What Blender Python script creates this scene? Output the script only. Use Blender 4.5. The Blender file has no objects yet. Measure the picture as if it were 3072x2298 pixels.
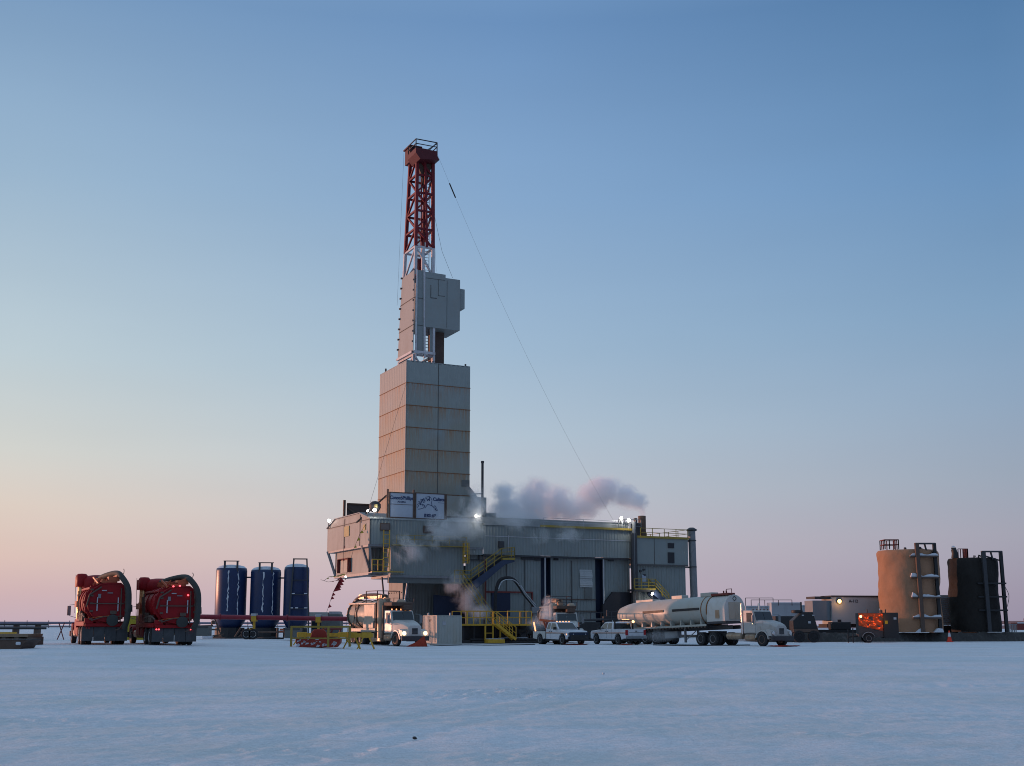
import bpy, math, random
from mathutils import Vector, Matrix, noise
random.seed(7)
sc = bpy.context.scene
col = sc.collection
R = math.radians
# ------------------------------------------------------------------ camera
F = 3600.0; HCAM = 1.6; PITCH = R(9.0); CX = 1536.0; PPY = 1305.0
cam_d = bpy.data.cameras.new('camera'); cam = bpy.data.objects.new('camera', cam_d); col.objects.link(cam)
cam.location = (0, 0, HCAM); cam.rotation_euler = (R(90) + PITCH, 0, 0)
cam_d.sensor_width = 36; cam_d.lens = 36 * F / 3072; cam_d.shift_y = 156 / 3072
cam_d.clip_start = 0.3; cam_d.clip_end = 20000
sc.camera = cam
CP, SP = math.cos(PITCH), math.sin(PITCH)

def ray(px, py):
    xc = (px - CX) / F; yc = -(py - PPY) / F
    return Vector((xc, CP - yc * SP, SP + yc * CP))
def W(px, py, Y):
    """world point seen at a photograph pixel, standing Y metres in front of the camera"""
    d = ray(px, py); t = Y / d.y
    return Vector((d.x * t, Y, HCAM + d.z * t))
def PZ(py, Y): return W(CX, py, Y).z
def GH(x, y):
    """gentle rise of the pad"""
    s = lambda t: 0 if t < 0 else (1 if t > 1 else t * t * (3 - 2 * t))
    left = 0.46 * s((y - 34) / 34) * s((-x - 7) / 15)
    left += 0.30 * s((y - 100) / 70) * s((-x + 3) / 10) * (1 - s((-x - 7) / 15))
    return left
def PX(px, Y, z=0.0):
    return (px - CX) / F * (Y * CP + (z - HCAM) * SP)
def G(px, Y):
    """ground point at pixel column px, Y metres away"""
    z = 0
    for _ in range(3):
        x = PX(px, Y, z); z = GH(x, Y)
    return Vector((x, Y, z))

# ------------------------------------------------------------------ materials
def srgb(r, g, b):
    f = lambda c: (c / 255 / 12.92) if c / 255 <= 0.04045 else ((c / 255 + 0.055) / 1.055) ** 2.4
    return (f(r), f(g), f(b), 1)
MATS = {}
def nodes(name):
    m = bpy.data.materials.new(name); m.use_nodes = True
    nt = m.node_tree; nt.nodes.clear()
    o = nt.nodes.new('ShaderNodeOutputMaterial'); p = nt.nodes.new('ShaderNodeBsdfPrincipled')
    nt.links.new(p.outputs[0], o.inputs[0])
    return m, nt, p, o
def N(nt, t, **kw):
    n = nt.nodes.new(t)
    for k, v in kw.items():
        if k.startswith('_'): setattr(n, k[1:], v)
        else: n.inputs[k.replace('__', ' ')].default_value = v
    return n
def paint(name, rgb, rough=0.5, metal=0.0, var=0.18, scale=2.0, dirt=None, dirt_amt=0.35, bump=0.0, bscale=20, spec=0.4):
    """painted or plain surface: base colour with large soft wear, fine mottling and patches of grime"""
    m, nt, p, o = nodes(name)
    L = nt.links.new
    tc = N(nt, 'ShaderNodeTexCoord')
    n1 = N(nt, 'ShaderNodeTexNoise', Scale=scale, Detail=6.0, Roughness=0.65)
    L(tc.outputs['Object'], n1.inputs['Vector'])
    c = Vector(rgb[:3])
    mix = N(nt, 'ShaderNodeMix', _data_type='RGBA')
    mix.inputs[6].default_value = (*(c * (1 - var)), 1); mix.inputs[7].default_value = (*(c * (1 + var)), 1)
    L(n1.outputs['Fac'], mix.inputs[0])
    n2 = N(nt, 'ShaderNodeTexNoise', Scale=scale * 1.7, Detail=8.0, Roughness=0.7, Distortion=0.6)
    mp = N(nt, 'ShaderNodeMapping'); mp.inputs['Scale'].default_value = (1, 1, 0.45)
    L(tc.outputs['Object'], mp.inputs[0]); L(mp.outputs[0], n2.inputs['Vector'])
    rp = N(nt, 'ShaderNodeMapRange'); rp.inputs['From Min'].default_value = 0.5; rp.inputs['From Max'].default_value = 0.72
    rp.inputs['To Max'].default_value = dirt_amt
    L(n2.outputs['Fac'], rp.inputs['Value'])
    mx2 = N(nt, 'ShaderNodeMix', _data_type='RGBA')
    d = dirt if dirt else tuple(x * 0.45 for x in rgb[:3])
    mx2.inputs[7].default_value = (*d[:3], 1)
    L(mix.outputs[2], mx2.inputs[6]); L(rp.outputs[0], mx2.inputs[0]); L(mx2.outputs[2], p.inputs['Base Color'])
    p.inputs['Metallic'].default_value = metal
    rr = N(nt, 'ShaderNodeMapRange'); rr.inputs['To Min'].default_value = max(0.05, rough - 0.1); rr.inputs['To Max'].default_value = min(1, rough + 0.15)
    L(n2.outputs['Fac'], rr.inputs['Value']); L(rr.outputs[0], p.inputs['Roughness'])
    p.inputs['Specular IOR Level'].default_value = spec
    if bump:
        b = N(nt, 'ShaderNodeBump', Strength=bump, Distance=0.05)
        n3 = N(nt, 'ShaderNodeTexNoise', Scale=bscale, Detail=6.0)
        L(tc.outputs['Object'], n3.inputs['Vector']); L(n3.outputs['Fac'], b.inputs['Height']); L(b.outputs[0], p.inputs['Normal'])
    MATS[name] = m; return m
def emit(name, rgb, strength):
    m, nt, p, o = nodes(name)
    p.inputs['Base Color'].default_value = (0.8, 0.8, 0.8, 1)
    p.inputs['Emission Color'].default_value = (*rgb, 1); p.inputs['Emission Strength'].default_value = strength
    MATS[name] = m; return m
def glass(name, rgb=(0.02, 0.025, 0.03)):
    m, nt, p, o = nodes(name)
    p.inputs['Base Color'].default_value = (*rgb, 1); p.inputs['Roughness'].default_value = 0.06
    p.inputs['Specular IOR Level'].default_value = 0.7
    tc = N(nt, 'ShaderNodeTexCoord'); n = N(nt, 'ShaderNodeTexNoise', Scale=3.0)
    nt.links.new(tc.outputs['Object'], n.inputs['Vector'])
    b = N(nt, 'ShaderNodeBump', Strength=0.05, Distance=0.1); nt.links.new(n.outputs['Fac'], b.inputs['Height']); nt.links.new(b.outputs[0], p.inputs['Normal'])
    MATS[name] = m; return m
def rust_wall(name, rgb, period, z0, amount=0.9, thr=0.52, upto=99):
    """clad panels: runs of rust washed down from each horizontal seam"""
    m, nt, p, o = nodes(name); L = nt.links.new
    tc = N(nt, 'ShaderNodeTexCoord'); sep = N(nt, 'ShaderNodeSeparateXYZ'); L(tc.outputs['Object'], sep.inputs[0])
    mp = N(nt, 'ShaderNodeMapping'); mp.inputs['Scale'].default_value = (2.6, 2.6, 0.16); L(tc.outputs['Object'], mp.inputs[0])
    ns = N(nt, 'ShaderNodeTexNoise', Scale=1.6, Detail=7.0, Roughness=0.75); L(mp.outputs[0], ns.inputs['Vector'])
    mr = N(nt, 'ShaderNodeMapRange'); mr.inputs['From Min'].default_value = thr; mr.inputs['From Max'].default_value = thr + 0.1; L(ns.outputs['Fac'], mr.inputs['Value'])
    def M(op, a, b=None, clamp=False):
        n = N(nt, 'ShaderNodeMath', _operation=op, _use_clamp=clamp)
        for i, v in enumerate((a, b)):
            if v is None: continue
            if isinstance(v, (int, float)): n.inputs[i].default_value = v
            else: L(v, n.inputs[i])
        return n.outputs[0]
    below = M('SUBTRACT', z0, sep.outputs['Z'])
    fr = M('FRACT', M('DIVIDE', below, period))
    fall = M('POWER', M('SUBTRACT', 1.0, fr), 1.6)
    pn = N(nt, 'ShaderNodeTexNoise', Scale=0.28, Detail=2.0); L(tc.outputs['Object'], pn.inputs['Vector'])
    patch = N(nt, 'ShaderNodeMapRange'); patch.inputs['From Min'].default_value = 0.25; patch.inputs['From Max'].default_value = 0.5; L(pn.outputs['Fac'], patch.inputs['Value'])
    first = M('GREATER_THAN', below, period * 1.0)
    second = N(nt, 'ShaderNodeMapRange'); second.inputs['From Min'].default_value = period; second.inputs['From Max'].default_value = period * 3; second.inputs['To Min'].default_value = 0.5
    L(below, second.inputs['Value'])
    f = M('MULTIPLY', M('MULTIPLY', M('MULTIPLY', M('MULTIPLY', mr.outputs[0], fall), patch.outputs[0]), M('MULTIPLY', first, second.outputs[0])), amount, True)
    n1 = N(nt, 'ShaderNodeTexNoise', Scale=1.2, Detail=5.0); L(tc.outputs['Object'], n1.inputs['Vector'])
    c = Vector(rgb)
    a = N(nt, 'ShaderNodeMix', _data_type='RGBA'); a.inputs[6].default_value = (*(c * .9), 1); a.inputs[7].default_value = (*(c * 1.1), 1); L(n1.outputs['Fac'], a.inputs[0])
    b = N(nt, 'ShaderNodeMix', _data_type='RGBA'); b.inputs[7].default_value = (0.30, 0.135, 0.055, 1); L(a.outputs[2], b.inputs[6]); L(f, b.inputs[0])
    # general yellowing below the first two panels
    yz = N(nt, 'ShaderNodeMapRange'); yz.inputs['From Min'].default_value = period * 1.0; yz.inputs['From Max'].default_value = period * 3.0; yz.inputs['To Max'].default_value = 0.5; L(below, yz.inputs['Value'])
    yy = M('MULTIPLY', yz.outputs[0], patch.outputs[0])
    g = N(nt, 'ShaderNodeMix', _data_type='RGBA'); g.inputs[7].default_value = (c[0] * 1.0, c[1] * .82, c[2] * .6, 1); L(b.outputs[2], g.inputs[6]); L(yy, g.inputs[0])
    L(g.outputs[2], p.inputs['Base Color'])
    p.inputs['Roughness'].default_value = 0.6
    MATS[name] = m; return m

WALL = (0.215, 0.242, 0.236)
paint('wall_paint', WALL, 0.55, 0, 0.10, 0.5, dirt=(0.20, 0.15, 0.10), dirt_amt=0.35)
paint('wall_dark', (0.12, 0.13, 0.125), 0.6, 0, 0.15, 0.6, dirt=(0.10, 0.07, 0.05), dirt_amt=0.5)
paint('roof_paint', (0.26, 0.28, 0.28), 0.6, 0, 0.12, 0.6)
rust_wall('tower_wall', (0.36, 0.385, 0.385), 2.62, 0)
paint('mast_wall', (0.24, 0.268, 0.265), 0.55, 0, 0.08, 0.4, dirt=(0.25, 0.2, 0.16), dirt_amt=0.25)
paint('seam_dark', (0.09, 0.085, 0.08), 0.7)
paint('steel_dark', (0.045, 0.045, 0.05), 0.6)
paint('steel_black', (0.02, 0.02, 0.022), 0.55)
paint('steel_brown', (0.10, 0.065, 0.05), 0.7, 0, 0.3)
paint('steel_grey', (0.20, 0.21, 0.22), 0.5, 0.3)
paint('galvanised', (0.42, 0.44, 0.46), 0.4, 0.6)
paint('canister_sunlit', (0.75, 0.42, 0.18), 0.3, 0.7, 0.1)  # gold sun glare on chrome canisters put into the colour
paint('chrome', (0.62, 0.6, 0.58), 0.22, 1.0, 0.05)
paint('mast_red', (0.16, 0.007, 0.014), 0.6, 0, 0.3)
paint('crown_red', (0.085, 0.007, 0.012), 0.6, 0, 0.3)
paint('mast_white', (0.50, 0.50, 0.52), 0.5, 0, 0.2, dirt=(0.25, 0.12, 0.08), dirt_amt=0.5)
paint('rail_yellow', (0.52, 0.31, 0.025), 0.5, 0, 0.25, dirt=(0.2, 0.1, 0.03), dirt_amt=0.5)
paint('faded_yellow', (0.30, 0.21, 0.035), 0.55, 0, 0.25)
paint('container_yellow', (0.30, 0.24, 0.01), 0.6, 0, 0.1)
paint('frame_red', (0.16, 0.03, 0.025), 0.6)
paint('truck_red', (0.27, 0.006, 0.010), 0.5, 0, 0.3, 1.2, dirt=(0.15, 0.012, 0.012), dirt_amt=0.5, spec=0.22)
paint('truck_white', (0.50, 0.49, 0.46), 0.35, 0, 0.08, 1.2, dirt=(0.36, 0.28, 0.20), dirt_amt=0.45)
paint('truck_dirty', (0.42, 0.405, 0.385), 0.45, 0, 0.12, 1.4, dirt=(0.2, 0.15, 0.11), dirt_amt=0.7)
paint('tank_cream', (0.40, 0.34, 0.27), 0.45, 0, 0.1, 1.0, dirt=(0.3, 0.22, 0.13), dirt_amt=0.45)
paint('tanker_white', (0.38, 0.385, 0.35), 0.4, 0, 0.08, 0.6, dirt=(0.32, 0.25, 0.15), dirt_amt=0.4)
paint('pickup_white', (0.58, 0.59, 0.62), 0.28, 0, 0.04, 1.0, dirt=(0.35, 0.34, 0.33), dirt_amt=0.3, spec=0.5)
paint('stripe_orange', (0.45, 0.13, 0.02), 0.4)
paint('stripe_brown', (0.16, 0.08, 0.03), 0.4)
paint('rust_band', (0.22, 0.09, 0.03), 0.8, 0, 0.4, 6)
paint('rubber', (0.018, 0.018, 0.02), 0.8, 0, 0.2, 5, dirt=(0.08, 0.08, 0.09), dirt_amt=0.4)
paint('mudflap', (0.055, 0.06, 0.065), 0.8, 0, 0.3, 1.5, dirt=(0.12, 0.12, 0.13), dirt_amt=0.5)
paint('hose_grey', (0.045, 0.048, 0.045), 0.75, 0, 0.25)
paint('boom_orange', (0.42, 0.09, 0.035), 0.5)
paint('rim_grey', (0.34, 0.33, 0.33), 0.4, 0.4)
paint('rim_rust', (0.25, 0.16, 0.12), 0.5, 0.3)
paint('silver_rust', (0.34, 0.26, 0.19), 0.4, 0.5, 0.2, 1.2, dirt=(0.2, 0.09, 0.03), dirt_amt=0.8)
paint('tank_blue', (0.010, 0.026, 0.085), 0.36, 0, 0.2, 1.0, spec=0.4)
paint('panel_blue', (0.010, 0.020, 0.05), 0.6)
paint('stair_blue', (0.03, 0.045, 0.085), 0.6)
paint('snow_cap', (0.60, 0.63, 0.68), 0.8, 0, 0.05, 6, dirt=(0.55, 0.57, 0.6), bump=0.4)
paint('ice_streak', (0.55, 0.58, 0.62), 0.5, 0, 0.2, 6)
paint('beam_red', (0.22, 0.012, 0.028), 0.35, 0, 0.15)
paint('basket_red', (0.30, 0.035, 0.02), 0.6, 0, 0.3, 2.0)
paint('tarp_orange', (0.38, 0.045, 0.02), 0.7, 0, 0.2, 3)
paint('foam_tan', (0.33, 0.18, 0.105), 0.9, 0, 0.16, 0.8, dirt=(0.18, 0.10, 0.05), dirt_amt=0.4, bump=0.6, bscale=3)
paint('foam_dark', (0.022, 0.019, 0.017), 0.9, 0, 0.3, 0.8, bump=0.6, bscale=3)
paint('trailer_white', (0.40, 0.44, 0.46), 0.5, 0, 0.06, 0.5, dirt=(0.28, 0.28, 0.27))
paint('trailer_end', (0.19, 0.22, 0.25), 0.5, 0, 0.08, 0.5)
paint('tank_pale', (0.40, 0.45, 0.50), 0.5, 0, 0.06, 0.5)
paint('sign_white', (0.36, 0.41, 0.48), 0.5, 0, 0.05, 0.8, dirt=(0.3, 0.34, 0.4), dirt_amt=0.3)
paint('sign_navy', (0.02, 0.035, 0.10), 0.5)
paint('sign_back', (0.075, 0.065, 0.065), 0.6)
paint('yellow_panel', (0.36, 0.30, 0.13), 0.6)
paint('door_grey', (0.36, 0.34, 0.28), 0.6)
paint('tarp_grey', (0.42, 0.44, 0.44), 0.8, 0, 0.1)
paint('timber', (0.10, 0.085, 0.07), 0.85, 0, 0.4, 2.5, bump=0.4)
paint('timber_mat', (0.22, 0.16, 0.11), 0.85, 0, 0.3, 2.5)
paint('liner_dark', (0.05, 0.048, 0.045), 0.85, 0, 0.5, 1.5, dirt=(0.16, 0.15, 0.14), dirt_amt=0.6, bump=0.6, bscale=4)
paint('ribbon_red', (0.30, 0.015, 0.02), 0.6)
paint('ribbon_yellow', (0.45, 0.36, 0.05), 0.6)
paint('cone_orange', (0.75, 0.05, 0.02), 0.5, 0, 0.08)
paint('far_grey', (0.22, 0.20, 0.25), 0.8)
paint('far_brown', (0.18, 0.14, 0.15), 0.9)
paint('skin', (0.35, 0.2, 0.15), 0.6)
paint('hatch_black', (0.02, 0.02, 0.025), 0.6)
glass('glass_dark')
glass('glass_dim', (0.10, 0.09, 0.08))
emit('flood_white', (1.0, 0.97, 0.9), 5)
emit('flood_amber', (1.0, 0.52, 0.16), 3.5)
emit('lamp_head', (1.0, 0.72, 0.38), 2.6)
emit('lamp_red', (1.0, 0.03, 0.02), 2.6)
emit('lamp_orange', (1.0, 0.30, 0.06), 2.2)
emit('lamp_crown', (1.0, 0.80, 0.35), 6)
emit('window_lit', (0.8, 0.65, 0.12), 0.35)
m, nt, p, o = nodes('led_dim'); p.inputs['Base Color'].default_value = (0.3, 0.005, 0.01, 1); p.inputs['Roughness'].default_value = .3; MATS['lens_red'] = m

# ------------------------------------------------------------------ mesh helpers
SPLIT = {'base_snow', 'clamp_band', 'hatch_box', 'support_rib', 'wall_fixture', 'windwall_seam', 'lower_front_wall', 'door_clamps', 'rivet', 'roof_vent', 'lower_wall', 'burner_housing', 'vent_pipe', 'stringer', 'seam_trim', 'corner_column', 'side_locker', 'hose_tray', 'glow_pane', 'pane', 'landing_leg', 'corner_lug', 'air_dome', 'tie_hook', 'bearer', 'recess_panel', 'door_frame', 'flaked_paint'}
class MB:
    def __init__(s): s.v = []; s.f = []
    def add(s, vs, fs):
        o = len(s.v); s.v += [tuple(v) for v in vs]; s.f += [tuple(i + o for i in f) for f in fs]; return s
    def box(s, x0, x1, y0, y1, z0, z1, M=None):
        vs = [Vector((x, y, z)) for z in (z0, z1) for y in (y0, y1) for x in (x0, x1)]
        if M: vs = [M @ v for v in vs]
        return s.add(vs, [(0, 2, 3, 1), (4, 5, 7, 6), (0, 1, 5, 4), (2, 6, 7, 3), (0, 4, 6, 2), (1, 3, 7, 5)])
    def bar(s, p, q, w=0.1, h=None, up=Vector((0, 0, 1))):
        """square bar from p to q"""
        p = Vector(p); q = Vector(q); h = h or w
        d = (q - p).normalized()
        if abs(d.dot(up)) > 0.98: up = Vector((1, 0, 0))
        a = d.cross(up).normalized() * w / 2; b = a.cross(d).normalized() * h / 2
        vs = [p - a - b, p + a - b, p + a + b, p - a + b, q - a - b, q + a - b, q + a + b, q - a + b]
        return s.add(vs, [(3, 2, 1, 0), (4, 5, 6, 7), (0, 1, 5, 4), (1, 2, 6, 5), (2, 3, 7, 6), (3, 0, 4, 7)])
    def tube(s, pts, r, n=8, cap=True):
        pts = [Vector(p) for p in pts]; rs = r if isinstance(r, (list, tuple)) else [r] * len(pts)
        rings = []; prev = None
        for i, p in enumerate(pts):
            d = (pts[min(i + 1, len(pts) - 1)] - pts[max(i - 1, 0)]).normalized()
            if prev is None:
                u = Vector((0, 0, 1)) if abs(d.z) < 0.9 else Vector((1, 0, 0))
                a = d.cross(u).normalized()
            else:
                a = (prev - d * prev.dot(d)).normalized()
            prev = a; b = d.cross(a)
            rings.append([p + (a * math.cos(t * 2 * math.pi / n) + b * math.sin(t * 2 * math.pi / n)) * rs[i] for t in range(n)])
        vs = [v for g in rings for v in g]; fs = []
        for i in range(len(rings) - 1):
            for t in range(n):
                fs.append((i * n + t, i * n + (t + 1) % n, (i + 1) * n + (t + 1) % n, (i + 1) * n + t))
        if cap: fs.append(tuple(range(n))[::-1]); fs.append(tuple((len(rings) - 1) * n + t for t in range(n)))
        return s.add(vs, fs)
    def cyl(s, p, q, r, n=20): return s.tube([p, q], r, n)
    def lathe(s, prof, c=(0, 0, 0), axis='z', n=28):
        """prof: (radius, height) pairs"""
        c = Vector(c); vs = []; fs = []
        for r, h in prof:
            for t in range(n):
                a = t * 2 * math.pi / n; x, y = r * math.cos(a), r * math.sin(a)
                vs.append(c + (Vector((x, y, h)) if axis == 'z' else Vector((h, x, y)) if axis == 'x' else Vector((x, h, y))))
        k = len(prof)
        for i in range(k - 1):
            for t in range(n):
                q = (i * n + t, i * n + (t + 1) % n, (i + 1) * n + (t + 1) % n, (i + 1) * n + t)
                fs.append(q if axis != 'y' else q[::-1])
        if prof[0][0] > 0.01: fs.append(tuple(range(n)) if axis == 'y' else tuple(range(n))[::-1])
        if prof[-1][0] > 0.01:
            t = tuple((k - 1) * n + i for i in range(n)); fs.append(t[::-1] if axis == 'y' else t)
        return s.add(vs, fs)
    def prism(s, poly, plane, t0, t1):
        """poly in (x,z) extruded along y [plane 'xz'], (y,z) along x ['yz'], (x,y) along z ['xy']"""
        def mk(a, b, t): return (a, t, b) if plane == 'xz' else (t, a, b) if plane == 'yz' else (a, b, t)
        n = len(poly); vs = [mk(a, b, t0) for a, b in poly] + [mk(a, b, t1) for a, b in poly]
        fs = [tuple(range(n)), tuple(range(2 * n - 1, n - 1, -1))] + [(i, i + n, (i + 1) % n + n, (i + 1) % n) for i in range(n)]
        return s.add(vs, fs)
    def corr(s, p, q, z0, z1, pitch=0.42, depth=0.06, out=None):
        """ribbed cladding sheet from p to q (x,y), ribs vertical"""
        p = Vector((p[0], p[1])); q = Vector((q[0], q[1])); L = (q - p).length; d = (q - p) / L
        nrm = Vector((d.y, -d.x)) if out is None else Vector(out)
        n = max(1, round(L / pitch)); w = L / n; pts = []
        for i in range(n):
            for fr, h in ((0, 0), (.55, 0), (.66, 1), (.89, 1)):
                pts.append(p + d * (i + fr) * w + nrm * h * depth)
        pts.append(q)
        vs = [(a.x, a.y, z0) for a in pts] + [(a.x, a.y, z1) for a in pts]; k = len(pts)
        s.add(vs, [(i, i + 1, k + i + 1, k + i) for i in range(k - 1)])
        return s
    def build(s, name, mat, parent=None, smooth=0, bevel=0, label=None, kind=None):
        if name in SPLIT:
            par = list(range(len(s.v)))
            def find(a):
                while par[a] != a: par[a] = par[par[a]]; a = par[a]
                return a
            for f in s.f:
                for q in f[1:]: par[find(q)] = find(f[0])
            isl = {}
            for f in s.f: isl.setdefault(find(f[0]), []).append(f)
            if len(isl) > 1:
                for fs in isl.values():
                    ids = sorted({i for f in fs for i in f}); mp_ = {i: k for k, i in enumerate(ids)}
                    m_ = MB(); m_.v = [s.v[i] for i in ids]; m_.f = [tuple(mp_[i] for i in f) for f in fs]; r_ = m_.build(name, mat, parent, smooth, bevel, label, kind)
                return r_
        me = bpy.data.meshes.new(name); me.from_pydata(s.v, [], s.f); me.update()
        me.materials.append(MATS[mat] if isinstance(mat, str) else mat)
        import bmesh
        bm = bmesh.new(); bm.from_mesh(me); bmesh.ops.recalc_face_normals(bm, faces=bm.faces); bm.to_mesh(me); bm.free()
        if smooth:
            for p in me.polygons: p.use_smooth = True
            me.set_sharp_from_angle(angle=R(smooth if smooth > 1 else 40))
        o = bpy.data.objects.new(name, me); col.objects.link(o)
        if parent: o.parent = parent
        if bevel:
            b = o.modifiers.new('bevel', 'BEVEL'); b.width = bevel; b.segments = 2; b.limit_method = 'ANGLE'; b.harden_normals = False
        if label: o['label'] = label
        if kind: o['kind'] = kind
        return o

def tag(o, label, cat, group=None, kind=None):
    o['label'] = label; o['category'] = cat
    if group: o['group'] = group
    if kind: o['kind'] = kind
    return o
def thing(name, label, cat, loc=(0, 0, 0), rot=0, group=None):
    o = bpy.data.objects.new(name, None); col.objects.link(o); o.empty_display_size = 0.5
    o.location = loc; o.rotation_euler = (0, 0, rot)
    return tag(o, label, cat, group)
def copy_tree(o, parent=None):
    c = o.copy(); col.objects.link(c); c.parent = parent
    for ch in list(o.children): copy_tree(ch, c)
    return c
def text(body, size, name, mat, parent, loc, rot, align='CENTER', extrude=0.01, sx=1.0, bold=0.0):
    cu = bpy.data.curves.new(name, 'FONT'); cu.body = body; cu.size = size; cu.align_x = align; cu.align_y = 'CENTER'; cu.extrude = extrude; cu.offset = bold
    t = bpy.data.objects.new(name, cu); col.objects.link(t)
    me = bpy.data.meshes.new_from_object(t.evaluated_get(bpy.context.evaluated_depsgraph_get()))
    bpy.data.objects.remove(t); me.materials.clear(); me.materials.append(MATS[mat])
    o = bpy.data.objects.new(name, me); col.objects.link(o); o.parent = parent
    o.location = loc; o.rotation_euler = rot; o.scale = (sx, 1, 1)
    return o
def rail(mb, pts, h=1.07, r=0.035, step=1.6, mid=1):
    """handrail along a polyline: posts, top and middle rails"""
    pts = [Vector(p) for p in pts]; up = Vector((0, 0, h))
    for a, b in zip(pts, pts[1:]):
        n = max(1, round((b - a).length / step))
        for i in range(n + 1):
            p = a.lerp(b, i / n); mb.bar(p, p + up, r * 2)
        mb.bar(a + up, b + up, r * 2)
        for k in range(mid):
            q = up * ((k + 1) / (mid + 1)); mb.bar(a + q, b + q, r * 1.7)
def ladder(mb, p, q, side, w=0.5, step=0.4, r=0.03):
    p = Vector(p); q = Vector(q); s_ = Vector(side).normalized() * w / 2
    mb.bar(p - s_, q - s_, r * 2); mb.bar(p + s_, q + s_, r * 2)
    n = max(2, int((q - p).length / step))
    for i in range(1, n):
        c = p.lerp(q, i / n); mb.bar(c - s_, c + s_, r * 1.5)

# ------------------------------------------------------------------ world and sun
SUN_AZ = R(-70); SUN_EL = R(1.3)
w = bpy.data.worlds.new('World'); sc.world = w; w.use_nodes = True
nt = w.node_tree; nt.nodes.clear(); L = nt.links.new
out = N(nt, 'ShaderNodeOutputWorld'); bg = N(nt, 'ShaderNodeBackground', Strength=1.04); L(bg.outputs[0], out.inputs[0])
tc = N(nt, 'ShaderNodeTexCoord'); nrm = N(nt, 'ShaderNodeVectorMath', _operation='NORMALIZE'); L(tc.outputs['Generated'], nrm.inputs[0])
sp = N(nt, 'ShaderNodeSeparateXYZ'); L(nrm.outputs[0], sp.inputs[0])
def ramp(stops):
    r = N(nt, 'ShaderNodeValToRGB'); cr = r.color_ramp; cr.interpolation = 'EASE' if False else 'LINEAR'
    while len(cr.elements) > 1: cr.elements.remove(cr.elements[-1])
    for i, (deg, c) in enumerate(stops):
        pos = math.sin(R(deg))
        e = cr.elements[0] if i == 0 else cr.elements.new(pos)
        e.position = max(0, pos); e.color = srgb(*c)
    L(sp.outputs['Z'], r.inputs[0]); return r
SKY_L = ramp([(0, (194, 172, 184)), (1.5, (206, 178, 180)), (3, (216, 190, 182)), (5.2, (218, 203, 192)), (7.7, (209, 210, 205)), (12, (187, 203, 211)), (20, (152, 180, 205)), (28, (117, 151, 188)), (42, (136, 168, 200)), (90, (156, 180, 212))])
SKY_C = ramp([(0, (184, 170, 186)), (1.5, (192, 176, 190)), (3.5, (193, 184, 194)), (6, (186, 191, 201)), (9, (174, 191, 206)), (13, (156, 182, 206)), (20, (133, 167, 204)), (28, (105, 143, 188)), (42, (136, 168, 200)), (90, (156, 180, 212))])
SKY_R = ramp([(0, (150, 142, 162)), (1.5, (157, 150, 168)), (4, (162, 162, 177)), (6.5, (154, 166, 183)), (10, (142, 165, 190)), (14, (126, 159, 191)), (20, (104, 144, 186)), (28, (80, 121, 165)), (42, (136, 168, 200)), (90, (156, 180, 212))])
SKY_B = ramp([(0, (100, 104, 140)), (4, (130, 122, 150)), (9, (120, 130, 165)), (20, (110, 138, 176)), (42, (136, 168, 200)), (90, (156, 180, 212))])
# azimuth toward the sun: cosine of the horizontal angle
sunh = Vector((math.sin(SUN_AZ), math.cos(SUN_AZ), 0))
hz = N(nt, 'ShaderNodeVectorMath', _operation='MULTIPLY'); L(nrm.outputs[0], hz.inputs[0]); hz.inputs[1].default_value = (1, 1, 0)
hn = N(nt, 'ShaderNodeVectorMath', _operation='NORMALIZE'); L(hz.outputs[0], hn.inputs[0])
dt = N(nt, 'ShaderNodeVectorMath', _operation='DOT_PRODUCT'); L(hn.outputs[0], dt.inputs[0]); dt.inputs[1].default_value = sunh
def seg(a, b, c0, c1):
    mr = N(nt, 'ShaderNodeMapRange'); mr.inputs['From Min'].default_value = a; mr.inputs['From Max'].default_value = b; L(dt.outputs['Value'], mr.inputs['Value'])
    mx = N(nt, 'ShaderNodeMix', _data_type='RGBA'); L(mr.outputs[0], mx.inputs[0]); L(c0, mx.inputs[6]); L(c1, mx.inputs[7]); return mx.outputs[2]
s1 = seg(-0.9, -0.05, SKY_B.outputs[0], SKY_R.outputs[0])
s2 = seg(-0.05, 0.342, s1, SKY_C.outputs[0])
s3 = seg(0.342, 0.68, s2, SKY_L.outputs[0])
sky = N(nt, 'ShaderNodeTexSky'); sky.sky_type = 'NISHITA'; sky.sun_disc = False; sky.sun_elevation = SUN_EL; sky.sun_rotation = SUN_AZ
sks = N(nt, 'ShaderNodeVectorMath', _operation='SCALE'); L(sky.outputs[0], sks.inputs[0]); sks.inputs['Scale'].default_value = 0.10
mxs = N(nt, 'ShaderNodeMix', _data_type='RGBA'); mxs.inputs[0].default_value = 0.03; L(s3, mxs.inputs[6]); L(sks.outputs[0], mxs.inputs[7])
# soft uneven haze so the gradient is not perfectly clean
nz = N(nt, 'ShaderNodeTexNoise', Scale=2.2, Detail=3.0); mpn = N(nt, 'ShaderNodeMapping'); mpn.inputs['Scale'].default_value = (1, 1, 5); L(nrm.outputs[0], mpn.inputs[0]); L(mpn.outputs[0], nz.inputs['Vector'])
nr = N(nt, 'ShaderNodeMapRange'); nr.inputs['From Min'].default_value = 0.3; nr.inputs['From Max'].default_value = 0.7; nr.inputs['To Min'].default_value = 0.975; nr.inputs['To Max'].default_value = 1.025; L(nz.outputs['Fac'], nr.inputs['Value'])
sm = N(nt, 'ShaderNodeVectorMath', _operation='SCALE'); L(mxs.outputs[2], sm.inputs[0]); L(nr.outputs[0], sm.inputs['Scale'])
hs_ = N(nt, 'ShaderNodeHueSaturation', Saturation=0.99, Value=1.0); L(sm.outputs[0], hs_.inputs['Color']); L(hs_.outputs[0], bg.inputs['Color'])
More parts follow.
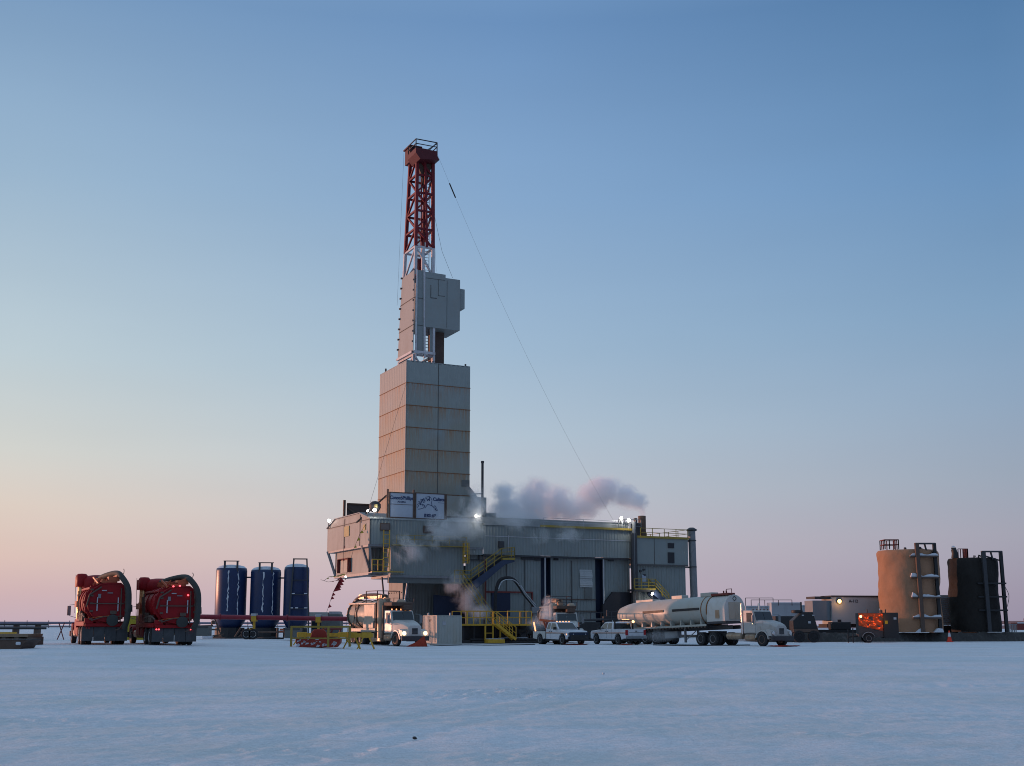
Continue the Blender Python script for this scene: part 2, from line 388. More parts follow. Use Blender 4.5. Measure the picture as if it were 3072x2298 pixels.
sl = bpy.data.lights.new('sun', 'SUN'); sl.energy = 3.1; sl.angle = R(0.6); sl.color = (1.0, 0.44, 0.27)
so = bpy.data.objects.new('sun', sl); col.objects.link(so)
sdir = Vector((math.sin(SUN_AZ) * math.cos(SUN_EL), math.cos(SUN_AZ) * math.cos(SUN_EL), math.sin(SUN_EL)))
so.rotation_euler = (-sdir).to_track_quat('-Z', 'Y').to_euler()
sc.cycles.pixel_filter_type = 'BLACKMAN_HARRIS'; sc.cycles.filter_width = 1.0; sc.cycles.volume_bounces = 5; sc.cycles.volume_step_rate = 1.5
sc.view_settings.view_transform = 'Standard'; sc.view_settings.look = 'None'; sc.view_settings.exposure = 0; sc.view_settings.gamma = 1
def lamp(loc, col_, e, name='lamp_light', r=0.15):
    l = bpy.data.lights.new(name, 'POINT'); l.energy = e; l.color = col_; l.shadow_soft_size = r
    o = bpy.data.objects.new(name, l); col.objects.link(o); o.location = loc; return o

# ------------------------------------------------------------------ snow ground
def snow():
    rows = [-400, -120, -40, -12, 0, 4]
    y = 7.0
    while y < 60: rows.append(y); y *= 1.0052 if y < 32 else 1.016
    while y < 240: rows.append(y); y *= 1.03
    rows += [260, 320, 420, 600, 900, 1400, 2400, 4500, 9000]
    us = [-30, -12, -5, -2.4, -1.5, -1.0]
    n = 420
    us += [-0.62 + 1.24 * i / n for i in range(n + 1)] + [1.0, 1.5, 2.4, 5, 12, 30]
    mb = MB(); vs = []
    for Y in rows:
        for u in us:
            X = u * (max(Y, -2) + 8)
            if Y < -2: X = u * (8 + abs(Y) * .6)
            z = GH(X, Y)
            if 5 < Y < 70 and abs(u) < .7:
                p = Vector((X, Y, 0))
                k = 1.0
                z += 0.022 * noise.fractal(Vector((X * .2, Y * .2, 1.3)), 1.0, 2.0, 4)
                z += 0.010 * noise.fractal(Vector((X * 1.2, Y * 1.2, 5)), .8, 2.0, 4)
                # crumbled patches of ploughed snow
                for (px, py, rx, ry, a) in ((1490, 2076, 3.2, 2.6, .085), (1640, 2066, 1.6, 1.4, .05), (1000, 2245, 1.7, 1.2, .022), (1580, 2258, 1.3, .9, .022), (2560, 2190, 1.6, .5, .03), (2950, 2050, 3.5, .8, .05), (150, 2150, 3.0, 1.2, .035), (680, 2170, .9, 1.1, .02), (900, 2235, 2.2, .35, .02)):
                    Yp = HCAM / ((py - 1875) / F); Xp = (px - CX) / F * Yp
                    e = ((X - Xp) / rx) ** 2 + ((Y - Yp) / ry) ** 2
                    if e < 1:
                        q = (1 - e) * min(1, 1.6 * (1 - e))
                        t = noise.noise(Vector((X * 2.6, Y * 2.6, 2))) * .7 + noise.noise(Vector((X * 6.5, Y * 6.5, 7))) * .6
                        z += a * q * (0.2 + max(-.2, min(.35, t)) * 1.9)
                # wheel tracks, faint, crossing the pad
                for (cx_, cy_, ang, wd, dp) in ((-2.0, 16, R(72), .28, .022), (-3.6, 16, R(72), .28, .022), (4, 20, R(12), .3, .018), (4, 22.0, R(12), .3, .018), (-9, 24, R(-8), .3, .02), (-9, 26, R(-8), .3, .02), (9, 34, R(20), .35, .03), (9, 36.2, R(20), .35, .03), (0, 48, R(-5), .4, .03), (0, 50.2, R(-5), .4, .03)):
                    dd = abs((X - cx_) * -math.sin(ang) + (Y - cy_) * math.cos(ang))
                    if dd < wd: z -= dp * .7 * (1 - (dd / wd) ** 2) * (.7 + .3 * math.sin(((X - cx_) * math.cos(ang) + (Y - cy_) * math.sin(ang)) * 22))
            vs.append((X, Y, z))
    m = len(us); fs = [(i * m + j, i * m + j + 1, (i + 1) * m + j + 1, (i + 1) * m + j) for i in range(len(rows) - 1) for j in range(m - 1)]
    mb.add(vs, fs)
    mt, nt, p, o = nodes('snow'); L = nt.links.new
    tc = N(nt, 'ShaderNodeTexCoord')
    mp = N(nt, 'ShaderNodeMapping'); mp.inputs['Scale'].default_value = (0.45, 0.75, 1); L(tc.outputs['Object'], mp.inputs[0])
    a = N(nt, 'ShaderNodeTexNoise', Scale=0.42, Detail=8.0, Roughness=0.62, Distortion=0.5); L(mp.outputs[0], a.inputs['Vector'])
    r = N(nt, 'ShaderNodeMapRange'); r.inputs['From Min'].default_value = 0.44; r.inputs['From Max'].default_value = 0.66; L(a.outputs['Fac'], r.inputs['Value'])
    mx = N(nt, 'ShaderNodeMix', _data_type='RGBA'); mx.inputs[6].default_value = (0.73, 0.745, 0.775, 1); mx.inputs[7].default_value = (0.64, 0.66, 0.66, 1); L(r.outputs[0], mx.inputs[0])
    b = N(nt, 'ShaderNodeTexNoise', Scale=9.0, Detail=6.0, Roughness=0.7); L(tc.outputs['Object'], b.inputs['Vector'])
    r2 = N(nt, 'ShaderNodeMapRange'); r2.inputs['From Min'].default_value = 0.3; r2.inputs['From Max'].default_value = 0.7; r2.inputs['To Min'].default_value = 0.84; r2.inputs['To Max'].default_value = 1.1; L(b.outputs['Fac'], r2.inputs['Value'])
    sc_ = N(nt, 'ShaderNodeVectorMath', _operation='SCALE'); L(mx.outputs[2], sc_.inputs[0]); L(r2.outputs[0], sc_.inputs['Scale'])
    # thin icy streaks
    mp2 = N(nt, 'ShaderNodeMapping'); mp2.inputs['Scale'].default_value = (0.3, 0.9, 1); L(tc.outputs['Object'], mp2.inputs[0])
    c = N(nt, 'ShaderNodeTexNoise', Scale=1.4, Detail=7.0, Roughness=0.6, Distortion=1.2); L(mp2.outputs[0], c.inputs['Vector'])
    r3 = N(nt, 'ShaderNodeMapRange'); r3.inputs['From Min'].default_value = 0.58; r3.inputs['From Max'].default_value = 0.72; r3.inputs['To Max'].default_value = 0.25; L(c.outputs['Fac'], r3.inputs['Value'])
    m3 = N(nt, 'ShaderNodeMix', _data_type='RGBA'); m3.inputs[7].default_value = (0.45, 0.46, 0.43, 1); L(sc_.outputs[0], m3.inputs[6]); L(r3.outputs[0], m3.inputs[0])
    # dark crust grains; bright sparkle and fine shading put into the colour
    gn = N(nt, 'ShaderNodeTexNoise', Scale=34.0, Detail=4.0, Roughness=0.85); mp3 = N(nt, 'ShaderNodeMapping'); mp3.inputs['Scale'].default_value = (1, 0.45, 1); L(tc.outputs['Object'], mp3.inputs[0]); L(mp3.outputs[0], gn.inputs['Vector'])
    g1 = N(nt, 'ShaderNodeMapRange'); g1.inputs['From Min'].default_value = 0.35; g1.inputs['From Max'].default_value = 0.65; g1.inputs['To Min'].default_value = 0.86; g1.inputs['To Max'].default_value = 1.12; L(gn.outputs['Fac'], g1.inputs['Value'])
    gs = N(nt, 'ShaderNodeVectorMath', _operation='SCALE'); L(m3.outputs[2], gs.inputs[0]); L(g1.outputs[0], gs.inputs['Scale'])
    # packed lanes polished by traffic, sweeping across the pad
    wv = N(nt, 'ShaderNodeTexWave', Scale=0.055, Distortion=7.0, Detail=4.0); wv.inputs['Detail Scale'].default_value = 0.6; wv.bands_direction = 'Y'; L(tc.outputs['Object'], wv.inputs['Vector'])
    w1 = N(nt, 'ShaderNodeMapRange'); w1.inputs['From Min'].default_value = 0.55; w1.inputs['From Max'].default_value = 0.95; w1.inputs['To Max'].default_value = 0.22; L(wv.outputs['Fac'], w1.inputs['Value'])
    wm = N(nt, 'ShaderNodeMix', _data_type='RGBA'); wm.inputs[7].default_value = (0.60, 0.615, 0.60, 1); L(gs.outputs[0], wm.inputs[6]); L(w1.outputs[0], wm.inputs[0])
    L(wm.outputs[2], p.inputs['Base Color'])
    rg = N(nt, 'ShaderNodeMapRange'); rg.inputs['To Min'].default_value = 0.85; rg.inputs['To Max'].default_value = 0.5; L(r.outputs[0], rg.inputs['Value']); L(rg.outputs[0], p.inputs['Roughness'])
    p.inputs['Specular IOR Level'].default_value = 0.25
    bn = N(nt, 'ShaderNodeTexNoise', Scale=26.0, Detail=5.0, Roughness=0.7); L(tc.outputs['Object'], bn.inputs['Vector'])
    bb = N(nt, 'ShaderNodeBump', Strength=0.7, Distance=0.035); L(bn.outputs['Fac'], bb.inputs['Height'])
    bn2 = N(nt, 'ShaderNodeTexNoise', Scale=4.0, Detail=5.0, Roughness=0.6); L(tc.outputs['Object'], bn2.inputs['Vector'])
    b2 = N(nt, 'ShaderNodeBump', Strength=0.5, Distance=0.1); L(bn2.outputs['Fac'], b2.inputs['Height']); L(bb.outputs[0], b2.inputs['Normal'])
    L(b2.outputs[0], p.inputs['Normal'])
    MATS['snow'] = mt
    g = mb.build('snow_ground', 'snow', smooth=80); g['kind'] = 'structure'; return g
snow()
# ------------------------------------------------------------------ the rig frame: x along the long wall, y away, z up
AL = R(26.0)
A = Vector((math.cos(AL), math.sin(AL), 0)); B = Vector((-math.sin(AL), math.cos(AL), 0))
O = Vector((PX(1109, 145, 9.0), 145, 0))
def onb(px, py, b):
    """local (x, z) of the photograph pixel on the wall plane y = b"""
    d = ray(px, py); c = Vector((0, 0, HCAM)); t = (b - (c - O).dot(B)) / d.dot(B); P = c + d * t
    return (P - O).dot(A), P.z
def ona(px, py, a):
    d = ray(px, py); c = Vector((0, 0, HCAM)); t = (a - (c - O).dot(A)) / d.dot(A); P = c + d * t
    return (P - O).dot(B), P.z
def rthing(name, label, cat, group=None, loc=(0, 0, 0)):
    l = O + A * loc[0] + B * loc[1] + Vector((0, 0, loc[2]))
    return thing(name, label, cat, l, AL, group)
X_ = lambda px, py, b=0: onb(px, py, b)[0]
Z_ = lambda px, py, b=0: onb(px, py, b)[1]

ZE = Z_(1109, 1555.6); ZU = Z_(1109, 1632)                       # eave and underside of the upper storey
Bf = ona(982, 1620, 0)[0]                                          # depth of the gable wall
yr, ZR = ona(1080, 1540, 0); yr2, _z = ona(1006, 1560, 0)          # ridge line and far shoulder
xL = X_(1450, 1600); xEnd = X_(1896, 1640)
ZB = Z_(1700, 1669.5)                                              # underside of the long band
# ---- drill floor module
t = rthing('drill_floor_building', 'grey corrugated rig building under the tall tower, its left gable wall lit pink', 'rig building')
mb = MB()
mb.corr((0, 0), (xL, 0), ZU, ZE); mb.build('front_wall', 'wall_paint', t)
mb = MB(); mb.prism([(0, ZU), (Bf, ZU), (Bf, ZE), (yr2, ZR), (yr, ZR), (0, ZE)], 'yz', 0.001, 0.15)
mb.build('gable_wall', 'wall_paint', t)
mb = MB()
for y in (ona(1034, 1600, 0)[0], ona(1080, 1600, 0)[0]): mb.box(-.05, 0, y - .06, y + .06, ZU, ZE + (ZR - ZE) * .8)
mb.box(-.06, 0, 0, Bf, ZE - .08, ZE); mb.box(-.07, 0, 0, .12, ZU, ZE); mb.build('seam_trim', 'seam_dark', t)
mb = MB(); mb.corr((xL, Bf), (0, Bf), ZU, ZE, 1.0); mb.build('back_wall', 'wall_paint', t)
mb = MB(); mb.prism([(-.12, ZE - .02), (yr, ZR + .02), (yr2, ZR + .02), (Bf + .12, ZE - .02), (Bf + .12, ZE + .08), (yr2, ZR + .12), (yr, ZR + .12), (-.12, ZE + .08)], 'yz', -.15, xL)
mb.build('roof', 'roof_paint', t)
mb = MB(); mb.box(.02, xL, .02, Bf - .02, ZU - .25, ZU); mb.build('floor_slab', 'steel_grey', t)
for (px0, px1, py0, py1) in ((1142, 1167, 1572, 1589), (1272, 1297, 1580, 1597)):
    x0, x1 = X_(px0, py0), X_(px1, py0); z1, z0 = Z_(px0, py0), Z_(px0, py1)
    f = MB(); f.box(x0 - .12, x1 + .12, -.16, -.02, z0 - .12, z1 + .12); fo = f.build('window', 'steel_brown', t)
    g = MB(); g.box(x0, x1, -.19, -.165, z0, z1); g.build('pane', 'glass_dim', fo)
for (px0, px1, py0, py1, mt) in ((1034, 1049, 1577, 1611, 'yellow_panel'), (1090, 1098, 1573, 1591, 'yellow_panel')):
    ya, z1 = ona(px1, py0, 0); yb, z0 = ona(px0, py1, 0)
    MB().box(-.09, -.02, ya, yb, z0, z1).build('wall_hatch', mt, t)
# lower storey under the overhang
y2 = 3.0; x2 = 0.9; zfl = ona(1103, 1717, x2)[1]; zf2 = Z_(1285, 1727)
yb2 = ona(1005, 1700, x2)[0]
xa, xb = X_(1172, 1690), X_(1391, 1690)
mb = MB(); mb.box(x2, x2 + .12, y2, yb2, zfl, ZU - .25)
mb.build('lower_gable_wall', 'wall_paint', t)
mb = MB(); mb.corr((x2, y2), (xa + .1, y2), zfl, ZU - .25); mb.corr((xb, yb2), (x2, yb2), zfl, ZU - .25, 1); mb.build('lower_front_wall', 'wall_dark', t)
mb = MB(); mb.corr((xa, 0), (xb, 0), zf2, ZU - .02); mb.box(xa, xa + .1, .02, y2 + 2, zf2, ZU - .25); mb.box(xb - .1, xb, .02, 6, zf2, ZU - .25)
mb.build('doghouse_wall', 'wall_paint', t)
mb = MB(); mb.box(xa - .1, xb + .1, -.14, -.02, zf2 - .28, zf2); mb.box(xa, xb, .0, 7, zf2 - .3, zf2 - .02); mb.box(x2 - .1, xa, y2 - .3, yb2 + .1, zfl - .32, zfl); mb.box(x2 - .12, xa - .2, y2 - 1.6, y2 - .3, zfl - .14, zfl - .02)
mb.build('floor_beam', 'steel_grey', t)
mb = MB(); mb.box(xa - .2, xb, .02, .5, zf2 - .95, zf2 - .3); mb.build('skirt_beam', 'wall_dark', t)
for (p0, p1) in (((-.0, .2, ZU), (x2 + .1, y2 - 1.2, zfl)), ((0, Bf - .3, ZU), (x2, yb2 - .3, zfl)), ((.0, y2, ZU), (x2 + .1, y2 + .1, zfl + .5))):
    MB().bar(p0, p1, .28).build('strut', 'steel_grey', t)
ya, z1 = ona(1053, 1675, x2); yb, z0 = ona(1022, 1720, x2)
d = MB().box(x2 - .1, x2 - .02, ya, yb, z0, z1); d.box(x2 - .5, x2 - .02, ya - .08, ya, z0, z1); d.box(x2 - .5, x2 - .02, yb, yb + .06, z0, z1); d.box(x2 - .5, x2 - .02, ya, yb, z1, z1 + .08)
do = d.build('door', 'frame_red', t); MB().box(x2 - .15, x2 - .105, ya + .25, yb - .15, z0, z1 - .15).build('door_leaf', 'door_grey', do)
# substructure
xs, zs = onb(1208, 1760, 3.4); xs2 = X_(1347, 1780, 3.4)
mb = MB(); mb.box(xs, xs + .12, 3.4, 8.4, .3, zf2 - .3); mb.build('leg_wall', 'wall_paint', t)
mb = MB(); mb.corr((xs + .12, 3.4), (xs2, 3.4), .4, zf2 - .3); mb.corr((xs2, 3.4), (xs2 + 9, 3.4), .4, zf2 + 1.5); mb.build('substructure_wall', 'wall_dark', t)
mb = MB()
for k in range(6):
    yy = 3.7 + k * .88
    for zz in (3.2, 4.4, 5.6): mb.lathe([(.07, -.04), (.07, .03), (0, .05)], (xs - .03, yy, zz), 'x', 6)
mb.build('rivet', 'steel_brown', t)
a0 = onb(1146, 1731, 1.0); a1 = onb(1159, 1797, 1.0); MB().bar((a0[0], 1, a0[1]), (a1[0] + .2, 1, .5), .16).build('brace', 'steel_dark', t)
a0 = onb(1223, 1737, 1.0); a1 = onb(1208, 1802, 1.0); MB().bar((a0[0], 1, a0[1]), (a1[0] - .2, 1, .6), .14).build('brace', 'galvanised', t)
a0 = onb(1390, 1725, -.4); a1 = onb(1420, 1785, -.4); MB().bar((a0[0], -.4, a0[1]), (a1[0], -.4, a1[1]), .16).build('brace', 'galvanised', t)
# walkway ledge and blue panel low down
mb = MB(); p0 = onb(1345, 1785, 2.2); p1 = onb(1440, 1845, 2.2)
mb.prism([(p0[0] - 2, p0[1]), (p0[0] + 1.5, p0[1] - .3), (p1[0] + 1.5, p1[1]), (p0[0] - 2, p1[1])], 'xz', 2.0, 2.3); mb.build('blue_panel', 'panel_blue', t)
# left ladder in front of the recess
mb = MB(); lx, lz = onb(1160, 1590, -.35); ladder(mb, (lx, -.4, zfl), (lx, -.4, lz), (1, 0, 0), .75, .55, .045)
rail(mb, [(lx - 1.8, -.4, zfl + .1), (lx - .3, -.4, zfl + .1)], 1.3, .045, .9, 1)
mb.box(lx - 1.9, lx + 2.2, -.7, -.2, zfl - .1, zfl); mb.build('access_ladder', 'rail_yellow', t)
mb = MB(); zc = Z_(1280, 1612); rail(mb, [(xa + .4, -.9, zc - .9), (xb, -.9, zc - .9)], 1.0, .03, 2.2); mb.box(xa, xb, -1.0, -.05, ZU - .1, ZU - .02)
mb.build('catwalk', 'faded_yellow', t)
mb = MB(); lx, z1 = onb(1396, 1630, -.6); z0 = Z_(1396, 1690, -.6); ladder(mb, (lx, -.6, z0), (lx, -.6, z1), (1, 0, 0), .6, .35, .045)
for k in range(6):
    zz = z0 + (z1 - z0) * k / 5
    mb.tube([(lx - .35 + .35 * (1 - math.cos(a)), -.6 - .7 * math.sin(a), zz) for a in [i * math.pi / 8 for i in range(9)]], .04, 5)
mb.bar((lx - .33, -1.0, z0), (lx - .33, -1.0, z1), .08); mb.bar((lx, -1.28, z0), (lx, -1.28, z1), .08); mb.bar((lx + .33, -1.0, z0), (lx + .33, -1.0, z1), .08)
mb.build('caged_ladder', 'rail_yellow', t)

# ---- long mud and pump module
t = rthing('pump_building', 'long two storey grey corrugated rig building in the middle, blue gaps in its lower wall', 'rig building')
mb = MB(); mb.corr((xL, 0), (xEnd, 0), ZB, ZE); mb.build('upper_wall', 'wall_paint', t)
zbot = Z_(1700, 1868, .7)
yw = .7
xg = [(X_(1622, 1750, yw), X_(1652, 1750, yw)), (X_(1786, 1750, yw), X_(1812, 1750, yw))]
xq = X_(1396, 1750, yw)
mb = MB(); mb.corr((xq, yw), (xg[0][0], yw), .5, ZB + .1); mb.corr((xg[0][1], yw), (xg[1][0], yw), zbot, ZB + .1); mb.corr((xg[1][1], yw), (xEnd, yw), zbot, ZB + .1)
mb.corr((xL - 3, .12), (xL, .12), ZB - .1, ZE)
mb.build('lower_wall', 'wall_paint', t)
for g0, g1 in xg:
    mb = MB(); mb.box(g0, g1, yw + .9, yw + 1.0, 0, ZB); mb.box(g0 - .05, g0 + .05, yw + .05, yw + .9, 0, ZB); mb.box(g1 - .05, g1 + .05, yw + .05, yw + .9, 0, ZB); mb.build('recess_panel', 'panel_blue', t)
mb = MB(); mb.box(xL, xEnd, .02, Bf, ZB - .22, ZB - .02); mb.build('floor_slab', 'steel_dark', t)
zr2 = Z_(1640, 1561, yr)
mb = MB(); mb.prism([(-.25, ZE), (.9, ZE), (.9, zr2 - .2), (yr, zr2), (yr2, zr2), (Bf, ZE), (Bf, ZE - .2), (-.25, ZE - .2)], 'yz', xL, xEnd); mb.build('roof', 'roof_paint', t)
mb = MB(); mb.box(X_(1618, 1575), xEnd, -.34, -.25, ZE - .22, ZE + .06); mb.build('roof_edge', 'faded_yellow', t)
mb = MB(); rail(mb, [(X_(1630, 1560), -.1, ZE), (X_(1865, 1560), -.1, ZE)], 1.0, .025, 5.2, 1); mb.build('roof_rail', 'galvanised', t)
mb = MB(); zs_ = Z_(1700, 1616); mb.box(X_(1455, 1610), xEnd, -.1, -.065, zs_ - .05, zs_ + .03); mb.build('conduit', 'galvanised', t)
for px in (1634.5, 1810):
    x = X_(px, 1750, .3); MB().cyl((x, .25, zbot - .3), (x, .25, ZB), .11, 8).build('drain_pipe', 'galvanised', t)
for px0, px1, py0, py1, m in ((1661, 1674, 1669, 1681, 'hatch_black'), (1565, 1600, 1666, 1680, 'steel_dark'), (1824, 1840, 1672, 1684, 'steel_dark'), (1604, 1620, 1668, 1682, 'steel_dark')):
    x0, z1 = onb(px0, py0, .55); x1, z0 = onb(px1, py1, .55); MB().box(x0, x1, .4, .58, z0, z1).build('wall_vent', m, t)
mb = MB(); x0, z1 = onb(1740, 1708, .45); x1, z0 = onb(1778, 1762, .45)
n = 10
for i in range(n):
    za = z0 + (z1 - z0) * i / n; zb = z0 + (z1 - z0) * (i + 1) / n; bul = .1 + .08 * math.sin(i * 1.3)
    mb.box(x0, x1, .6 - bul, .6, za, zb - .02)
mb.build('roll_up_tarp', 'tarp_grey', t)
x0, z1 = onb(1752, 1764, .6); x1, z0 = onb(1776, 1800, .6)
mb = MB(); mb.box(x0, x1, .5, .6, z0, z1 + .05); mb.build('wall_hatch', 'wall_dark', t)
mb = MB(); zz = Z_(1720, 1798, .55); mb.box(xg[0][1], xg[1][0], .5, .6, zz - .06, zz + .04); zz = Z_(1720, 1832, .55); mb.box(xg[0][1], xg[1][0], .45, .6, zz - .1, zz); mb.build('wall_trim', 'steel_brown', t)
for px in (1715, 1520, 1575):
    x = X_(px, 1750, .58); MB().box(x - .04, x + .04, .55, .62, zbot + .5, ZB - .5).build('wall_seam', 'seam_dark', t)
# door bay framed in rust red
x0, z1 = onb(1455, 1775, .5); x1 = X_(1598, 1775, .5); z0 = Z_(1520, 1835, .5)
mb = MB(); mb.box(x0, x1, .42, .6, z1 - .12, z1 + .08); mb.box(x1 - .15, x1, .42, .6, z0 - .6, z1 - .12); mb.box(x0, x0 + .15, .42, .6, z0 - .6, Z_(1455, 1680, .5)); mb.build('door_frame', 'frame_red', t)
mb = MB(); mb.box(X_(1475, 1800, .5), X_(1531, 1800, .5), .5, .6, z0 - .5, z1 - .12); mb.build('door_panel', 'panel_blue', t)
mb = MB(); mb.box(X_(1405, 1645, .3), X_(1441, 1645, .3), .4, .6, Z_(1420, 1648, .3) - .1, Z_(1420, 1648, .3)); mb.box(X_(1437, 1645, .3), X_(1441, 1645, .3), .4, .6, Z_(1420, 1678, .3), Z_(1420, 1648, .3)); mb.box(X_(1405, 1645, .3), X_(1460, 1645, .3), .4, .6, Z_(1420, 1680, .3), Z_(1420, 1678, .3)); mb.build('door_outline', 'steel_dark', t)
# open bay low on the right, its shade a black slab, and plinth
x0, z1 = onb(1838, 1776, .1); x1 = X_(1903, 1776, .1); xc = X_(1808, 1820, .1)
mb = MB(); mb.prism([(x0, z1), (x1, z1), (x1, 0.2), (xc, .2), (xc, Z_(1808, 1816, .1))], 'xz', .05, .4); mb.build('open_bay_shade', 'hatch_black', t)
mb = MB(); mb.box(xq, xEnd, 1.1, 1.3, 0, zbot + .1); mb.box(xq, xEnd, 1.0, 12, .9, 1.1); mb.build('plinth', 'steel_dark', t)
x0 = X_(1560, 1560); mb = MB(); mb.box(xL - .3, X_(1489, 1540, yr), yr, yr2, ZR, Z_(1470, 1538, yr)); mb.build('roof_box', 'wall_paint', t)

# ---- power module on the right
xr0, xr1 = X_(1911, 1650, -.6), X_(2064, 1650, -.6)
ZP1 = Z_(1990, 1612, -.6); ZP0 = Z_(1990, 1696, -.6); zlow = Z_(1990, 1815, -.6)
t = rthing('power_building', 'grey rig building at the right end with railed roof and two dark openings', 'rig building')
mb = MB(); mb.box(xr0, xr1, -.6, 9, ZP0, ZP1); mb.build('upper_wall', 'wall_paint', t)
mb = MB(); mb.corr((xr0 - .4, -.3), (xr1 - .3, -.3), 1.2, ZP0 + .05); mb.box(xr1 - .4, xr1 - .3, -.28, 9, 1.2, ZP0 + .05); mb.box(xr0, xr1 - .5, 1, 9, .1, 1.2); mb.build('lower_wall', 'wall_paint', t)
mb = MB(); mb.box(xr0, xr1 - .1, -.7, -.58, ZP0 - .12, ZP0 + .1); xm = X_(1963, 1650, -.6); mb.box(xm - .03, xm + .03, -.64, -.6, ZP0 + .1, ZP1); mb.build('seam_trim', 'seam_dark', t)
for (px0, px1, py0, py1) in ((2003, 2022, 1629, 1645), (2003, 2023, 1657, 1690)):
    x0, z1 = onb(px0, py0, -.6); x1, z0 = onb(px1, py1, -.6)
    f = MB().box(x0, x1, -.66, -.6, z0, z1); f.build('louvre_opening', 'hatch_black', t)
mb = MB()
for px in (1897, 1906): x = X_(px, 1650, -.6); mb.box(x - .2, x + .12, -.9, -.5, 1.5, Z_(px, 1600, -.6))
mb.build('corner_column', 'steel_dark', t)
mb = MB(); x = X_(1901.5, 1650, -.6); mb.box(x - .14, x + .14, -.85, -.5, 1.5, Z_(1901, 1565, -.6)); mb.build('corner_pipe', 'steel_grey', t)
mb = MB(); mb.box(xr0 - .1, xr1 + .1, -.75, -.6, ZP1 - .18, ZP1 + .1); mb.box(xr0, xr1, -.6, 9, ZP1, ZP1 + .08); mb.build('roof_edge', 'faded_yellow', t)
mb = MB(); rail(mb, [(xr0 + .6, -.6, ZP1), (xr1, -.6, ZP1), (xr1, 8.8, ZP1)], 1.15, .035, 2.1, 1); rail(mb, [(xr0 + .8, 8.8, ZP1), (xr1, 8.8, ZP1)], 1.15, .03, 3, 1)
rail(mb, [(X_(1950, 1600), 3, ZP1), (X_(1975, 1600), 3, ZP1)], .8, .04, 1.2, 1); mb.build('roof_rail', 'faded_yellow', t)
mb = MB(); x0 = X_(1930, 1700, -.6)
for (px, py) in ((1921, 1713), (1931, 1709), (1933, 1725)):
    x, z = onb(px, py, -.35); mb.box(x - .15, x + .15, -.5, -.3, z - .12, z + .12)
mb.build('wall_fixture', 'steel_dark', t)
x, z = onb(1932, 1735, -.4); MB().box(x - .3, x + .3, -.45, -.38, z - .45, z + .45).build('notice_board', 'sign_white', t)

# exhaust chimney behind the power module roof edge
cx, _ = onb(1926, 1560, 1.2); zt = Z_(1926, 1548, 1.2)
t = rthing('boiler_chimney', 'short rusty red steel chimney on the rig roof beside the floodlights', 'chimney', None, (cx, 1.2, ZP1))
MB().lathe([(.0, 0), (.52, 0), (.52, zt - ZP1), (.44, zt - ZP1), (.44, zt - ZP1 - .5), (0, zt - ZP1 - .5)], n=20).build('flue', 'steel_brown', t, smooth=1)
mb = MB(); mb.box(-1.6, -.7, -.6, .4, 0, 1.9); mb.box(-2.6, -1.6, -.4, .6, 0, 1.1); mb.box(-1.3, -.9, -.3, .1, 1.9, 2.6); mb.build('burner_housing', 'steel_dark', t, bevel=.04)
mb = MB(); rail(mb, [(-4.3, -1.0, 1.0), (-.8, -1.0, 1.0)], 1.3, .04, .9, 2); mb.build('guard_rail', 'steel_grey', t)

# vertical air duct beyond the right end
zt = Z_(2075, 1583, -.2); xd, _ = onb(2075, 1600, -.2)
t = rthing('vent_duct', 'tall grey steel duct pipe standing along the right end wall of the rig', 'duct', None, (xd, -.2, 0))
mb = MB(); mb.tube([(0, 0, zt - .5), (.12, 0, 7), (.15, 0, 5.6), (-.05, 0, 4.6), (-.7, 0, 4.0), (-1.8, 0, 3.8)], .5, 20); mb.build('pipe', 'steel_grey', t, smooth=60)
mb = MB(); mb.lathe([(.50, zt - .5), (.75, zt - .38), (.78, zt - .3), (.3, zt), (0, zt)]); mb.build('rain_cap', 'steel_dark', t, smooth=1)
mb = MB()
for py in (1622, 1701): z = Z_(2075, py, -.2); mb.lathe([(.51, z - .06), (.6, z - .06), (.6, z + .06), (.51, z + .06)]); mb.bar((-1.4, 0, z - .1), (-.4, 0, z - .1), .14)
mb.build('clamp_band', 'steel_dark', t)

# mast-side exhaust stack
xs_, z0 = onb(1447, 1535, 1.5); zt = Z_(1447, 1383, 1.5)
t = rthing('exhaust_stack', 'thin tall black exhaust stack standing on the roof right of the tower', 'stack', None, (xs_, 1.5, z0 - 1))
MB().lathe([(.16, 0), (.16, zt - z0 + .7), (.2, zt - z0 + .75), (.2, zt - z0 + 1), (0, zt - z0 + 1)], n=12).build('pipe', 'steel_dark', t, smooth=1)
mb = MB(); zz = Z_(1447, 1481, 1.5) - z0 + 1; mb.bar((-1.1, 1.0, zz), (.1, 0, zz), .14); mb.bar((-1.1, 1.0, zz - 1.6), (-1.1, 1, zz), .14); mb.build('bracket', 'steel_grey', t)

# ---- tower enclosure
TB = 4.6
tx0 = X_(1217.5, 1300, TB); tx1 = X_(1409.5, 1300, TB); ztt = Z_(1219, 1081, TB); zt0 = ZR - .3
TBf = ona(1137, 1300, tx0)[0]
tow = rthing('derrick_tower', 'tall square rust streaked windwall tower with red lattice mast rising from its top', 'derrick')
zs_seam = [Z_(1218, y, TB) for y in (1147, 1214.5, 1280.5, 1345, 1412, 1478)]
per = (zs_seam[0] - zs_seam[-1]) / 5
MATS['tower_wall'].name  # keep
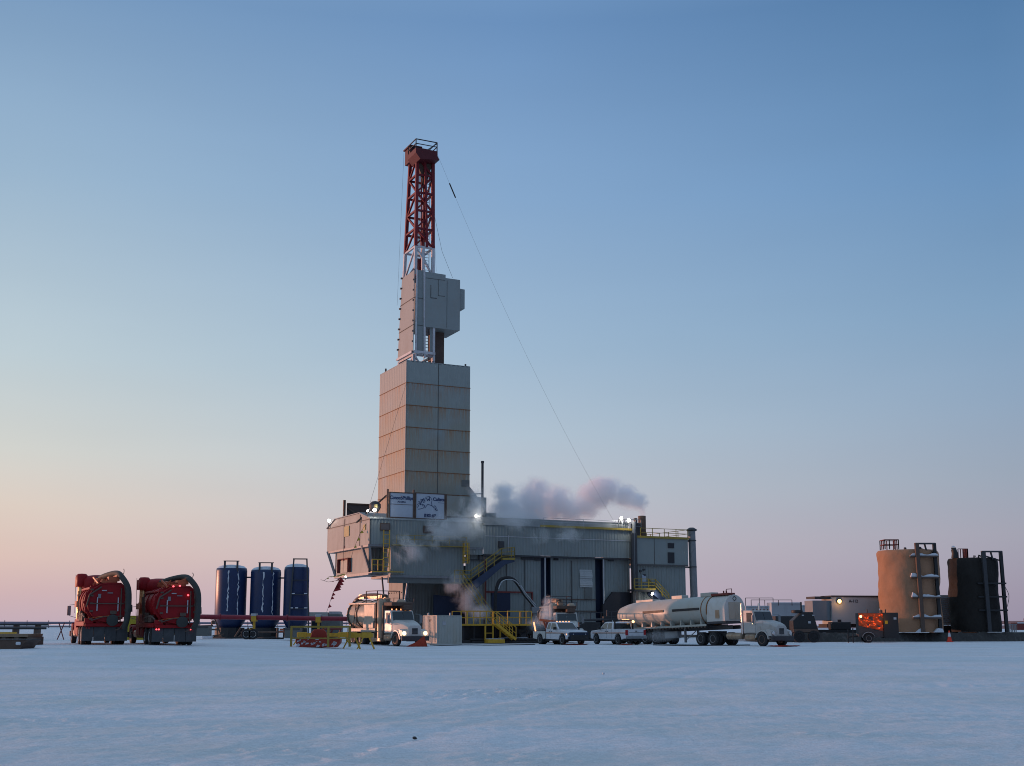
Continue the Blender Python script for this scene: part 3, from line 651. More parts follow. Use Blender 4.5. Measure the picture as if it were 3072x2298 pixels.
# rebuild the streak period for the true panel height
m = rust_wall('tower_wall', (0.25, 0.278, 0.265), per, zs_seam[0] + per, 1.2, 0.44)
mb = MB(); mb.corr((tx0, TB), (tx1, TB), zt0, ztt, .62, .022); mb.build('front_wall', 'tower_wall', tow)
mb = MB(); mb.corr((tx0, TBf), (tx0, TB), zt0, ztt, .62, .022); mb.build('left_wall', 'tower_wall', tow)
mb = MB(); mb.corr((tx1, TB), (tx1, TBf), zt0, ztt, .62, .022); mb.build('right_wall', 'tower_wall', tow)
mb = MB(); mb.corr((tx1, TBf), (tx0, TBf), zt0, ztt, .62, .022); mb.build('back_wall', 'tower_wall', tow)
mb = MB()
for z in zs_seam:
    mb.box(tx0 - .1, tx1 + .06, TB - .06, TB - .036, z - .035, z + .035); mb.box(tx0 - .06, tx0 - .036, TB - .1, TBf, z - .035, z + .035)
mb.build('panel_seam', 'rust_band', tow)
xm = X_(1313.5, 1300, TB); mb = MB(); mb.box(xm - .045, xm + .045, TB - .05, TB + .02, zs_seam[-1], ztt); mb.build('cable_trunk', 'seam_dark', tow)
mb = MB(); mb.box(tx0 - .09, tx0 - .02, TB - .09, TB + .05, zt0, ztt); mb.build('corner_trim', 'roof_paint', tow)
x0, z1 = onb(1385, 1440, TB); x1, z0 = onb(1408, 1460, TB); MB().box(x0, x1, TB - .09, TB, z0, z1).build('louvre', 'wall_dark', tow)
# flared skirts
xa1, za1 = onb(1409.5, 1458, TB); xa2, za2 = onb(1426, 1480, TB); xa3, za3 = onb(1440, 1500, TB); xa4, za4 = onb(1462, 1538, TB)
mb = MB(); mb.prism([(tx1, za1), (xa2, za2), (xa3, za3), (xa4, ZR), (tx1, ZR)], 'xz', TB + .1, TBf - .1); mb.build('right_skirt', 'wall_paint', tow)
mb = MB(); mb.prism([(TBf, Z_(1135, 1490, TB)), (TBf + 1.6, Z_(1135, 1490, TB) - 1.2), (TBf + 3.6, Z_(1135, 1490, TB) - 1.7), (TBf + 3.6, ZR), (TB, ZR), (TB, ZR + .2), (TBf, ZR + .5)], 'yz', tx0 - .08, tx0 + .3); mb.build('left_skirt', 'wall_paint', tow)
mb = MB(); zc = Z_(1330, 1486, TB - 2); mb.box(tx0 + 1, xa3, TB - 2, TB - .1, ZR, zc); mb.build('base_housing', 'wall_paint', tow)

# ---- mast inside the tower
MBp = TB + 1.3                                                   # front plane of the mast
def mp(px, py): x, z = onb(px, py, MBp); return Vector((x, MBp, z))
zW0 = Z_(1241, 1057, MBp); zW1 = Z_(1243, 811, MBp); zRed = Z_(1250, 738, MBp); zTop = Z_(1252, 470, MBp)
bl = mp(1241.5, 1057); tl = mp(1252, 470); br = mp(1299, 1057); tr = mp(1299, 470)
def depth_at(px, py, x): return ona(px, py, x)[0]
db = depth_at(1199, 1080, bl.x); dt_ = depth_at(1231, 480, tl.x)
def FL(z):  # four corners of the mast at a height
    k = (z - bl.z) / (tl.z - bl.z)
    a = bl.lerp(tl, k); b_ = br.lerp(tr, k); d = db + (dt_ - db) * k
    return [Vector((a.x, MBp, z)), Vector((b_.x, MBp, z)), Vector((b_.x, d, z)), Vector((a.x, d, z))]
def lattice(mb, z0, z1, n, r=.2, rb=.13):
    for c in range(4): mb.bar(FL(z0)[c], FL(z1)[c], r * 2)
    for i in range(n):
        za = z0 + (z1 - z0) * i / n; zb = z0 + (z1 - z0) * (i + 1) / n; P = FL(za); Q = FL(zb)
        for c in range(4):
            d = (c + 1) % 4
            mb.bar(Q[c], Q[d], rb * 2)
            if (i + c) % 2: mb.bar(P[c], Q[d], rb * 1.7)
            else: mb.bar(P[d], Q[c], rb * 1.7)
mb = MB(); lattice(mb, zRed, zTop, 5); mb.build('red_lattice', 'mast_red', tow)
mb = MB(); P0 = FL(zRed); P1 = FL(zTop)
for f in (.35, .52): mb.bar(P0[0].lerp(P0[1], f) + Vector((0, .35, 0)), P1[0].lerp(P1[1], f) + Vector((0, .35, 0)), .14)
mb.bar(P0[0].lerp(P0[1], .62) + Vector((0, -.15, 0)), P1[0].lerp(P1[1], .45) + Vector((0, -.15, 0)), .3)
mb.build('guide_rails', 'mast_red', tow)
mb = MB(); lattice(mb, zW1 - .5, zRed - .02, 1, .19, .12)
c0 = FL(zW1)[0].lerp(FL(zW1)[1], .42); c1 = FL(zRed)[0].lerp(FL(zRed)[1], .42); mb.bar(c0, c1, .35)
mb.build('white_lattice', 'mast_white', tow)
mb = MB(); c0 = FL(zW1)[0].lerp(FL(zW1)[1], .72) + Vector((0, .5, 0)); c1 = FL(zTop)[0].lerp(FL(zTop)[1], .72) + Vector((0, .5, 0))
ladder(mb, c0, c1, (1, 0, 0), .65, .42, .035); mb.build('mast_ladder', 'steel_grey', tow)
mb = MB()
for f in (.25, .3, .36):
    mb.bar(FL(zW1)[0].lerp(FL(zW1)[1], f) + Vector((0, 1, 0)), FL(zTop)[0].lerp(FL(zTop)[1], f) + Vector((0, .8, 0)), .05)
mb.build('drill_line', 'steel_dark', tow)
mb = MB(); a = FL(zRed - 2.6)[0].lerp(FL(zRed)[2], .5); mb.box(a.x - .5, a.x + .5, a.y - .6, a.y + .4, zRed - 4.4, zRed - 1.2); mb.build('travelling_block', 'mast_red', tow, bevel=.1)
# enclosure round the mast
def tube_wall(name, z0, z1, sides, mat, off=.22, x_lim=None):
    mb = MB(); P = FL(z0); Q = FL(z1)
    for c in sides:
        d = (c + 1) % 4; n_ = [Vector((0, -1, 0)), Vector((1, 0, 0)), Vector((0, 1, 0)), Vector((-1, 0, 0))][c] * off
        ext = (P[d] - P[c]).normalized() * off
        a, b_, e, f = P[c] + n_ - ext, P[d] + n_ + ext, Q[d] + n_ + ext, Q[c] + n_ - ext
        th = -n_.normalized() * .08
        mb.add([a, b_, e, f, a + th, b_ + th, e + th, f + th], [(0, 1, 2, 3), (7, 6, 5, 4), (0, 4, 5, 1), (1, 5, 6, 2), (2, 6, 7, 3), (3, 7, 4, 0)])
    return mb.build(name, mat, tow)
tube_wall('mast_side_windwall', zW0, zW1, (3,), 'mast_wall')
# front windwall: left strip and lower panel
def strip(px0, px1, py0, py1, mat, name, dy=-.24, th=.08, taper=0):
    a = mp(px0, py1); b_ = mp(px1, py1); c = mp(px1, py0); d = mp(px0 + taper, py0)
    mb = MB(); o_ = Vector((0, dy, 0)); t_ = Vector((0, th, 0))
    vs = [v + o_ for v in (a, b_, c, d)] + [v + o_ + t_ for v in (a, b_, c, d)]
    mb.add(vs, [(0, 1, 2, 3), (7, 6, 5, 4), (0, 4, 5, 1), (1, 5, 6, 2), (2, 6, 7, 3), (3, 7, 4, 0)]); return mb.build(name, mat, tow)
strip(1243, 1272, 812, 1054, 'mast_wall', 'front_windwall', taper=3.5)
strip(1288, 1300, 985, 1056, 'mast_wall', 'front_windwall')
for px, w_ in ((1244, .2), (1270.5, .24)):
    a = mp(px + (3.5 if px < 1250 else -.5), 811); b_ = mp(px, 1075); MB().bar(a + Vector((0, -.36, 0)), b_ + Vector((0, -.36, 0)), w_).build('corner_post', 'mast_white', tow)
a = mp(1298.5, 985); b_ = mp(1298, 1085); MB().bar(a + Vector((0, -.3, 0)), b_ + Vector((0, -.3, 0)), .3).build('corner_post', 'mast_white', tow)
mb = MB(); P = FL(zW0 - .1)
mb.bar(P[0] + Vector((-.2, -.4, .1)), P[1] + Vector((.1, -.4, .1)), .35); mb.bar(P[0] + Vector((-.3, -.3, .1)), P[3] + Vector((-.3, 0, .1)), .32); mb.build('base_ring', 'mast_white', tow)
mb = MB(); lattice(mb, zW0 - 4, zW0 - .3, 1, .2, .13); mb.build('lower_lattice', 'mast_white', tow)
mb = MB()
for z in (zW0 + (zW1 - zW0) * .33, zW0 + (zW1 - zW0) * .66):
    P = FL(z); mb.bar(P[0] + Vector((-.25, -.25, 0)), P[3] + Vector((-.25, .2, 0)), .07)
    mb.bar(P[0] + Vector((-.25, -.25, 0)), P[0].lerp(P[1], .45) + Vector((0, -.25, 0)), .06)
for f in range(9):
    z = zW0 + (zW1 - zW0) * f / 8; P = FL(z); mb.box(P[3].x - .42, P[3].x - .2, P[3].y, P[3].y + .25, z - .1, z + .1); mb.box(P[0].x - .45, P[0].x - .3, P[0].y - .5, P[0].y - .3, z - .1, z + .1)
mb.build('windwall_seam', 'seam_dark', tow)
mb = MB(); ladder(mb, mp(1280, 1080) + Vector((0, .2, 0)), mp(1280, 985) + Vector((0, .2, 0)), (1, 0, 0), .6, .42, .04); mb.build('lower_ladder', 'steel_dark', tow)
# racking board cabin hung on the mast
KB = MBp - .55
def kp(px, py): return onb(px, py, KB)
kx0, _ = kp(1276.5, 900); kx1, _ = kp(1380, 900)
zk_t = kp(1290, 818)[1]; zk_b = kp(1277, 980)[1]; zk_t2 = kp(1330, 833)[1]
kd = 4.7
x_m = kp(1337, 830)[0]
mb = MB(); mb.prism([(kx0, zk_b), (kx1, zk_b), (kx1, zk_t2), (x_m, zk_t2), (x_m, zk_t2 + .45), (kx0, zk_t2 + .5)], 'xz', KB, KB + kd)
cab_ = mb.build('racking_board_cabin', 'mast_wall', tow)
x_n, z_n1 = kp(1397, 867); _, z_n0 = kp(1397, 925); 
mb = MB(); mb.prism([(kx1, zk_t2 - 1.1), (x_n, z_n1), (x_n, z_n0), (kx1, z_n0)], 'xz', KB + .3, KB + 4); mb.build('side_bay', 'mast_wall', cab_)
mb = MB(); xh, zh = kp(1315, 838); xh2, zh2 = kp(1335, 890)
mb.box(xh, xh + .04, KB - .03, KB + .01, zh2, zh); mb.box(xh, xh2, KB - .03, KB + .01, zh2, zh2 + .05); mb.box(xh - 1.8, xh2, KB - .03, KB + .01, zh - .05, zh); mb.box(x_m + .2, x_m + .24, KB - .03, KB + .01, zk_b + .2, zh)
mb.box(xh - 1.1, xh - 1.02, KB - .03, KB + .01, zh - 2.6, zh - .9); mb.box(xh - 1.1, xh - .2, KB - .03, KB + .01, zh - 2.7, zh - 2.6)
mb.build('panel_seam', 'seam_dark', cab_)
mb = MB(); x0, _ = onb(1303, 1000, KB + 2.2); x1, _ = onb(1331, 1000, KB + 2.2); mb.box(x0, x1, KB + 2.0, KB + 4.4, ztt - 3, zk_b); mb.build('dark_shaft', 'steel_brown', tow)
# crown
Pt = FL(zTop)
zc0 = zTop; cr0 = onb(1252, 442, MBp - 1.6); cr1 = onb(1313, 452, MBp - 1.6)
crown = MB(); crown.prism([(cr0[0] - .2, cr1[1] - .1), (cr1[0], cr1[1] - .1), (cr1[0], cr1[1] - .75), (Pt[1].x + .3, zTop - .6), (Pt[0].x - .2, zTop - .9), (cr0[0] - .2, cr1[1] - .8)], 'xz', MBp - 1.6, MBp + 1.4)
crown = crown.build('crown_platform', 'crown_red', tow)
mb = MB(); zz = cr1[1] - .1; x0, x1 = cr0[0] - .15, cr1[0] - .05
rail(mb, [(x0, MBp + 1.3, zz), (x0, MBp - 1.5, zz), (x1, MBp - 1.5, zz), (x1, MBp + 1.3, zz), (x0, MBp + 1.3, zz)], 1.25, .055, 3.5, 1)
mb.bar((x0 + 1.6, MBp - 1.4, zz), (x1, MBp - 1.4, zz + 1.1), .08); mb.build('crown_rail', 'steel_dark', crown)
mb = MB(); mb.box(Pt[3].x - .5, Pt[2].x, MBp + 1.4, Pt[2].y + .8, zTop - .2, zTop + 1.9); mb.box(Pt[3].x - .7, Pt[3].x + 1.2, MBp + 1.2, Pt[2].y + 1.0, zTop + 1.9, zTop + 2.1); mb.build('crown_block', 'crown_red', crown, bevel=.06)
mb = MB(); mb.prism([(Pt[0].x, zTop - .9), (Pt[1].x, zTop - .6), (Pt[1].x - .6, zTop - 2.6), ((Pt[0].x + Pt[1].x) / 2, zTop - 5), (Pt[0].x + .7, zTop - 2.4)], 'xz', MBp + .1, MBp + .5); mb.build('crown_bracket', 'steel_brown', crown)
xx, zz = onb(1287, 478, MBp - .3)
lo = MB(); lo.lathe([(0, -.1), (.28, -.1), (.28, .1), (0, .14)], (xx, MBp - .35, zz), 'y', 12); lo.lathe([(0, -.1), (.22, -.1), (.22, .1), (0, .14)], (xx - .35, MBp - .35, zz - .15), 'y', 12)
lo.build('crown_lamp', 'lamp_crown', crown)
# vent flues on the enclosure top corners
mb = MB(); mb.tube([(tx0 + .1, TBf - 2, ztt), (tx0 + .1, TBf - 2, ztt + .5)], .12, 6); mb.tube([(tx1 - .6, TB + .2, ztt), (tx1 - .6, TB + .2, ztt + .35)], .12, 6); mb.build('corner_lug', 'seam_dark', tow)
mb = MB(); mb.box(tx0, tx1, TB, TB + .12, ztt - .1, ztt + .06); mb.box(tx0, tx1, TBf - .12, TBf, ztt - .1, ztt + .06); mb.box(tx0, tx0 + .12, TB + .12, TBf - .12, ztt - .1, ztt + .06); mb.box(tx1 - .12, tx1, TB + .12, TBf - .12, ztt - .1, ztt + .06); mb.build('top_rim', 'roof_paint', tow)

# ---- guy lines
def wire(name, label, pts, r, mat='steel_dark', cat='cable'):
    mb = MB(); mb.tube([Vector(p) for p in pts], r, 5); o = mb.build(name, mat); return tag(o, label, cat)
def wl(x, y, z): return O + A * x + B * y + Vector((0, 0, z))
P = onb(1312, 462, MBp - 1.4); p0 = wl(P[0], MBp - 1.4, P[1]); Q = onb(1850, 1450, 3.0); p1 = wl(Q[0], 3.0, Q[1] - 6)
pts = [p0.lerp(p1, i / 30) - Vector((0, 0, 4.2 * 4 * (i / 30) * (1 - i / 30) * .55)) for i in range(31)]
g = wire('guy_line', 'long thin slack guy cable from the crown down to the roof steam on the right', pts, .010)
sp_ = pts[0].lerp(pts[5], .5); MB().tube([pts[2], pts[3]], .085, 8).build('turnbuckle', 'steel_black', g)
P = onb(1302, 640, MBp); Q = onb(1358, 834, KB + .5); wire('stay_line', 'short stay cable from the red mast down to the cabin roof', [wl(P[0], MBp, P[1]), wl((P[0] + Q[0]) / 2 - .25, MBp - .2, (P[1] + Q[1]) / 2 - .9), wl(Q[0], KB + .5, Q[1])], .018)
P = onb(1300, 700, MBp); Q = onb(1309, 815, KB + .5); wire('signal_line', 'thin cord hanging beside the white mast section', [wl(P[0], MBp - .3, P[1]), wl(Q[0], KB + .5, Q[1])], .01)
P = onb(1232, 430, MBp - .5); Q = onb(1216, 900, MBp - 1.5); wire('hoist_line', 'thin vertical cable left of the red mast', [wl(P[0], MBp + 2, P[1] - .4), wl(Q[0], MBp + 1.5, Q[1])], .012)
P = onb(1222, 1140, TB - .5); Q = onb(1108, 1516, 1.0); R_ = onb(1103, 1560, -.6); S = onb(1056, 1720, -.6)
wire('tugger_line', 'slanting cable across the tower left wall to the roof floodlights', [wl(P[0], TB - .5, P[1]), wl(Q[0], 1, Q[1])], .016)

# ---- signs on the roof edge
def sign(px0, px1, py0, py1, name, label, lines, split=None):
    b = .6
    x0, z1 = onb(px0, py0, b); x1, _ = onb(px1, py0, b); z0 = Z_(px0, py1, b)
    t = rthing(name, label, 'sign', 'sign boards on the rig roof', (x0, b, z0)); w_ = x1 - x0; h = z1 - z0
    MB().box(0, w_, 0, .08, 0, h).build('board', 'sign_white', t)
    mb = MB(); mb.box(-.12, w_ + .12, -.05, .1, -.12, 0); mb.box(-.12, w_ + .12, -.05, .1, h, h + .12); mb.box(-.12, 0, -.05, .1, 0, h); mb.box(w_, w_ + .12, -.05, .1, 0, h)
    if split: mb.box(0, w_, -.03, .0, h * split, h * split + .05)
    mb.build('frame', 'steel_brown', t)
    MB().bar((-.3, .1, -.6), (-.3, .1, h + .45), .2).build('post', 'steel_brown', t); MB().bar((w_ + .3, .1, -.6), (w_ + .3, .1, h + .1), .16).build('post', 'steel_brown', t)
    for (s_, fx, fz, size, sx, bo) in lines: text(s_, size, 'lettering', 'sign_navy', t, (w_ * fx, -.015, h * fz), (R(90), 0, 0), sx=sx, bold=bo)
    return t, w_, h
t1, w1, h1 = sign(1171, 1239, 1478, 1550, 'roof_sign', 'white sign with ConocoPhillips lettering, left of the two facing signs', [('ConocoPhillips', .5, .80, .60, .84, .018), ('ALASKA', .5, .635, .26, 1.15, .01)], .52)
MB().prism([(w1 * .46, h1 * .87), (w1 * .53, h1 * .90), (w1 * .5, h1 * .86)], 'xz', -.02, -.005).build('logo_mark', 'ribbon_red', t1)
MB().bar((-.35, .3, h1 * .9), (-3.2, 3.2, -.6), .16).build('back_stay', 'steel_brown', t1)
t2, w2, h2 = sign(1249, 1333, 1480, 1554, 'roof_sign', 'white sign with RIG #3 and blue line drawing, right of the two facing signs', [('Calista', .80, .79, .58, 1.0, .022), ('RIG #3', .5, .115, .52, 1.05, .03)])
lg = MB()
def stroke(pts, w_=.07):
    pts = [Vector((w2 * a / 100, -.02, h2 * (1 - b / 100))) for a, b in pts]
    for a, b in zip(pts, pts[1:]): lg.bar(a, b, .02, w_)
stroke([(6, 64), (14, 63), (26, 58), (31, 50), (22, 42), (24, 52)], .07); stroke([(3, 58), (9, 50), (4, 44), (12, 40), (8, 32), (17, 36), (16, 22), (24, 32), (25, 19), (30, 30)], .05)
stroke([(31, 58), (41, 42), (57, 48), (62, 54), (68, 58), (72, 66), (66, 60)], .06); stroke([(56, 48), (54, 34), (56, 26), (52, 16), (46, 10), (34, 14), (31, 20)], .05)
stroke([(46, 12), (47, 28), (43, 20), (40, 28), (36, 18)], .09); stroke([(30, 20), (31, 33), (25, 36), (22, 22), (17, 40)], .06); stroke([(14, 38), (18, 46), (12, 44)], .09)
stroke([(62, 52), (66, 46), (70, 52), (74, 60), (76, 66), (70, 68)], .045); stroke([(77, 34), (98, 35)], .04)
lg.build('line_drawing', 'sign_navy', t2)
# sign seen from behind on the gable end
yA, zA = ona(1110, 1514, 1.0); 
t3 = rthing('roof_sign', 'dark sign board seen from behind at the left end of the rig roof', 'sign', 'sign boards on the rig roof', (0, 0, 0))
b = yr2 - 1.0
x0, z1 = onb(1041, 1511, b); x1, _ = onb(1108, 1514, b); z0 = ZR + .15
mb = MB(); mb.box(x0, x1, b, b + .08, z0, z1); mb.build('board', 'sign_back', t3)
MB().bar((x0 - .35, b, z0 - .5), (x0 - .35, b, z1 + .45), .28).build('post', 'steel_brown', t3)
mb = MB(); mb.bar((x0, b - .05, z1), (x1, b - .05, z1), .18); mb.bar((x0, b - .1, z1 - .5), (x0 + 1.8, b - .9, z0), .14); mb.build('frame', 'steel_brown', t3)

# ---- floodlights
def flood(px, py, b, label, mat='flood_white', r=.3, e=250, face=(0, -1, -.15), post=.6, side=0):
    x, z = onb(px, py, b)
    r *= .72
    t = rthing('floodlight', label, 'floodlight', 'floodlights on the rig', (x, b, z))
    f = Vector(face).normalized(); q = f.to_track_quat('Z', 'Y').to_matrix().to_4x4()
    hs = MB(); hs.lathe([(0, -r * .9), (r * .6, -r * .8), (r * 1.12, -.02), (r * 1.12, .03), (r, .03), (r, -.02), (0, -.02)], n=14); hs.v = [tuple(q @ Vector(v)) for v in hs.v]; hs.build('housing', 'steel_black', t, smooth=1)
    ln = MB(); ln.lathe([(0, -.01), (r * .96, -.01), (r * .9, .03), (0, .06)], n=14); ln.v = [tuple(q @ Vector(v)) for v in ln.v]; ln.build('lens', mat, t, smooth=1)
    MB().bar((side, .1, -r * .6), (side, .15, -r * .6 - post), .09).build('bracket', 'steel_dark', t)
    e *= .55; c = (1, .96, .88) if mat == 'flood_white' else (1, .6, .25)
    wp = O + A * (x + f.x * .6) + B * (b + f.y * .6) + Vector((0, 0, z + f.z * .6))
    if e: lamp(wp, c, e, 'floodlight_beam', .2)
    return t
flood(1103, 1532, -.1, 'smaller white floodlight at the roof corner, left of the big one', 'flood_white', .22, 60)
flood(1124, 1530, .2, 'big bright floodlight on the roof just left of the ConocoPhillips sign', 'flood_white', .36, 120)
flood(987, 1562, Bf * .93, 'bright floodlight at the far left eave of the rig', 'flood_white', .34, 60, (-.5, -1, -.1), .9)
flood(1428, 1548, -.4, 'lone floodlight on the front wall right of the signs', 'flood_white', .26, 120)
flood(1864, 1555, -.5, 'left one of the pair of roof floodlights near the short chimney', 'flood_white', .38, 160)
flood(1886, 1561, -.6, 'right one of the pair of roof floodlights near the short chimney', 'flood_white', .40, 160)
flood(1957, 1781, -2.0, 'floodlight under the stair landing above the white tanker', 'flood_white', .34, 150, (.2, -1, -.5))
flood(1037, 1730, 5.0, 'small lamp hanging below the left rig floor edge', 'flood_white', .2, 20, (-.2, -1, -.6), .3)
x, z = onb(1125, 1520, .9)
t = rthing('globe_beacon', 'dark globe beacon behind the big roof floodlight', 'beacon', None, (x, .9, z)); MB().lathe([(0, -.75), (.45, -.6), (.72, -.1), (.7, .3), (.4, .62), (0, .7)], n=20).build('shell', 'steel_dark', t, smooth=80); MB().lathe([(0, -.05), (.25, -.05), (.22, .3), (0, .35)], (-.1, -.72, -.1), 'z', 12).build('painted_glow', 'yellow_panel', t, smooth=1)  # beacon glow put into the strip's plain yellow colour
x, z = onb(1930, 1794, -1.2); t = rthing('lit_doorway', 'dim yellow lit doorway window in the dark bay under the landing', 'window', None, (x, -.1, z)); MB().box(-.5, .5, -.05, .02, -.6, .6).build('frame', 'steel_black', t); mb = MB(); mb.box(-.42, -.08, -.08, -.055, -.35, .35); mb.box(.2, .4, -.08, -.055, -.35, .45); mb.build('pane', 'window_lit', t)

# ---- stairs up to the pump building door
t = rthing('stair_tower', 'steel stairs with yellow rails climbing across the middle rig wall', 'stairs')
b = -1.4
P = onb(1543, 1678, b); Q = onb(1505, 1681, b); S = onb(1413, 1748, b)
mb = MB(); mb.prism([(S[0], S[1]), (Q[0], Q[1]), (P[0], P[1]), (P[0], P[1] - .3), (Q[0] + .4, Q[1] - .55), (S[0] + .4, S[1] - 1.0), (S[0] - .7, S[1] - .9)], 'xz', b - .08, b + .08); mb.build('stringer', 'stair_blue', t)
mb = MB(); mb.prism([(S[0], S[1]), (Q[0], Q[1]), (P[0], P[1]), (P[0], P[1] - .3), (Q[0] + .4, Q[1] - .55), (S[0] + .4, S[1] - 1.0)], 'xz', .3, .45); mb.build('stringer', 'stair_blue', t)
mb = MB()
for i in range(15):
    k = i / 14; xx = S[0] + (Q[0] - S[0]) * k; zz = S[1] + (Q[1] - S[1]) * k; mb.box(xx - .15, xx + .15, b + .09, .28, zz - .3, zz - .24)
mb.box(Q[0], P[0], b + .09, .29, P[1] - .1, P[1] - .02); mb.build('treads', 'steel_dark', t)
mb = MB(); rail(mb, [(S[0], b, S[1]), (Q[0], b, Q[1]), (P[0], b, P[1])], 1.5, .045, 1.3, 2); rail(mb, [(P[0], b, P[1]), (P[0], .3, P[1])], 1.5, .045, 1, 2); mb.box(P[0] - 1.7, P[0] + .05, b - .12, b - .09, P[1] - .1, P[1] + .15)
mb.box(S[0] - 2.2, S[0], b, .3, S[1] - .12, S[1]); rail(mb, [(S[0] - 2.2, b, S[1]), (S[0], b, S[1])], 1.5, .045, 1.1, 2)
mb.build('hand_rail', 'faded_yellow', t)
S2 = (S[0] - 1.6, S[1]); E = onb(1500, 1850, b - 1.2)
mb = MB(); 
for dy in (-.2, -1.2):
    mb.bar((S2[0], b + dy, S2[1]), (E[0], b + dy, .8), .06, .1)
    rail(mb, [(S2[0], b + dy, S2[1]), (E[0], b + dy, .8)], 1.3, .04, 2.2, 1)
mb.build('lower_flight', 'faded_yellow', t)
mb = MB()
for i in range(20): k = i / 19; mb.box(S2[0] + (E[0] - S2[0]) * k - .12, S2[0] + (E[0] - S2[0]) * k + .12, b - 1.1, b - .3, S2[1] + (.8 - S2[1]) * k - .05, S2[1] + (.8 - S2[1]) * k)
mb.build('lower_treads', 'steel_dark', t)
x, z1 = onb(1493, 1624, .0); x1, z0 = onb(1508, 1643, 0); MB().box(x, x1, -.5, -.05, z0, z1).build('door_heater', 'steel_dark', t)
x, z = onb(1524, 1606, 0); MB().bar((x, -.15, Z_(1524, 1660)), (x, -.15, z), .07).build('conduit', 'galvanised', t)
x, z = onb(1453, 1670, b); MB().bar((x, b, 1), (x, b, z), .14).build('stair_post', 'steel_brown', t)
t = rthing('landing_stairs', 'short yellow railed stairs with dark stringer down from the right end landing', 'stairs')
b = -2.0; P0 = onb(1903, 1766, b); P1 = onb(1966, 1767, b); P2 = onb(1996, 1812, b)
mb = MB(); mb.box(P0[0], P1[0], b, -.4, P0[1] - .35, P0[1] - .05); mb.build('landing', 'steel_dark', t)
mb = MB(); mb.prism([(P1[0], P1[1] - .05), (P2[0] + .6, P2[1]), (P2[0] + .6, P2[1] - .6), (P1[0] - .3, P1[1] - .7)], 'xz', b - .05, b + .08); mb.prism([(P1[0], P1[1] - .05), (P2[0] + .6, P2[1]), (P2[0] + .6, P2[1] - .6), (P1[0] - .3, P1[1] - .7)], 'xz', -.55, -.4); mb.build('stringer', 'stair_blue', t)
mb = MB(); mb.box(P0[0], P1[0], b - .12, b - .06, P0[1] - .1, P0[1] + .08); rail(mb, [(P0[0], b, P0[1]), (P1[0], b, P1[1]), (P2[0] + .6, b, P2[1])], 1.3, .045, 1.2, 2); rail(mb, [(P1[0], -.5, P1[1]), (P2[0] + .6, -.5, P2[1])], 1.3, .045, 1.2, 2); mb.build('hand_rail', 'faded_yellow', t)
mb = MB()
for i in range(8): k = i / 7; mb.box(P1[0] + (P2[0] + .6 - P1[0]) * k - .12, P1[0] + (P2[0] + .6 - P1[0]) * k + .12, b + .1, -.58, P1[1] + (P2[1] - P1[1]) * k - .2, P1[1] + (P2[1] - P1[1]) * k - .14)
mb.build('treads', 'steel_dark', t)

# ---- loading hose arching to the vacuum truck
mb = MB(); b = -3.0
pts = [onb(*q, b) for q in ((1485, 1860), (1486, 1800), (1490, 1762), (1500, 1740), (1520, 1733), (1540, 1738), (1556, 1757), (1572, 1782), (1592, 1806), (1602, 1818))]
pp = [Vector((x, b, z)) for x, z in pts]
def smooth(P, k=4):
    out = []
    for i in range(len(P) - 1):
        p0 = P[max(i - 1, 0)]; p1 = P[i]; p2 = P[i + 1]; p3 = P[min(i + 2, len(P) - 1)]
        for j in range(k):
            t = j / k; out.append(.5 * ((2 * p1) + (p2 - p0) * t + (2 * p0 - 5 * p1 + 4 * p2 - p3) * t * t + (3 * p1 - p0 - 3 * p2 + p3) * t ** 3))
    out.append(P[-1]); return out
t = rthing('loading_hose', 'thick dark hose arching from the rig wall over to the white tank truck', 'hose')
MB().tube(smooth(pp), .2, 10).build('hose', 'rubber', t, smooth=60)
mb = MB(); mb.tube([q + Vector((.15, -.25, -.22)) for q in smooth(pp[2:])], .07, 6); mb.tube([q + Vector((.15, -.25, .05)) for q in smooth(pp[6:])], .07, 6); mb.build('guide_pipe', 'galvanised', t, smooth=60)
mb = MB(); e = pp[-1]; mb.box(e.x - .4, e.x + .9, b - .3, b + .3, e.z - .9, e.z - .1); mb.cyl((e.x, b, e.z), (e.x + .3, b, e.z - 2.2), .18, 10); mb.build('valve_block', 'steel_grey', t, bevel=.05)

# timber mats under the whole rig
t = rthing('rig_mats', 'dark timber mats lying on the snow beneath the whole rig', 'timber mats', None, (0, 0, 0))
mb = MB()
for k in range(26): xx = xs - 3 + k * (xEnd + 16 - xs) / 26; mb.box(xx, xx + (xEnd + 16 - xs) / 26 - .08, -5.5 + .3 * math.sin(k * 2.3), 13, -.05, .26 + .04 * math.sin(k * 1.7))
mb.build('mats', 'timber', t)
# ---- bunting strung from the left floor edge
def bunting(name, label, pts, mat, flags):
    t = rthing(name, label, 'streamer'); mb = MB(); P = [Vector((x, b, z)) for x, b, z in pts]; mb.tube(P, .02, 4); mb.build('cord', 'steel_brown', t)
    mb = MB()
    for i, (k, s_) in enumerate(flags):
        n = len(P) - 1; j = min(int(k * n), n - 1); q = P[j].lerp(P[j + 1], k * n - j); d = (P[j + 1] - P[j]).normalized()
        a = q - d * s_ * .5; c = q + d * s_ * .5; e_ = q + Vector((.5, .05, -.12)).normalized() * s_ * .8
        w_ = Vector((0, .015, 0)); mb.add([a - w_, c - w_, e_ - w_, a + w_, c + w_, e_ + w_], [(0, 1, 2), (5, 4, 3), (0, 3, 4, 1), (1, 4, 5, 2), (2, 5, 3, 0)])
    mb.build('flags', mat, t); return t
bb = 2.0
pt = lambda px, py, b_=bb: (onb(px, py, b_)[0], b_, onb(px, py, b_)[1])
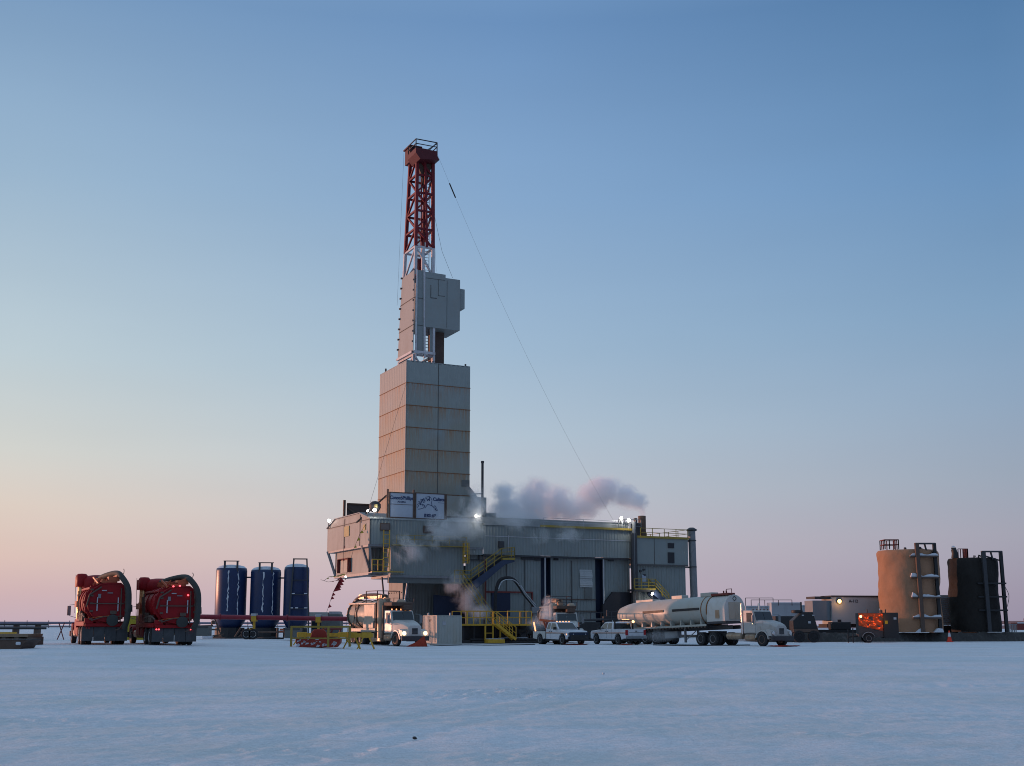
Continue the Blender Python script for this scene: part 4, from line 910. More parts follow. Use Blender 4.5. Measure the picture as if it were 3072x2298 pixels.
bunting('pennant_line', 'red pennants on a cord slanting from the left floor edge down to the pad', [pt(1022, 1732), pt(1000, 1775), pt(975, 1852)], 'ribbon_red', [(.1, .9), (.2, 1.0), (.3, .9), (.38, 1.0), (.55, .5), (.62, .5), (.78, .5)])
bunting('red_streamer', 'torn red streamer blowing left below the rig floor corner', [pt(1022, 1732), pt(1008, 1742), pt(985, 1746), pt(962, 1739)], 'ribbon_red', [(.1, .5), (.25, .4), (.5, .3)])
bunting('yellow_streamer', 'frayed yellow streamer blowing left from the rig floor edge', [pt(1030, 1722), pt(1010, 1728), pt(988, 1730), pt(972, 1742)], 'ribbon_yellow', [(.05, .5), (.2, .5), (.35, .5), (.5, .5), (.65, .4), (.8, .3)])
bx = -.9
q = lambda px, py: (onb(px, py, 1.5)[0], 1.5, onb(px, py, 1.5)[1])
bunting('tag_line', 'thin cord hanging down across the pink gable wall with small ribbons', [q(1032, 1560), q(1031, 1640), q(1029, 1718)], 'ribbon_red', [(.5, .3), (.75, .3)])
bunting('tag_line', 'slanting cord across the pink gable wall with yellow and brown rags', [q(1108, 1556), q(1080, 1600), q(1060, 1650), q(1040, 1722)], 'ribbon_yellow', [(.3, .5), (.45, .5), (.6, .4)])
# ------------------------------------------------------------------ vehicles (local: x forward, y left, z up)
def ang(v): return math.atan2(v[1], v[0])
def tyre_mb(r, w, y):
    """tyre centred on y"""
    h = w / 2; mb = MB(); mb.lathe([(r * .58, -h * .7), (r * .62, -h), (r * .93, -h), (r, -h * .75), (r, h * .75), (r * .93, h), (r * .62, h), (r * .58, h * .7)], (0, y, 0), 'y', 26)
    return mb
def wheel(parent, x, y, r=.52, w=.28, dual=False, rim='rim_grey', z=None):
    z = r if z is None else z; s = 1 if y > 0 else -1
    mb = tyre_mb(r, w, 0)
    if dual:
        m2 = tyre_mb(r, w, -s * (w + .06)); mb.add(m2.v, m2.f)
    o = mb.build('wheel', 'rubber', parent, smooth=1); o.location = (x, y, z)
    rm = MB(); e = w / 2 * s
    rm.lathe([(0, e * .35), (r * .16, e * .35), (r * .18, e * .05), (r * .3, e * .02), (r * .5, e * .3), (r * .56, e * .95), (r * .6, e * .98), (r * .6, -e * .9), (0, -e * .9)], (0, 0, 0), 'y', 20)
    for k in range(8):
        a = k * math.pi / 4; rm.lathe([(r * .05, -.01), (r * .05, .02)], (math.cos(a) * r * .25, e * .1, math.sin(a) * r * .25), 'y', 6)
    rm.build('rim', rim, o, smooth=1)
    return o
def cab(t, paint_, fa=5.8, lit=True, rim='rim_grey', visor=False, roof_z=2.74):
    """conventional heavy truck cab with sloping hood; front axle at x = fa"""
    bx = fa + 1.0
    # hood: tapered, sloping
    zt1, zt0 = 1.95, 1.55
    def ring(x, hw, zb, zt, r=.16): return [(x, -hw, zb), (x, hw, zb), (x, hw, zt - r), (x, hw - r * 1.2, zt), (x, -hw + r * 1.2, zt), (x, -hw, zt - r)]
    mb = MB(); secs = [ring(fa - .75, .98, .95, 2.0), ring(fa - .2, .88, 1.0, 1.93), ring(fa + .45, .72, .9, 1.80), ring(fa + .86, .62, .76, 1.66, .16), ring(fa + .97, .58, .78, 1.56, .16)]
    vs = [v for s_ in secs for v in s_]; n = 6
    fs = [(i * n + j, i * n + (j + 1) % n, (i + 1) * n + (j + 1) % n, (i + 1) * n + j) for i in range(len(secs) - 1) for j in range(n)]
    fs += [tuple(range(n)), tuple((len(secs) - 1) * n + j for j in range(n))]
    mb.add(vs, fs); hood = mb.build('hood', paint_, t, smooth=35, bevel=.03)
    mb = MB(); mb.box(fa + .975, fa + 1.0, -.24, .24, .92, 1.36); gr = mb.build('grille', 'steel_black', t)
    mb = MB()
    for k in range(5): mb.box(fa + 1.0, fa + 1.012, -.23, .23, .95 + k * .085, .965 + k * .085)
    mb.build('grille_bar', 'steel_grey', gr)
    # fenders
    for s in (-1, 1):
        mb = MB(); prof = []
        for k in range(11):
            a = math.pi * (k / 10) * .93 + .02; prof.append((fa + math.cos(a) * .70, .52 + math.sin(a) * .70))
        inn = [(fa + (x - fa) * .87, .52 + (z - .52) * .87) for x, z in prof][::-1]
        y0, y1 = (.62, 1.16) if s > 0 else (-1.16, -.62)
        for i in range(len(prof) - 1):
            q = [prof[i], prof[i + 1], inn[-2 - i], inn[-1 - i]]
            mb.add([(a, y0, b) for a, b in q] + [(a, y1, b) for a, b in q], [(0, 1, 2, 3), (7, 6, 5, 4), (0, 4, 5, 1), (2, 6, 7, 3), (1, 5, 6, 2), (0, 3, 7, 4)])
        mb.prism([(fa + .55, .78), (fa + .96, .78), (fa + .93, 1.18), (fa + .45, 1.3)], 'xz', min(.5 * s, 1.12 * s), max(.5 * s, 1.12 * s))
        mb.build('fender', paint_, t, smooth=50)
        hl = MB(); hl.lathe([(.15, -.1), (.15, .03), (.12, .05), (0, .06)], (fa + 1.0, s * .93, .98), 'x', 14); hl.build('headlight', 'lamp_head' if lit else 'chrome', t, smooth=1)
        wheel(t, fa, s * 1.02, .52, .3, False, rim)
        # mirror
        m = MB(); m.box(fa - .62, fa - .52, s * 1.45 - .11, s * 1.45 + .11, 1.75, 2.35); m.tube([(fa - .7, s * 1.0, 2.45), (fa - .57, s * 1.45, 2.4)], .02, 5); m.tube([(fa - .7, s * 1.0, 1.6), (fa - .57, s * 1.45, 1.74)], .02, 5); m.build('mirror', 'steel_grey', t, bevel=.015)
        # side window and door
        d = MB(); d.prism([(fa - 1.75, 1.05), (fa - .8, 1.05), (fa - .8, 1.85), (fa - 1.04, 2.6), (fa - 1.75, 2.6)], 'xz', min(s * 1.005, s * 1.02), max(s * 1.005, s * 1.02)); d_ = d.build('door', paint_, t)
        g = MB(); g.prism([(fa - 1.66, 1.85), (fa - .9, 1.85), (fa - 1.1, 2.54), (fa - 1.66, 2.54)], 'xz', min(s * 1.022, s * 1.03), max(s * 1.022, s * 1.03)); g.build('window', 'glass_dim', d_)
        st = MB(); st.box(fa - 1.85, fa - .75, min(s * .75, s * 1.15), max(s * .75, s * 1.15), .42, .9); st.build('fuel_tank', 'silver_rust', t, smooth=40, bevel=.12)
    # cab shell
    mb = MB(); P = [(fa - 2.05, .95), (fa - .72, .95), (fa - .72, 1.92), (fa - 1.0, roof_z - .06), (fa - 1.15, roof_z), (fa - 2.05, roof_z)]
    mb.prism(P, 'xz', -1.0, 1.0); mb.build('cab', paint_, t, bevel=.07, smooth=35)
    ws = MB()
    a = Vector((fa - .735, 0, 1.96)); b = Vector((fa - .965, 0, roof_z - .13)); nrm_ = Vector((.93, 0, .33)) * .045
    for y0, y1 in ((-.90, -.02), (.02, .90)):
        c = [Vector((a.x, y0, a.z)), Vector((a.x, y1, a.z)), Vector((b.x, y1 * .96, b.z)), Vector((b.x, y0 * .96, b.z))]
        ws.add([v + nrm_ for v in c] + [v + nrm_ * .3 for v in c], [(0, 1, 2, 3), (7, 6, 5, 4), (0, 4, 5, 1), (1, 5, 6, 2), (2, 6, 7, 3), (3, 7, 4, 0)])
    ws.build('windshield', 'glass_dark', t)
    if visor: MB().prism([(fa - .98, roof_z - .1), (fa - .62, roof_z - .2), (fa - .98, roof_z - .04)], 'xz', -.98, .98).build('sun_visor', paint_, t)
    for k in range(5):
        m = MB(); m.lathe([(.05, 0), (.05, .07), (.02, .1)], (fa - 1.15, -.8 + k * .4, roof_z + .01), 'z', 8); m.build('marker_light', 'lamp_orange' if lit else 'steel_brown', t)
    mb = MB(); mb.box(bx - .02, bx + .14, -1.2, 1.2, .42, .78); mb.box(bx - .3, bx, -.6, .6, .38, .6); bo = mb.build('bumper', 'steel_dark', t, bevel=.04)
    # frame rails
    mb = MB()
    for s in (-1, 1): mb.box(-1.5, bx - .1, s * .43 - .05, s * .43 + .05, .72, .98)
    mb.box(-1.5, -1.4, -.45, .45, .72, .98); mb.box(0, .1, -.45, .45, .72, .98); mb.box(fa - 2.3, fa - 2.2, -.45, .45, .72, .98); mb.box(fa - .1, fa + .1, -1.0, 1.0, .48, .58); mb.box(fa - .4, fa + .4, -.4, .4, .6, 1.0)
    mb.build('chassis', 'steel_black', t)
def vac_truck(label, body, tank, loc, head, lit_rear=False, lit_front=False, frontcol=None, dz=0.0):
    t = thing('vacuum_truck', label, 'vacuum truck', loc, ang(head), 'vacuum tank trucks with rear hose boom')
    fa = 5.9; cab(t, body, fa, lit_front, 'rim_rust' if lit_front else 'rim_grey')
    for x in (-.7, .7):
        for s in (-1, 1): wheel(t, x, s * 1.10, .52, .26, True)
    # tank with a flanged full width rear door
    rz = 2.42; r = 1.12
    if tank == 'truck_red': rz = 2.46; r = 1.17
    tk = MB(); tk.lathe([(r * .0, -2.05), (r * .45, -2.03), (r * .85, -1.93), (r, -1.78), (r, 2.5), (r * .8, 2.72), (0, 2.8)], (0, 0, rz), 'x', 40); tank_o = tk.build('tank', tank, t, smooth=50)
    mb = MB(); mb.lathe([(r + .005, -1.82), (r + .09, -1.82), (r + .09, -1.7), (r + .005, -1.7)], (0, 0, rz), 'x', 40)
    for xx in (-.4, 1.0, 2.3): mb.lathe([(r + .004, xx), (r + .05, xx), (r + .05, xx + .08), (r + .004, xx + .08)], (0, 0, rz), 'x', 40)
    mb.build('tank_band', 'steel_brown' if tank != 'truck_red' else 'truck_red', tank_o, smooth=50)
    mb = MB()
    for k in range(16):
        a = k * math.pi / 8; mb.box(-.08, .08, -.05, .05, -.07, .07, Matrix.Translation((-1.78, math.cos(a) * (r + .1), rz + math.sin(a) * (r + .1))))
    mb.build('door_clamps', 'steel_grey' if tank != 'truck_red' else 'truck_red', tank_o)
    # boxy side lockers, walk board and upper tray
    mb = MB()
    for s in (-1, 1):
        mb.box(-1.7, 2.9, min(s * .8, s * 1.22), max(s * .8, s * 1.22), 1.08, 1.36)
        if s > 0 or tank != 'truck_red': mb.box(1.0, 2.6, min(s * 1.0, s * 1.24), max(s * 1.0, s * 1.24), 1.36, 1.9)
    mb.build('side_locker', tank, t, bevel=.03)
    mb = MB()
    for s in (-1, 1): mb.box(-1.9, 2.6, s * .86 - .16, s * .86 + .16, 3.22, 3.36)
    mb.build('hose_tray', tank, t, bevel=.03)
    if tank != 'truck_red':
        mb = MB(); mb.box(1.0, 2.7, -1.19, -1.12, 1.9, 3.2); mb.build('side_panel', tank, t, bevel=.02)
        mb = MB(); ladder(mb, (-.45, -1.24, 1.35), (-.45, -1.0, 3.3), (1, 0, 0), .42, .3, .025); mb.build('tank_ladder', 'steel_brown', t)
        mb = MB(); rail(mb, [(1.0, -1.0, 3.3), (2.8, -1.0, 3.3), (2.8, 1.0, 3.3), (1.0, 1.0, 3.3)], .95, .03, 1.9, 0)
        rail(mb, [(2.8, -.9, 3.3), (5.2, -.9, 3.3), (5.2, .9, 3.3)], .35, .02, 2.4, 0); mb.build('top_rail', 'steel_dark', t)
        for s_, xx, zz in (('steel_dark', 2.0, 3.2), ('galvanised', 1.3, 3.2)):
            MB().lathe([(.28, 0), (.28, .3), (.2, .42), (0, .48)], (xx, .1, zz + .2), 'z', 16).build('air_dome', s_, t, smooth=1)
        mb = MB(); mb.box(3.6, 5.0, -.95, .95, 3.05, 3.35); mb.box(4.6, 5.2, .0, .8, 2.75, 3.1); mb.build('silencer', 'steel_brown', t, bevel=.06)
        text('VACUUM', .13, 'lettering', 'steel_dark', t, (1.9, -1.2, 2.6), (R(90), 0, 0)) if False else None
    else:
        # slab door: flat, wide, square shouldered on the hose side
        mb = MB(); pr = []
        for k in range(9): a = math.pi / 2 + k * math.pi / 8; pr.append((-.0 - math.sin(a - math.pi / 2) * 1.12 + .0, rz + math.cos(a - math.pi / 2) * 1.16))
        pr = [(-y_, z_) for y_, z_ in pr]; pr += [(-.55, rz - 1.16), (-1.12, rz - .75), (-1.12, rz + .85), (-.75, rz + 1.16)]
        mb.prism(pr, 'yz', -2.04, -1.8); mb.build('rear_door', tank, tank_o, bevel=.03)
        mb = MB(); mb.tube([(-2.06, p_[0] * .96, rz + (p_[1] - rz) * .96) for p_ in pr + pr[:1]], .035, 6); mb.build('door_rib', tank, tank_o)
        mb = MB()
        for z_ in (1.5, 1.95, 2.4, 2.85, 3.2): mb.box(-2.14, -2.04, -1.12, -.98, z_, z_ + .13); mb.box(-2.12, -2.04, .78, .95, z_ - .05, z_ + .05)
        mb.tube([(-2.1, -.78, 1.3), (-2.1, -.78, 3.3)], .04, 6); mb.tube([(-2.1, .85, 1.4), (-2.12, .2, 1.62), (-2.1, -.9, 1.66)], .035, 6); mb.box(-2.13, -2.04, -.95, .9, 2.36, 2.42); mb.box(-2.16, -2.04, -.55, -.2, 1.78, 1.98)
        mb.tube([(-2.1, .35, 3.35), (-2.16, 1.0, 2.9), (-2.1, 1.15, 2.2)], .05, 6); mb.build('door_fittings', 'steel_brown', tank_o)
        mb = MB(); mb.box(-1.9, -.6, -.5, .35, 3.6, 3.74); mb.bar((-1.9, .5, 3.55), (-1.2, .75, 3.95), .09); mb.bar((-1.5, .8, 3.5), (-1.6, .3, 3.95), .08); mb.bar((-2.0, .62, 3.5), (-1.2, .3, 3.72), .07); mb.lathe([(.16, 0), (.16, .3), (0, .34)], (-.9, .4, 3.6), 'z', 10); mb.build('boom_base', 'boom_orange', tank_o)
        mb = MB(); mb.tube([(-1.9, 1.1, 1.15), (-1.9, 1.2, 1.6), (-1.2, 1.24, 1.75), (1.0, 1.24, 1.7)], .05, 6); mb.box(-1.2, -.2, 1.12, 1.26, 1.4, 1.85); mb.box(.2, 1.0, 1.12, 1.25, 1.4, 2.0); mb.tube([(1.2, 1.22, 1.5), (1.2, 1.3, 3.2)], .04, 6); mb.tube([(1.6, 1.22, 1.5), (1.6, 1.3, 3.0)], .04, 6); mb.build('side_fittings', 'steel_brown', tank_o)
        # tank door ornaments: two pale reflector strips, plate, hatch
        for y in (.55, -.62): MB().box(-2.12, -2.05, y - .03, y + .03, 1.95, 2.75).build('reflector_strip', 'galvanised', tank_o)
        MB().box(-2.1, -2.0, .36, .52, 2.7, 2.95).build('plate', 'steel_grey', tank_o)
        MB().box(-2.1, -2.0, .05, .32, 3.12, 3.18).build('plate', 'galvanised', tank_o)
        MB().box(-2.1, -2.0, -.30, .0, 2.98, 3.04).build('plate', 'steel_grey', tank_o)
        mb = MB(); mb.lathe([(.30, -.22), (.34, -.2), (.34, .1), (.30, .12)], (-1.95, -.35, 1.42), 'x', 22); mb.build('outlet_cap', 'hose_grey', tank_o, smooth=1)
        mb = MB(); mb.box(-1.95, -1.75, -.95, 1.15, 1.05, 1.25); mb.box(-1.98, -1.9, .7, 1.2, 1.25, 1.55); mb.build('rear_sill', tank, t, bevel=.03)
        mb = MB(); mb.tube(smooth([Vector(p) for p in ((-1.98, 1.0, 1.5), (-2.1, .4, 1.62), (-2.12, -.3, 1.68))], 3), .025, 6); mb.build('air_hose', 'stripe_orange', t)
        mb = MB(); mb.tube(smooth([Vector(p) for p in ((-2.0, -.95, 3.4), (-2.3, -1.0, 2.8), (-2.32, -1.0, 1.5), (-2.25, -.75, .95), (-2.2, -.5, .85))], 4), .03, 6); mb.build('safety_cable', 'steel_brown', t)
    # cyclones and canisters between tank and cab
    sgn = (-1, 1)
    for s in sgn:
        mt = 'silver_rust' if tank != 'truck_red' else 'chrome'
        for k, xx in enumerate((3.05, 3.5) if tank == 'truck_red' else (3.28,)):
            rr = .15 if tank == 'truck_red' else .36
            MB().lathe([(0, .55), (rr, .6), (rr, 3.45 + (.3 if tank == 'truck_red' else 0)), (rr * .6, 3.6 + (.3 if tank == 'truck_red' else 0)), (0, 3.62 + (.3 if tank == 'truck_red' else 0))], (xx, s * (1.02 if tank == 'truck_red' else .86), 0), 'z', 20).build('filter_canister', 'canister_sunlit' if tank == 'truck_red' else 'silver_rust', t, smooth=50)
    if tank == 'truck_red':
        mb = MB(); mb.lathe([(0, 3.3), (1.0, 3.3), (1.1, 3.45), (1.1, 3.95), (.9, 4.15), (.3, 4.25), (0, 4.25)], (3.3, .0, 0), 'z', 28); mb.lathe([(.3, 3.5), (.34, 3.6), (.34, 4.2), (.25, 4.3), (0, 4.32)], (3.0, 1.0, 0), 'z', 14); mb.lathe([(.28, 3.5), (.28, 4.15), (0, 4.2)], (3.6, 1.05, 0), 'z', 14); mb.box(2.6, 4.1, -1.0, .95, .9, 3.3); mb.build('cyclone_housing', tank, t, smooth=45)
        MB().box(2.7, 3.9, 1.14, 1.26, 2.25, 2.62).build('locker_door', 'boom_orange', t, label='orange lit side locker door')  # orange light on the door put into its paint colour
        mb = MB(); mb.box(2.9, 4.0, 1.0, 1.2, .6, 1.5); mb.box(1.4, 2.4, .95, 1.24, .5, 1.0); mb.build('tool_box', tank, t, bevel=.02)
    else:
        mb = MB(); mb.box(2.72, 2.9, -1.16, 1.16, .95, 3.3); mb.box(3.75, 3.9, -1.1, 1.1, .6, 3.1); mb.build('headboard', 'steel_brown', t)
        mb = MB(); mb.box(2.75, 3.75, -1.2, -.7, .35, .62); mb.box(2.2, 2.7, -1.2, -.8, .3, 1.0); mb.build('step_box', 'silver_rust', t, bevel=.03)
    # boom and fat suction hose hanging over the back
    hy = -.55 if tank == 'truck_red' else 0.0
    mb = MB(); mb.bar((2.6, -.1, 3.7), (-1.9, hy, 4.0), .14, .16); mb.bar((2.6, .25, 3.62), (-1.2, .15, 3.82), .1, .1)
    for k in range(7): a_ = Vector((2.4, -.1, 3.65)).lerp(Vector((-1.8, hy, 3.98)), k / 7); b_ = Vector((2.4, .25, 3.6)).lerp(Vector((-1.2, .15, 3.82)), (k + .5) / 7); mb.bar(a_, b_, .06)
    mb.lathe([(.3, 3.4), (.3, 3.72), (0, 3.75)], (2.5, 0, 0), 'z', 14); mb.box(1.6, 2.2, -.3, .35, 3.66, 3.95); mb.box(-1.9, -1.0, hy - .12, hy + .5, 3.72, 3.98)
    mb.build('boom', 'boom_orange' if tank == 'truck_red' else 'silver_rust', t)
    if tank == 'truck_red': hp = [(2.4, .1, 3.95), (.6, -.15, 4.12), (-1.3, -.55, 4.2), (-2.15, -.75, 3.95), (-2.4, -1.1, 3.3), (-2.4, -1.18, 2.3), (-2.35, -1.12, 1.4), (-2.2, -1.0, .95)]
    else: hp = [(2.4, .0, 3.85), (.4, 0, 3.98), (-1.6, 0, 3.9), (-2.8, 0, 3.45), (-3.5, 0, 2.6), (-3.45, 0, 1.8), (-2.7, 0, 1.1), (-1.8, 0, .9)]
    MB().tube(smooth([Vector(p) for p in hp], 5), .17 if tank == 'truck_red' else .15, 14).build('suction_hose', 'hose_grey' if tank == 'truck_red' else 'steel_brown', t, smooth=60)
    if tank == 'truck_red':
        mb = MB(); mb.tube([Vector((-1.9 - .35 * math.sin(a), -.85, 4.15 + .28 * (1 - math.cos(a)) * .5)) for a in [i * math.pi / 8 for i in range(9)]], .02, 5); mb.build('hose_hoop', 'steel_brown', t)
        mb = MB(); mb.box(-2.15, -1.9, -1.3, -1.05, 2.9, 3.35); mb.tube([(-2.1, -1.12, 2.3), (-2.1, -1.4, 2.3), (-2.1, -1.42, 1.95), (-2.1, -1.15, 1.9)], .05, 6); mb.build('rear_bracket', 'steel_dark', t)
    else:
        MB().prism([(-2.2, 3.35), (-2.55, 3.2), (-2.72, 2.7), (-2.45, 2.65)], 'xz', -.1, .1).build('hose_cover', 'hose_grey', t)
    # mudflaps, rear frame, tail lamps
    for k in range(4 if tank == 'truck_red' else 2):
        y0 = (-1.28 + k * .645) if tank == 'truck_red' else (-1.25 if k == 0 else .6)
        MB().box(-1.80, -1.76, y0 + .01, y0 + .63, .22, 1.02).build('mudflap', 'mudflap', t)
    MB().box(-1.76, -1.6, -1.27, 1.27, .92, 1.06).build('rear_frame', 'steel_black', t)
    for s in (-1, 1):
        for k in range(2): MB().lathe([(.05, -.02), (.05, .02), (0, .03)], (-1.83, s * (1.05 - k * .14), .97), 'x', 10).build('taillight', 'lamp_red' if lit_rear else 'lens_red', t)
    if lit_rear:
        for yy, zz in ((.25, 3.58), (-.62, 3.05), (-.12, 3.62)): MB().lathe([(.055, -.05), (.055, .0), (0, .02)], (-2.12, yy, zz), 'x', 10).build('warning_lamp', 'lamp_red', t)
    MB().tube([(4.2, 1.2, 1.9), (4.2, 1.25, 4.3)], .012, 4).build('antenna', 'steel_dark', t)
    return t
hd = lambda a: (math.sin(R(a)), math.cos(R(a)))
HR = hd(-25)
def rear_at(px, Y, head, back):
    g = G(px, Y); return (g.x + head[0] * back, g.y + head[1] * back, g.z)
vac_truck('red vacuum truck with unlit tail lamps, leftmost of the vehicles', 'truck_red', 'truck_red', rear_at(313, 71.5, HR, 1.8), HR)
vac_truck('red vacuum truck with red tail and roof lamps lit, beside the blue tanks', 'truck_red', 'truck_red', rear_at(522, 71.0, hd(-27), 1.8), hd(-27), lit_rear=True).scale = (1, 1, .95)
HW = (.58, -.81)
def front_at(px, Y, head, fwd):
    g = G(px, Y); return (g.x - head[0] * fwd, g.y - head[1] * fwd, g.z)
vw = vac_truck('white and cream vacuum truck with headlights on, below the rig overhang', 'truck_white', 'tank_cream', front_at(1244, 92, HW, 6.9), HW, lit_front=True)
vt = vac_truck('white vacuum truck standing behind the two white pickups under the arched hose', 'truck_white', 'wall_dark', front_at(1716, 109, (.2, -.98), 6.9), (.2, -.98))  # the shade on this tank is put into its dark colour
# loose red drip tray leaning by the bumper
g = G(1256, 90.5); t = thing('drip_liner', 'crumpled orange red liner propped in front of the cream vacuum truck', 'liner', g, 0)
mb = MB(); px_m = 40.0
pl = [(-.95, .02), (-.2, .35), (.32, .78), (.42, .8), (.62, .12), (.66, .02)]
mb.add([(x, -.05 - .12 * math.sin(i * 2), z) for i, (x, z) in enumerate(pl)] + [(x * .9, .5, z * .15 + .01) for x, z in pl] + [(x, -.02 - .12 * math.sin(i * 2), z) for i, (x, z) in enumerate(pl)], [(0, 1, 2, 3, 4, 5), (0, 6, 7, 1), (1, 7, 8, 2), (2, 8, 9, 3), (3, 9, 10, 4), (4, 10, 11, 5), (12, 13, 14, 15, 16, 17)]); mb.build('sheet', 'tarp_orange', t, smooth=30)

def drip_pad(px, Y, L_, W_, head, label, mat='tarp_orange'):
    g = G(px, Y); mb = MB(); n = 8; vs = []
    for i in range(n + 1):
        for j in range(n + 1): vs.append((-L_ / 2 + L_ * i / n, -W_ / 2 + W_ * j / n, .012 + (.07 if i in (0, n) or j in (0, n) else 0) + random.random() * .02))
    mb.add(vs, [(i * (n + 1) + j, (i + 1) * (n + 1) + j, (i + 1) * (n + 1) + j + 1, i * (n + 1) + j + 1) for i in range(n) for j in range(n)])
    o = mb.build('drip_pad', mat); o.location = g; o.rotation_euler = (0, 0, ang(head)); return tag(o, label, 'drip mat', 'red drip mats under vehicles')

# ---- tractor and tank trailer
t = thing('tractor_truck', 'white tractor truck with sloped hood coupled to the long white tank trailer', 'truck', front_at(2347, 92.5, (.57, -.82), 6.95), ang((.57, -.82)))
cab(t, 'truck_dirty', 5.95, False, 'rim_rust')
for x in (-.7, .7):
    for s in (-1, 1): wheel(t, x, s * 1.08, .52, .26, True)
for s in (-1, 1):
    MB().lathe([(.0, .9), (.1, .9), (.1, 3.1), (.08, 3.3), (.05, 3.3)], (3.75, s * .95, 0), 'z', 12).build('exhaust_stack', 'chrome', t, smooth=50)
MB().box(-.5, .6, -.5, .5, .98, 1.12).build('fifth_wheel', 'steel_black', t)
MB().lathe([(.2, -.8), (.27, -.75), (.27, .75), (.2, .8)], (3.0, -.95, .75), 'x', 18).build('air_tank', 'silver_rust', t, smooth=1)
MB().lathe([(.06, 0), (.06, .1)], (4.9, -1.02, 1.72), 'y', 8).build('side_lamp', 'lamp_head', t)
trl = thing('tank_trailer', 'long white tank trailer with arched front housing and dark stripes', 'trailer', t.location + Vector((0, 0, .28)), t.rotation_euler.z); trl.rotation_euler = (0, -R(2.0), t.rotation_euler.z)
x1, x0 = 2.15, .1
mb = MB(); arch = [(-1.15, 1.56)] + [(-1.15 * math.cos(a), 2.5 + 1.16 * math.sin(a)) for a in [math.pi * k / 16 for k in range(17)]] + [(1.15, 1.56)]
mb.prism(arch, 'yz', x0, x1); hs = mb.build('front_housing', 'truck_white', trl, smooth=35, bevel=.03)
for y0, y1 in ((-.68, -.01), (.01, .68)): MB().box(x1 + .005, x1 + .03, y0, y1, 1.7, 3.05).build('housing_door', 'tank_cream', hs)
mb = MB(); c = (0, 3.34)
for a, b in (((0, .2), (.2, 0)), ((.2, 0), (0, -.2)), ((0, -.2), (-.2, 0)), ((-.2, 0), (0, .2))): mb.bar((x1 + .02, c[0] + a[0], c[1] + a[1]), (x1 + .02, c[0] + b[0], c[1] + b[1]), .03)
mb.build('placard', 'steel_dark', hs)
MB().box(1.1, 1.55, -1.18, -1.152, 1.8, 2.45).build('side_vent', 'silver_rust', hs)
tank_prof = [(0, -11.9), (.5, -11.8), (.78, -11.5), (.88, -11.1), (1.02, -10.4), (1.12, -9.6), (1.18, -8.6), (1.18, .1)]
mb = MB(); mb.lathe(tank_prof, (0, 0, 0), 'x', 40)
M_ = Matrix.Translation((0, 0, 2.5)) @ Matrix.Rotation(R(-.0), 4, 'Y')
mb.v = [tuple(M_ @ Vector(v)) for v in mb.v]; tk = mb.build('tank', 'tanker_white', trl, smooth=50)
mb = MB()
for xx in (-.55, .08): mb.lathe([(1.182, xx), (1.2, xx), (1.2, xx + .08), (1.182, xx + .08)], (0, 0, 2.5), 'x', 40)
mb.build('rust_ring', 'rust_band', tk, smooth=50)
for xa_, xb_ in ((-7.6, -5.0), (-3.9, -.7)): MB().box(xa_, xb_, -1.225, -1.165, 2.55, 2.74).build('side_stripe', 'steel_black', tk)
mb = MB()
for i, xx in enumerate([-9, -7.8, -6.6, -5.4, -4.2, -3.0, -1.8, -.6]): mb.prism([(xx - .1, 1.4), (xx + .1, 1.4), (xx, 1.85)], 'xz', -1.15, -.75)
mb.build('support_rib', 'tanker_white', tk)
mb = MB(); mb.box(-9.3, -7.1, -.45, .45, 3.5, 3.78); mb.box(-4.9, -3.6, -.3, .45, 3.6, 3.92); mb.box(-1.3, .0, -.4, .4, 3.62, 3.95); mb.build('hatch_box', 'tanker_white', tk, bevel=.04)
mb = MB(); mb.box(.1, 2.0, -.55, .25, 3.64, 3.8); mb.lathe([(.06, 3.8), (.06, 4.02)], (1.0, 0, 0), 'z', 8); mb.lathe([(.06, 3.8), (.06, 4.02)], (1.3, 0, 0), 'z', 8); mb.tube([(1.6, -.3, 3.7), (1.6, -.3, 4.1), (2.2, -.3, 4.1), (2.2, -.3, 3.6)], .035, 6); mb.build('top_walkway', 'frame_red', trl)
mb = MB(); mb.box(-11.5, .1, -1.2, 1.2, 1.26, 1.38); mb.box(-11.5, 2.2, -.5, -.38, .95, 1.25); mb.box(-11.5, 2.2, .38, .5, .95, 1.25); mb.box(.1, 2.2, -1.15, 1.15, 1.4, 1.55); mb.build('frame', 'steel_dark', trl)
mb = MB(); mb.box(-11.5, .1, -1.26, -1.205, 1.24, 1.4); mb.build('deck_edge', 'tanker_white', trl)
mb = MB()
for i in range(30): x = -11.3 + i * .385; mb.box(x, x + .16, -1.25, -1.16, 1.12, 1.235)
mb.build('tie_hook', 'steel_brown', trl)
for xx in (-6.2, -7.5, -9.6, -10.9):
    for s in (-1, 1): wheel(trl, xx, s * 1.05, .5, .26, True, z=.5 - .28 - xx * .035)
mb = MB(); mb.box(-3.0, -2.85, -.8, -.65, .0, 1.25); mb.box(-3.0, -2.85, .65, .8, .0, 1.25); mb.bar((-2.9, -.7, .2), (-1.9, -.5, .9), .06); mb.build('landing_leg', 'steel_grey', trl)
MB().box(-5.2, -3.6, -1.0, -.5, .4, .95).build('pump_box', 'steel_grey', trl, bevel=.05)
for px, Y, l, w_, lb in ((2352, 91.5, 1.6, 1.9, 'red drip mat on the snow under the tractor truck bumper'), (1728, 99.5, 1.5, 1.7, 'red drip mat on the snow under the tow truck front'), (1878, 98.5, .8, .8, 'small red mat by the rear wheel of the white pickup'), ):
    drip_pad(px, Y, l, w_, HW, lb)

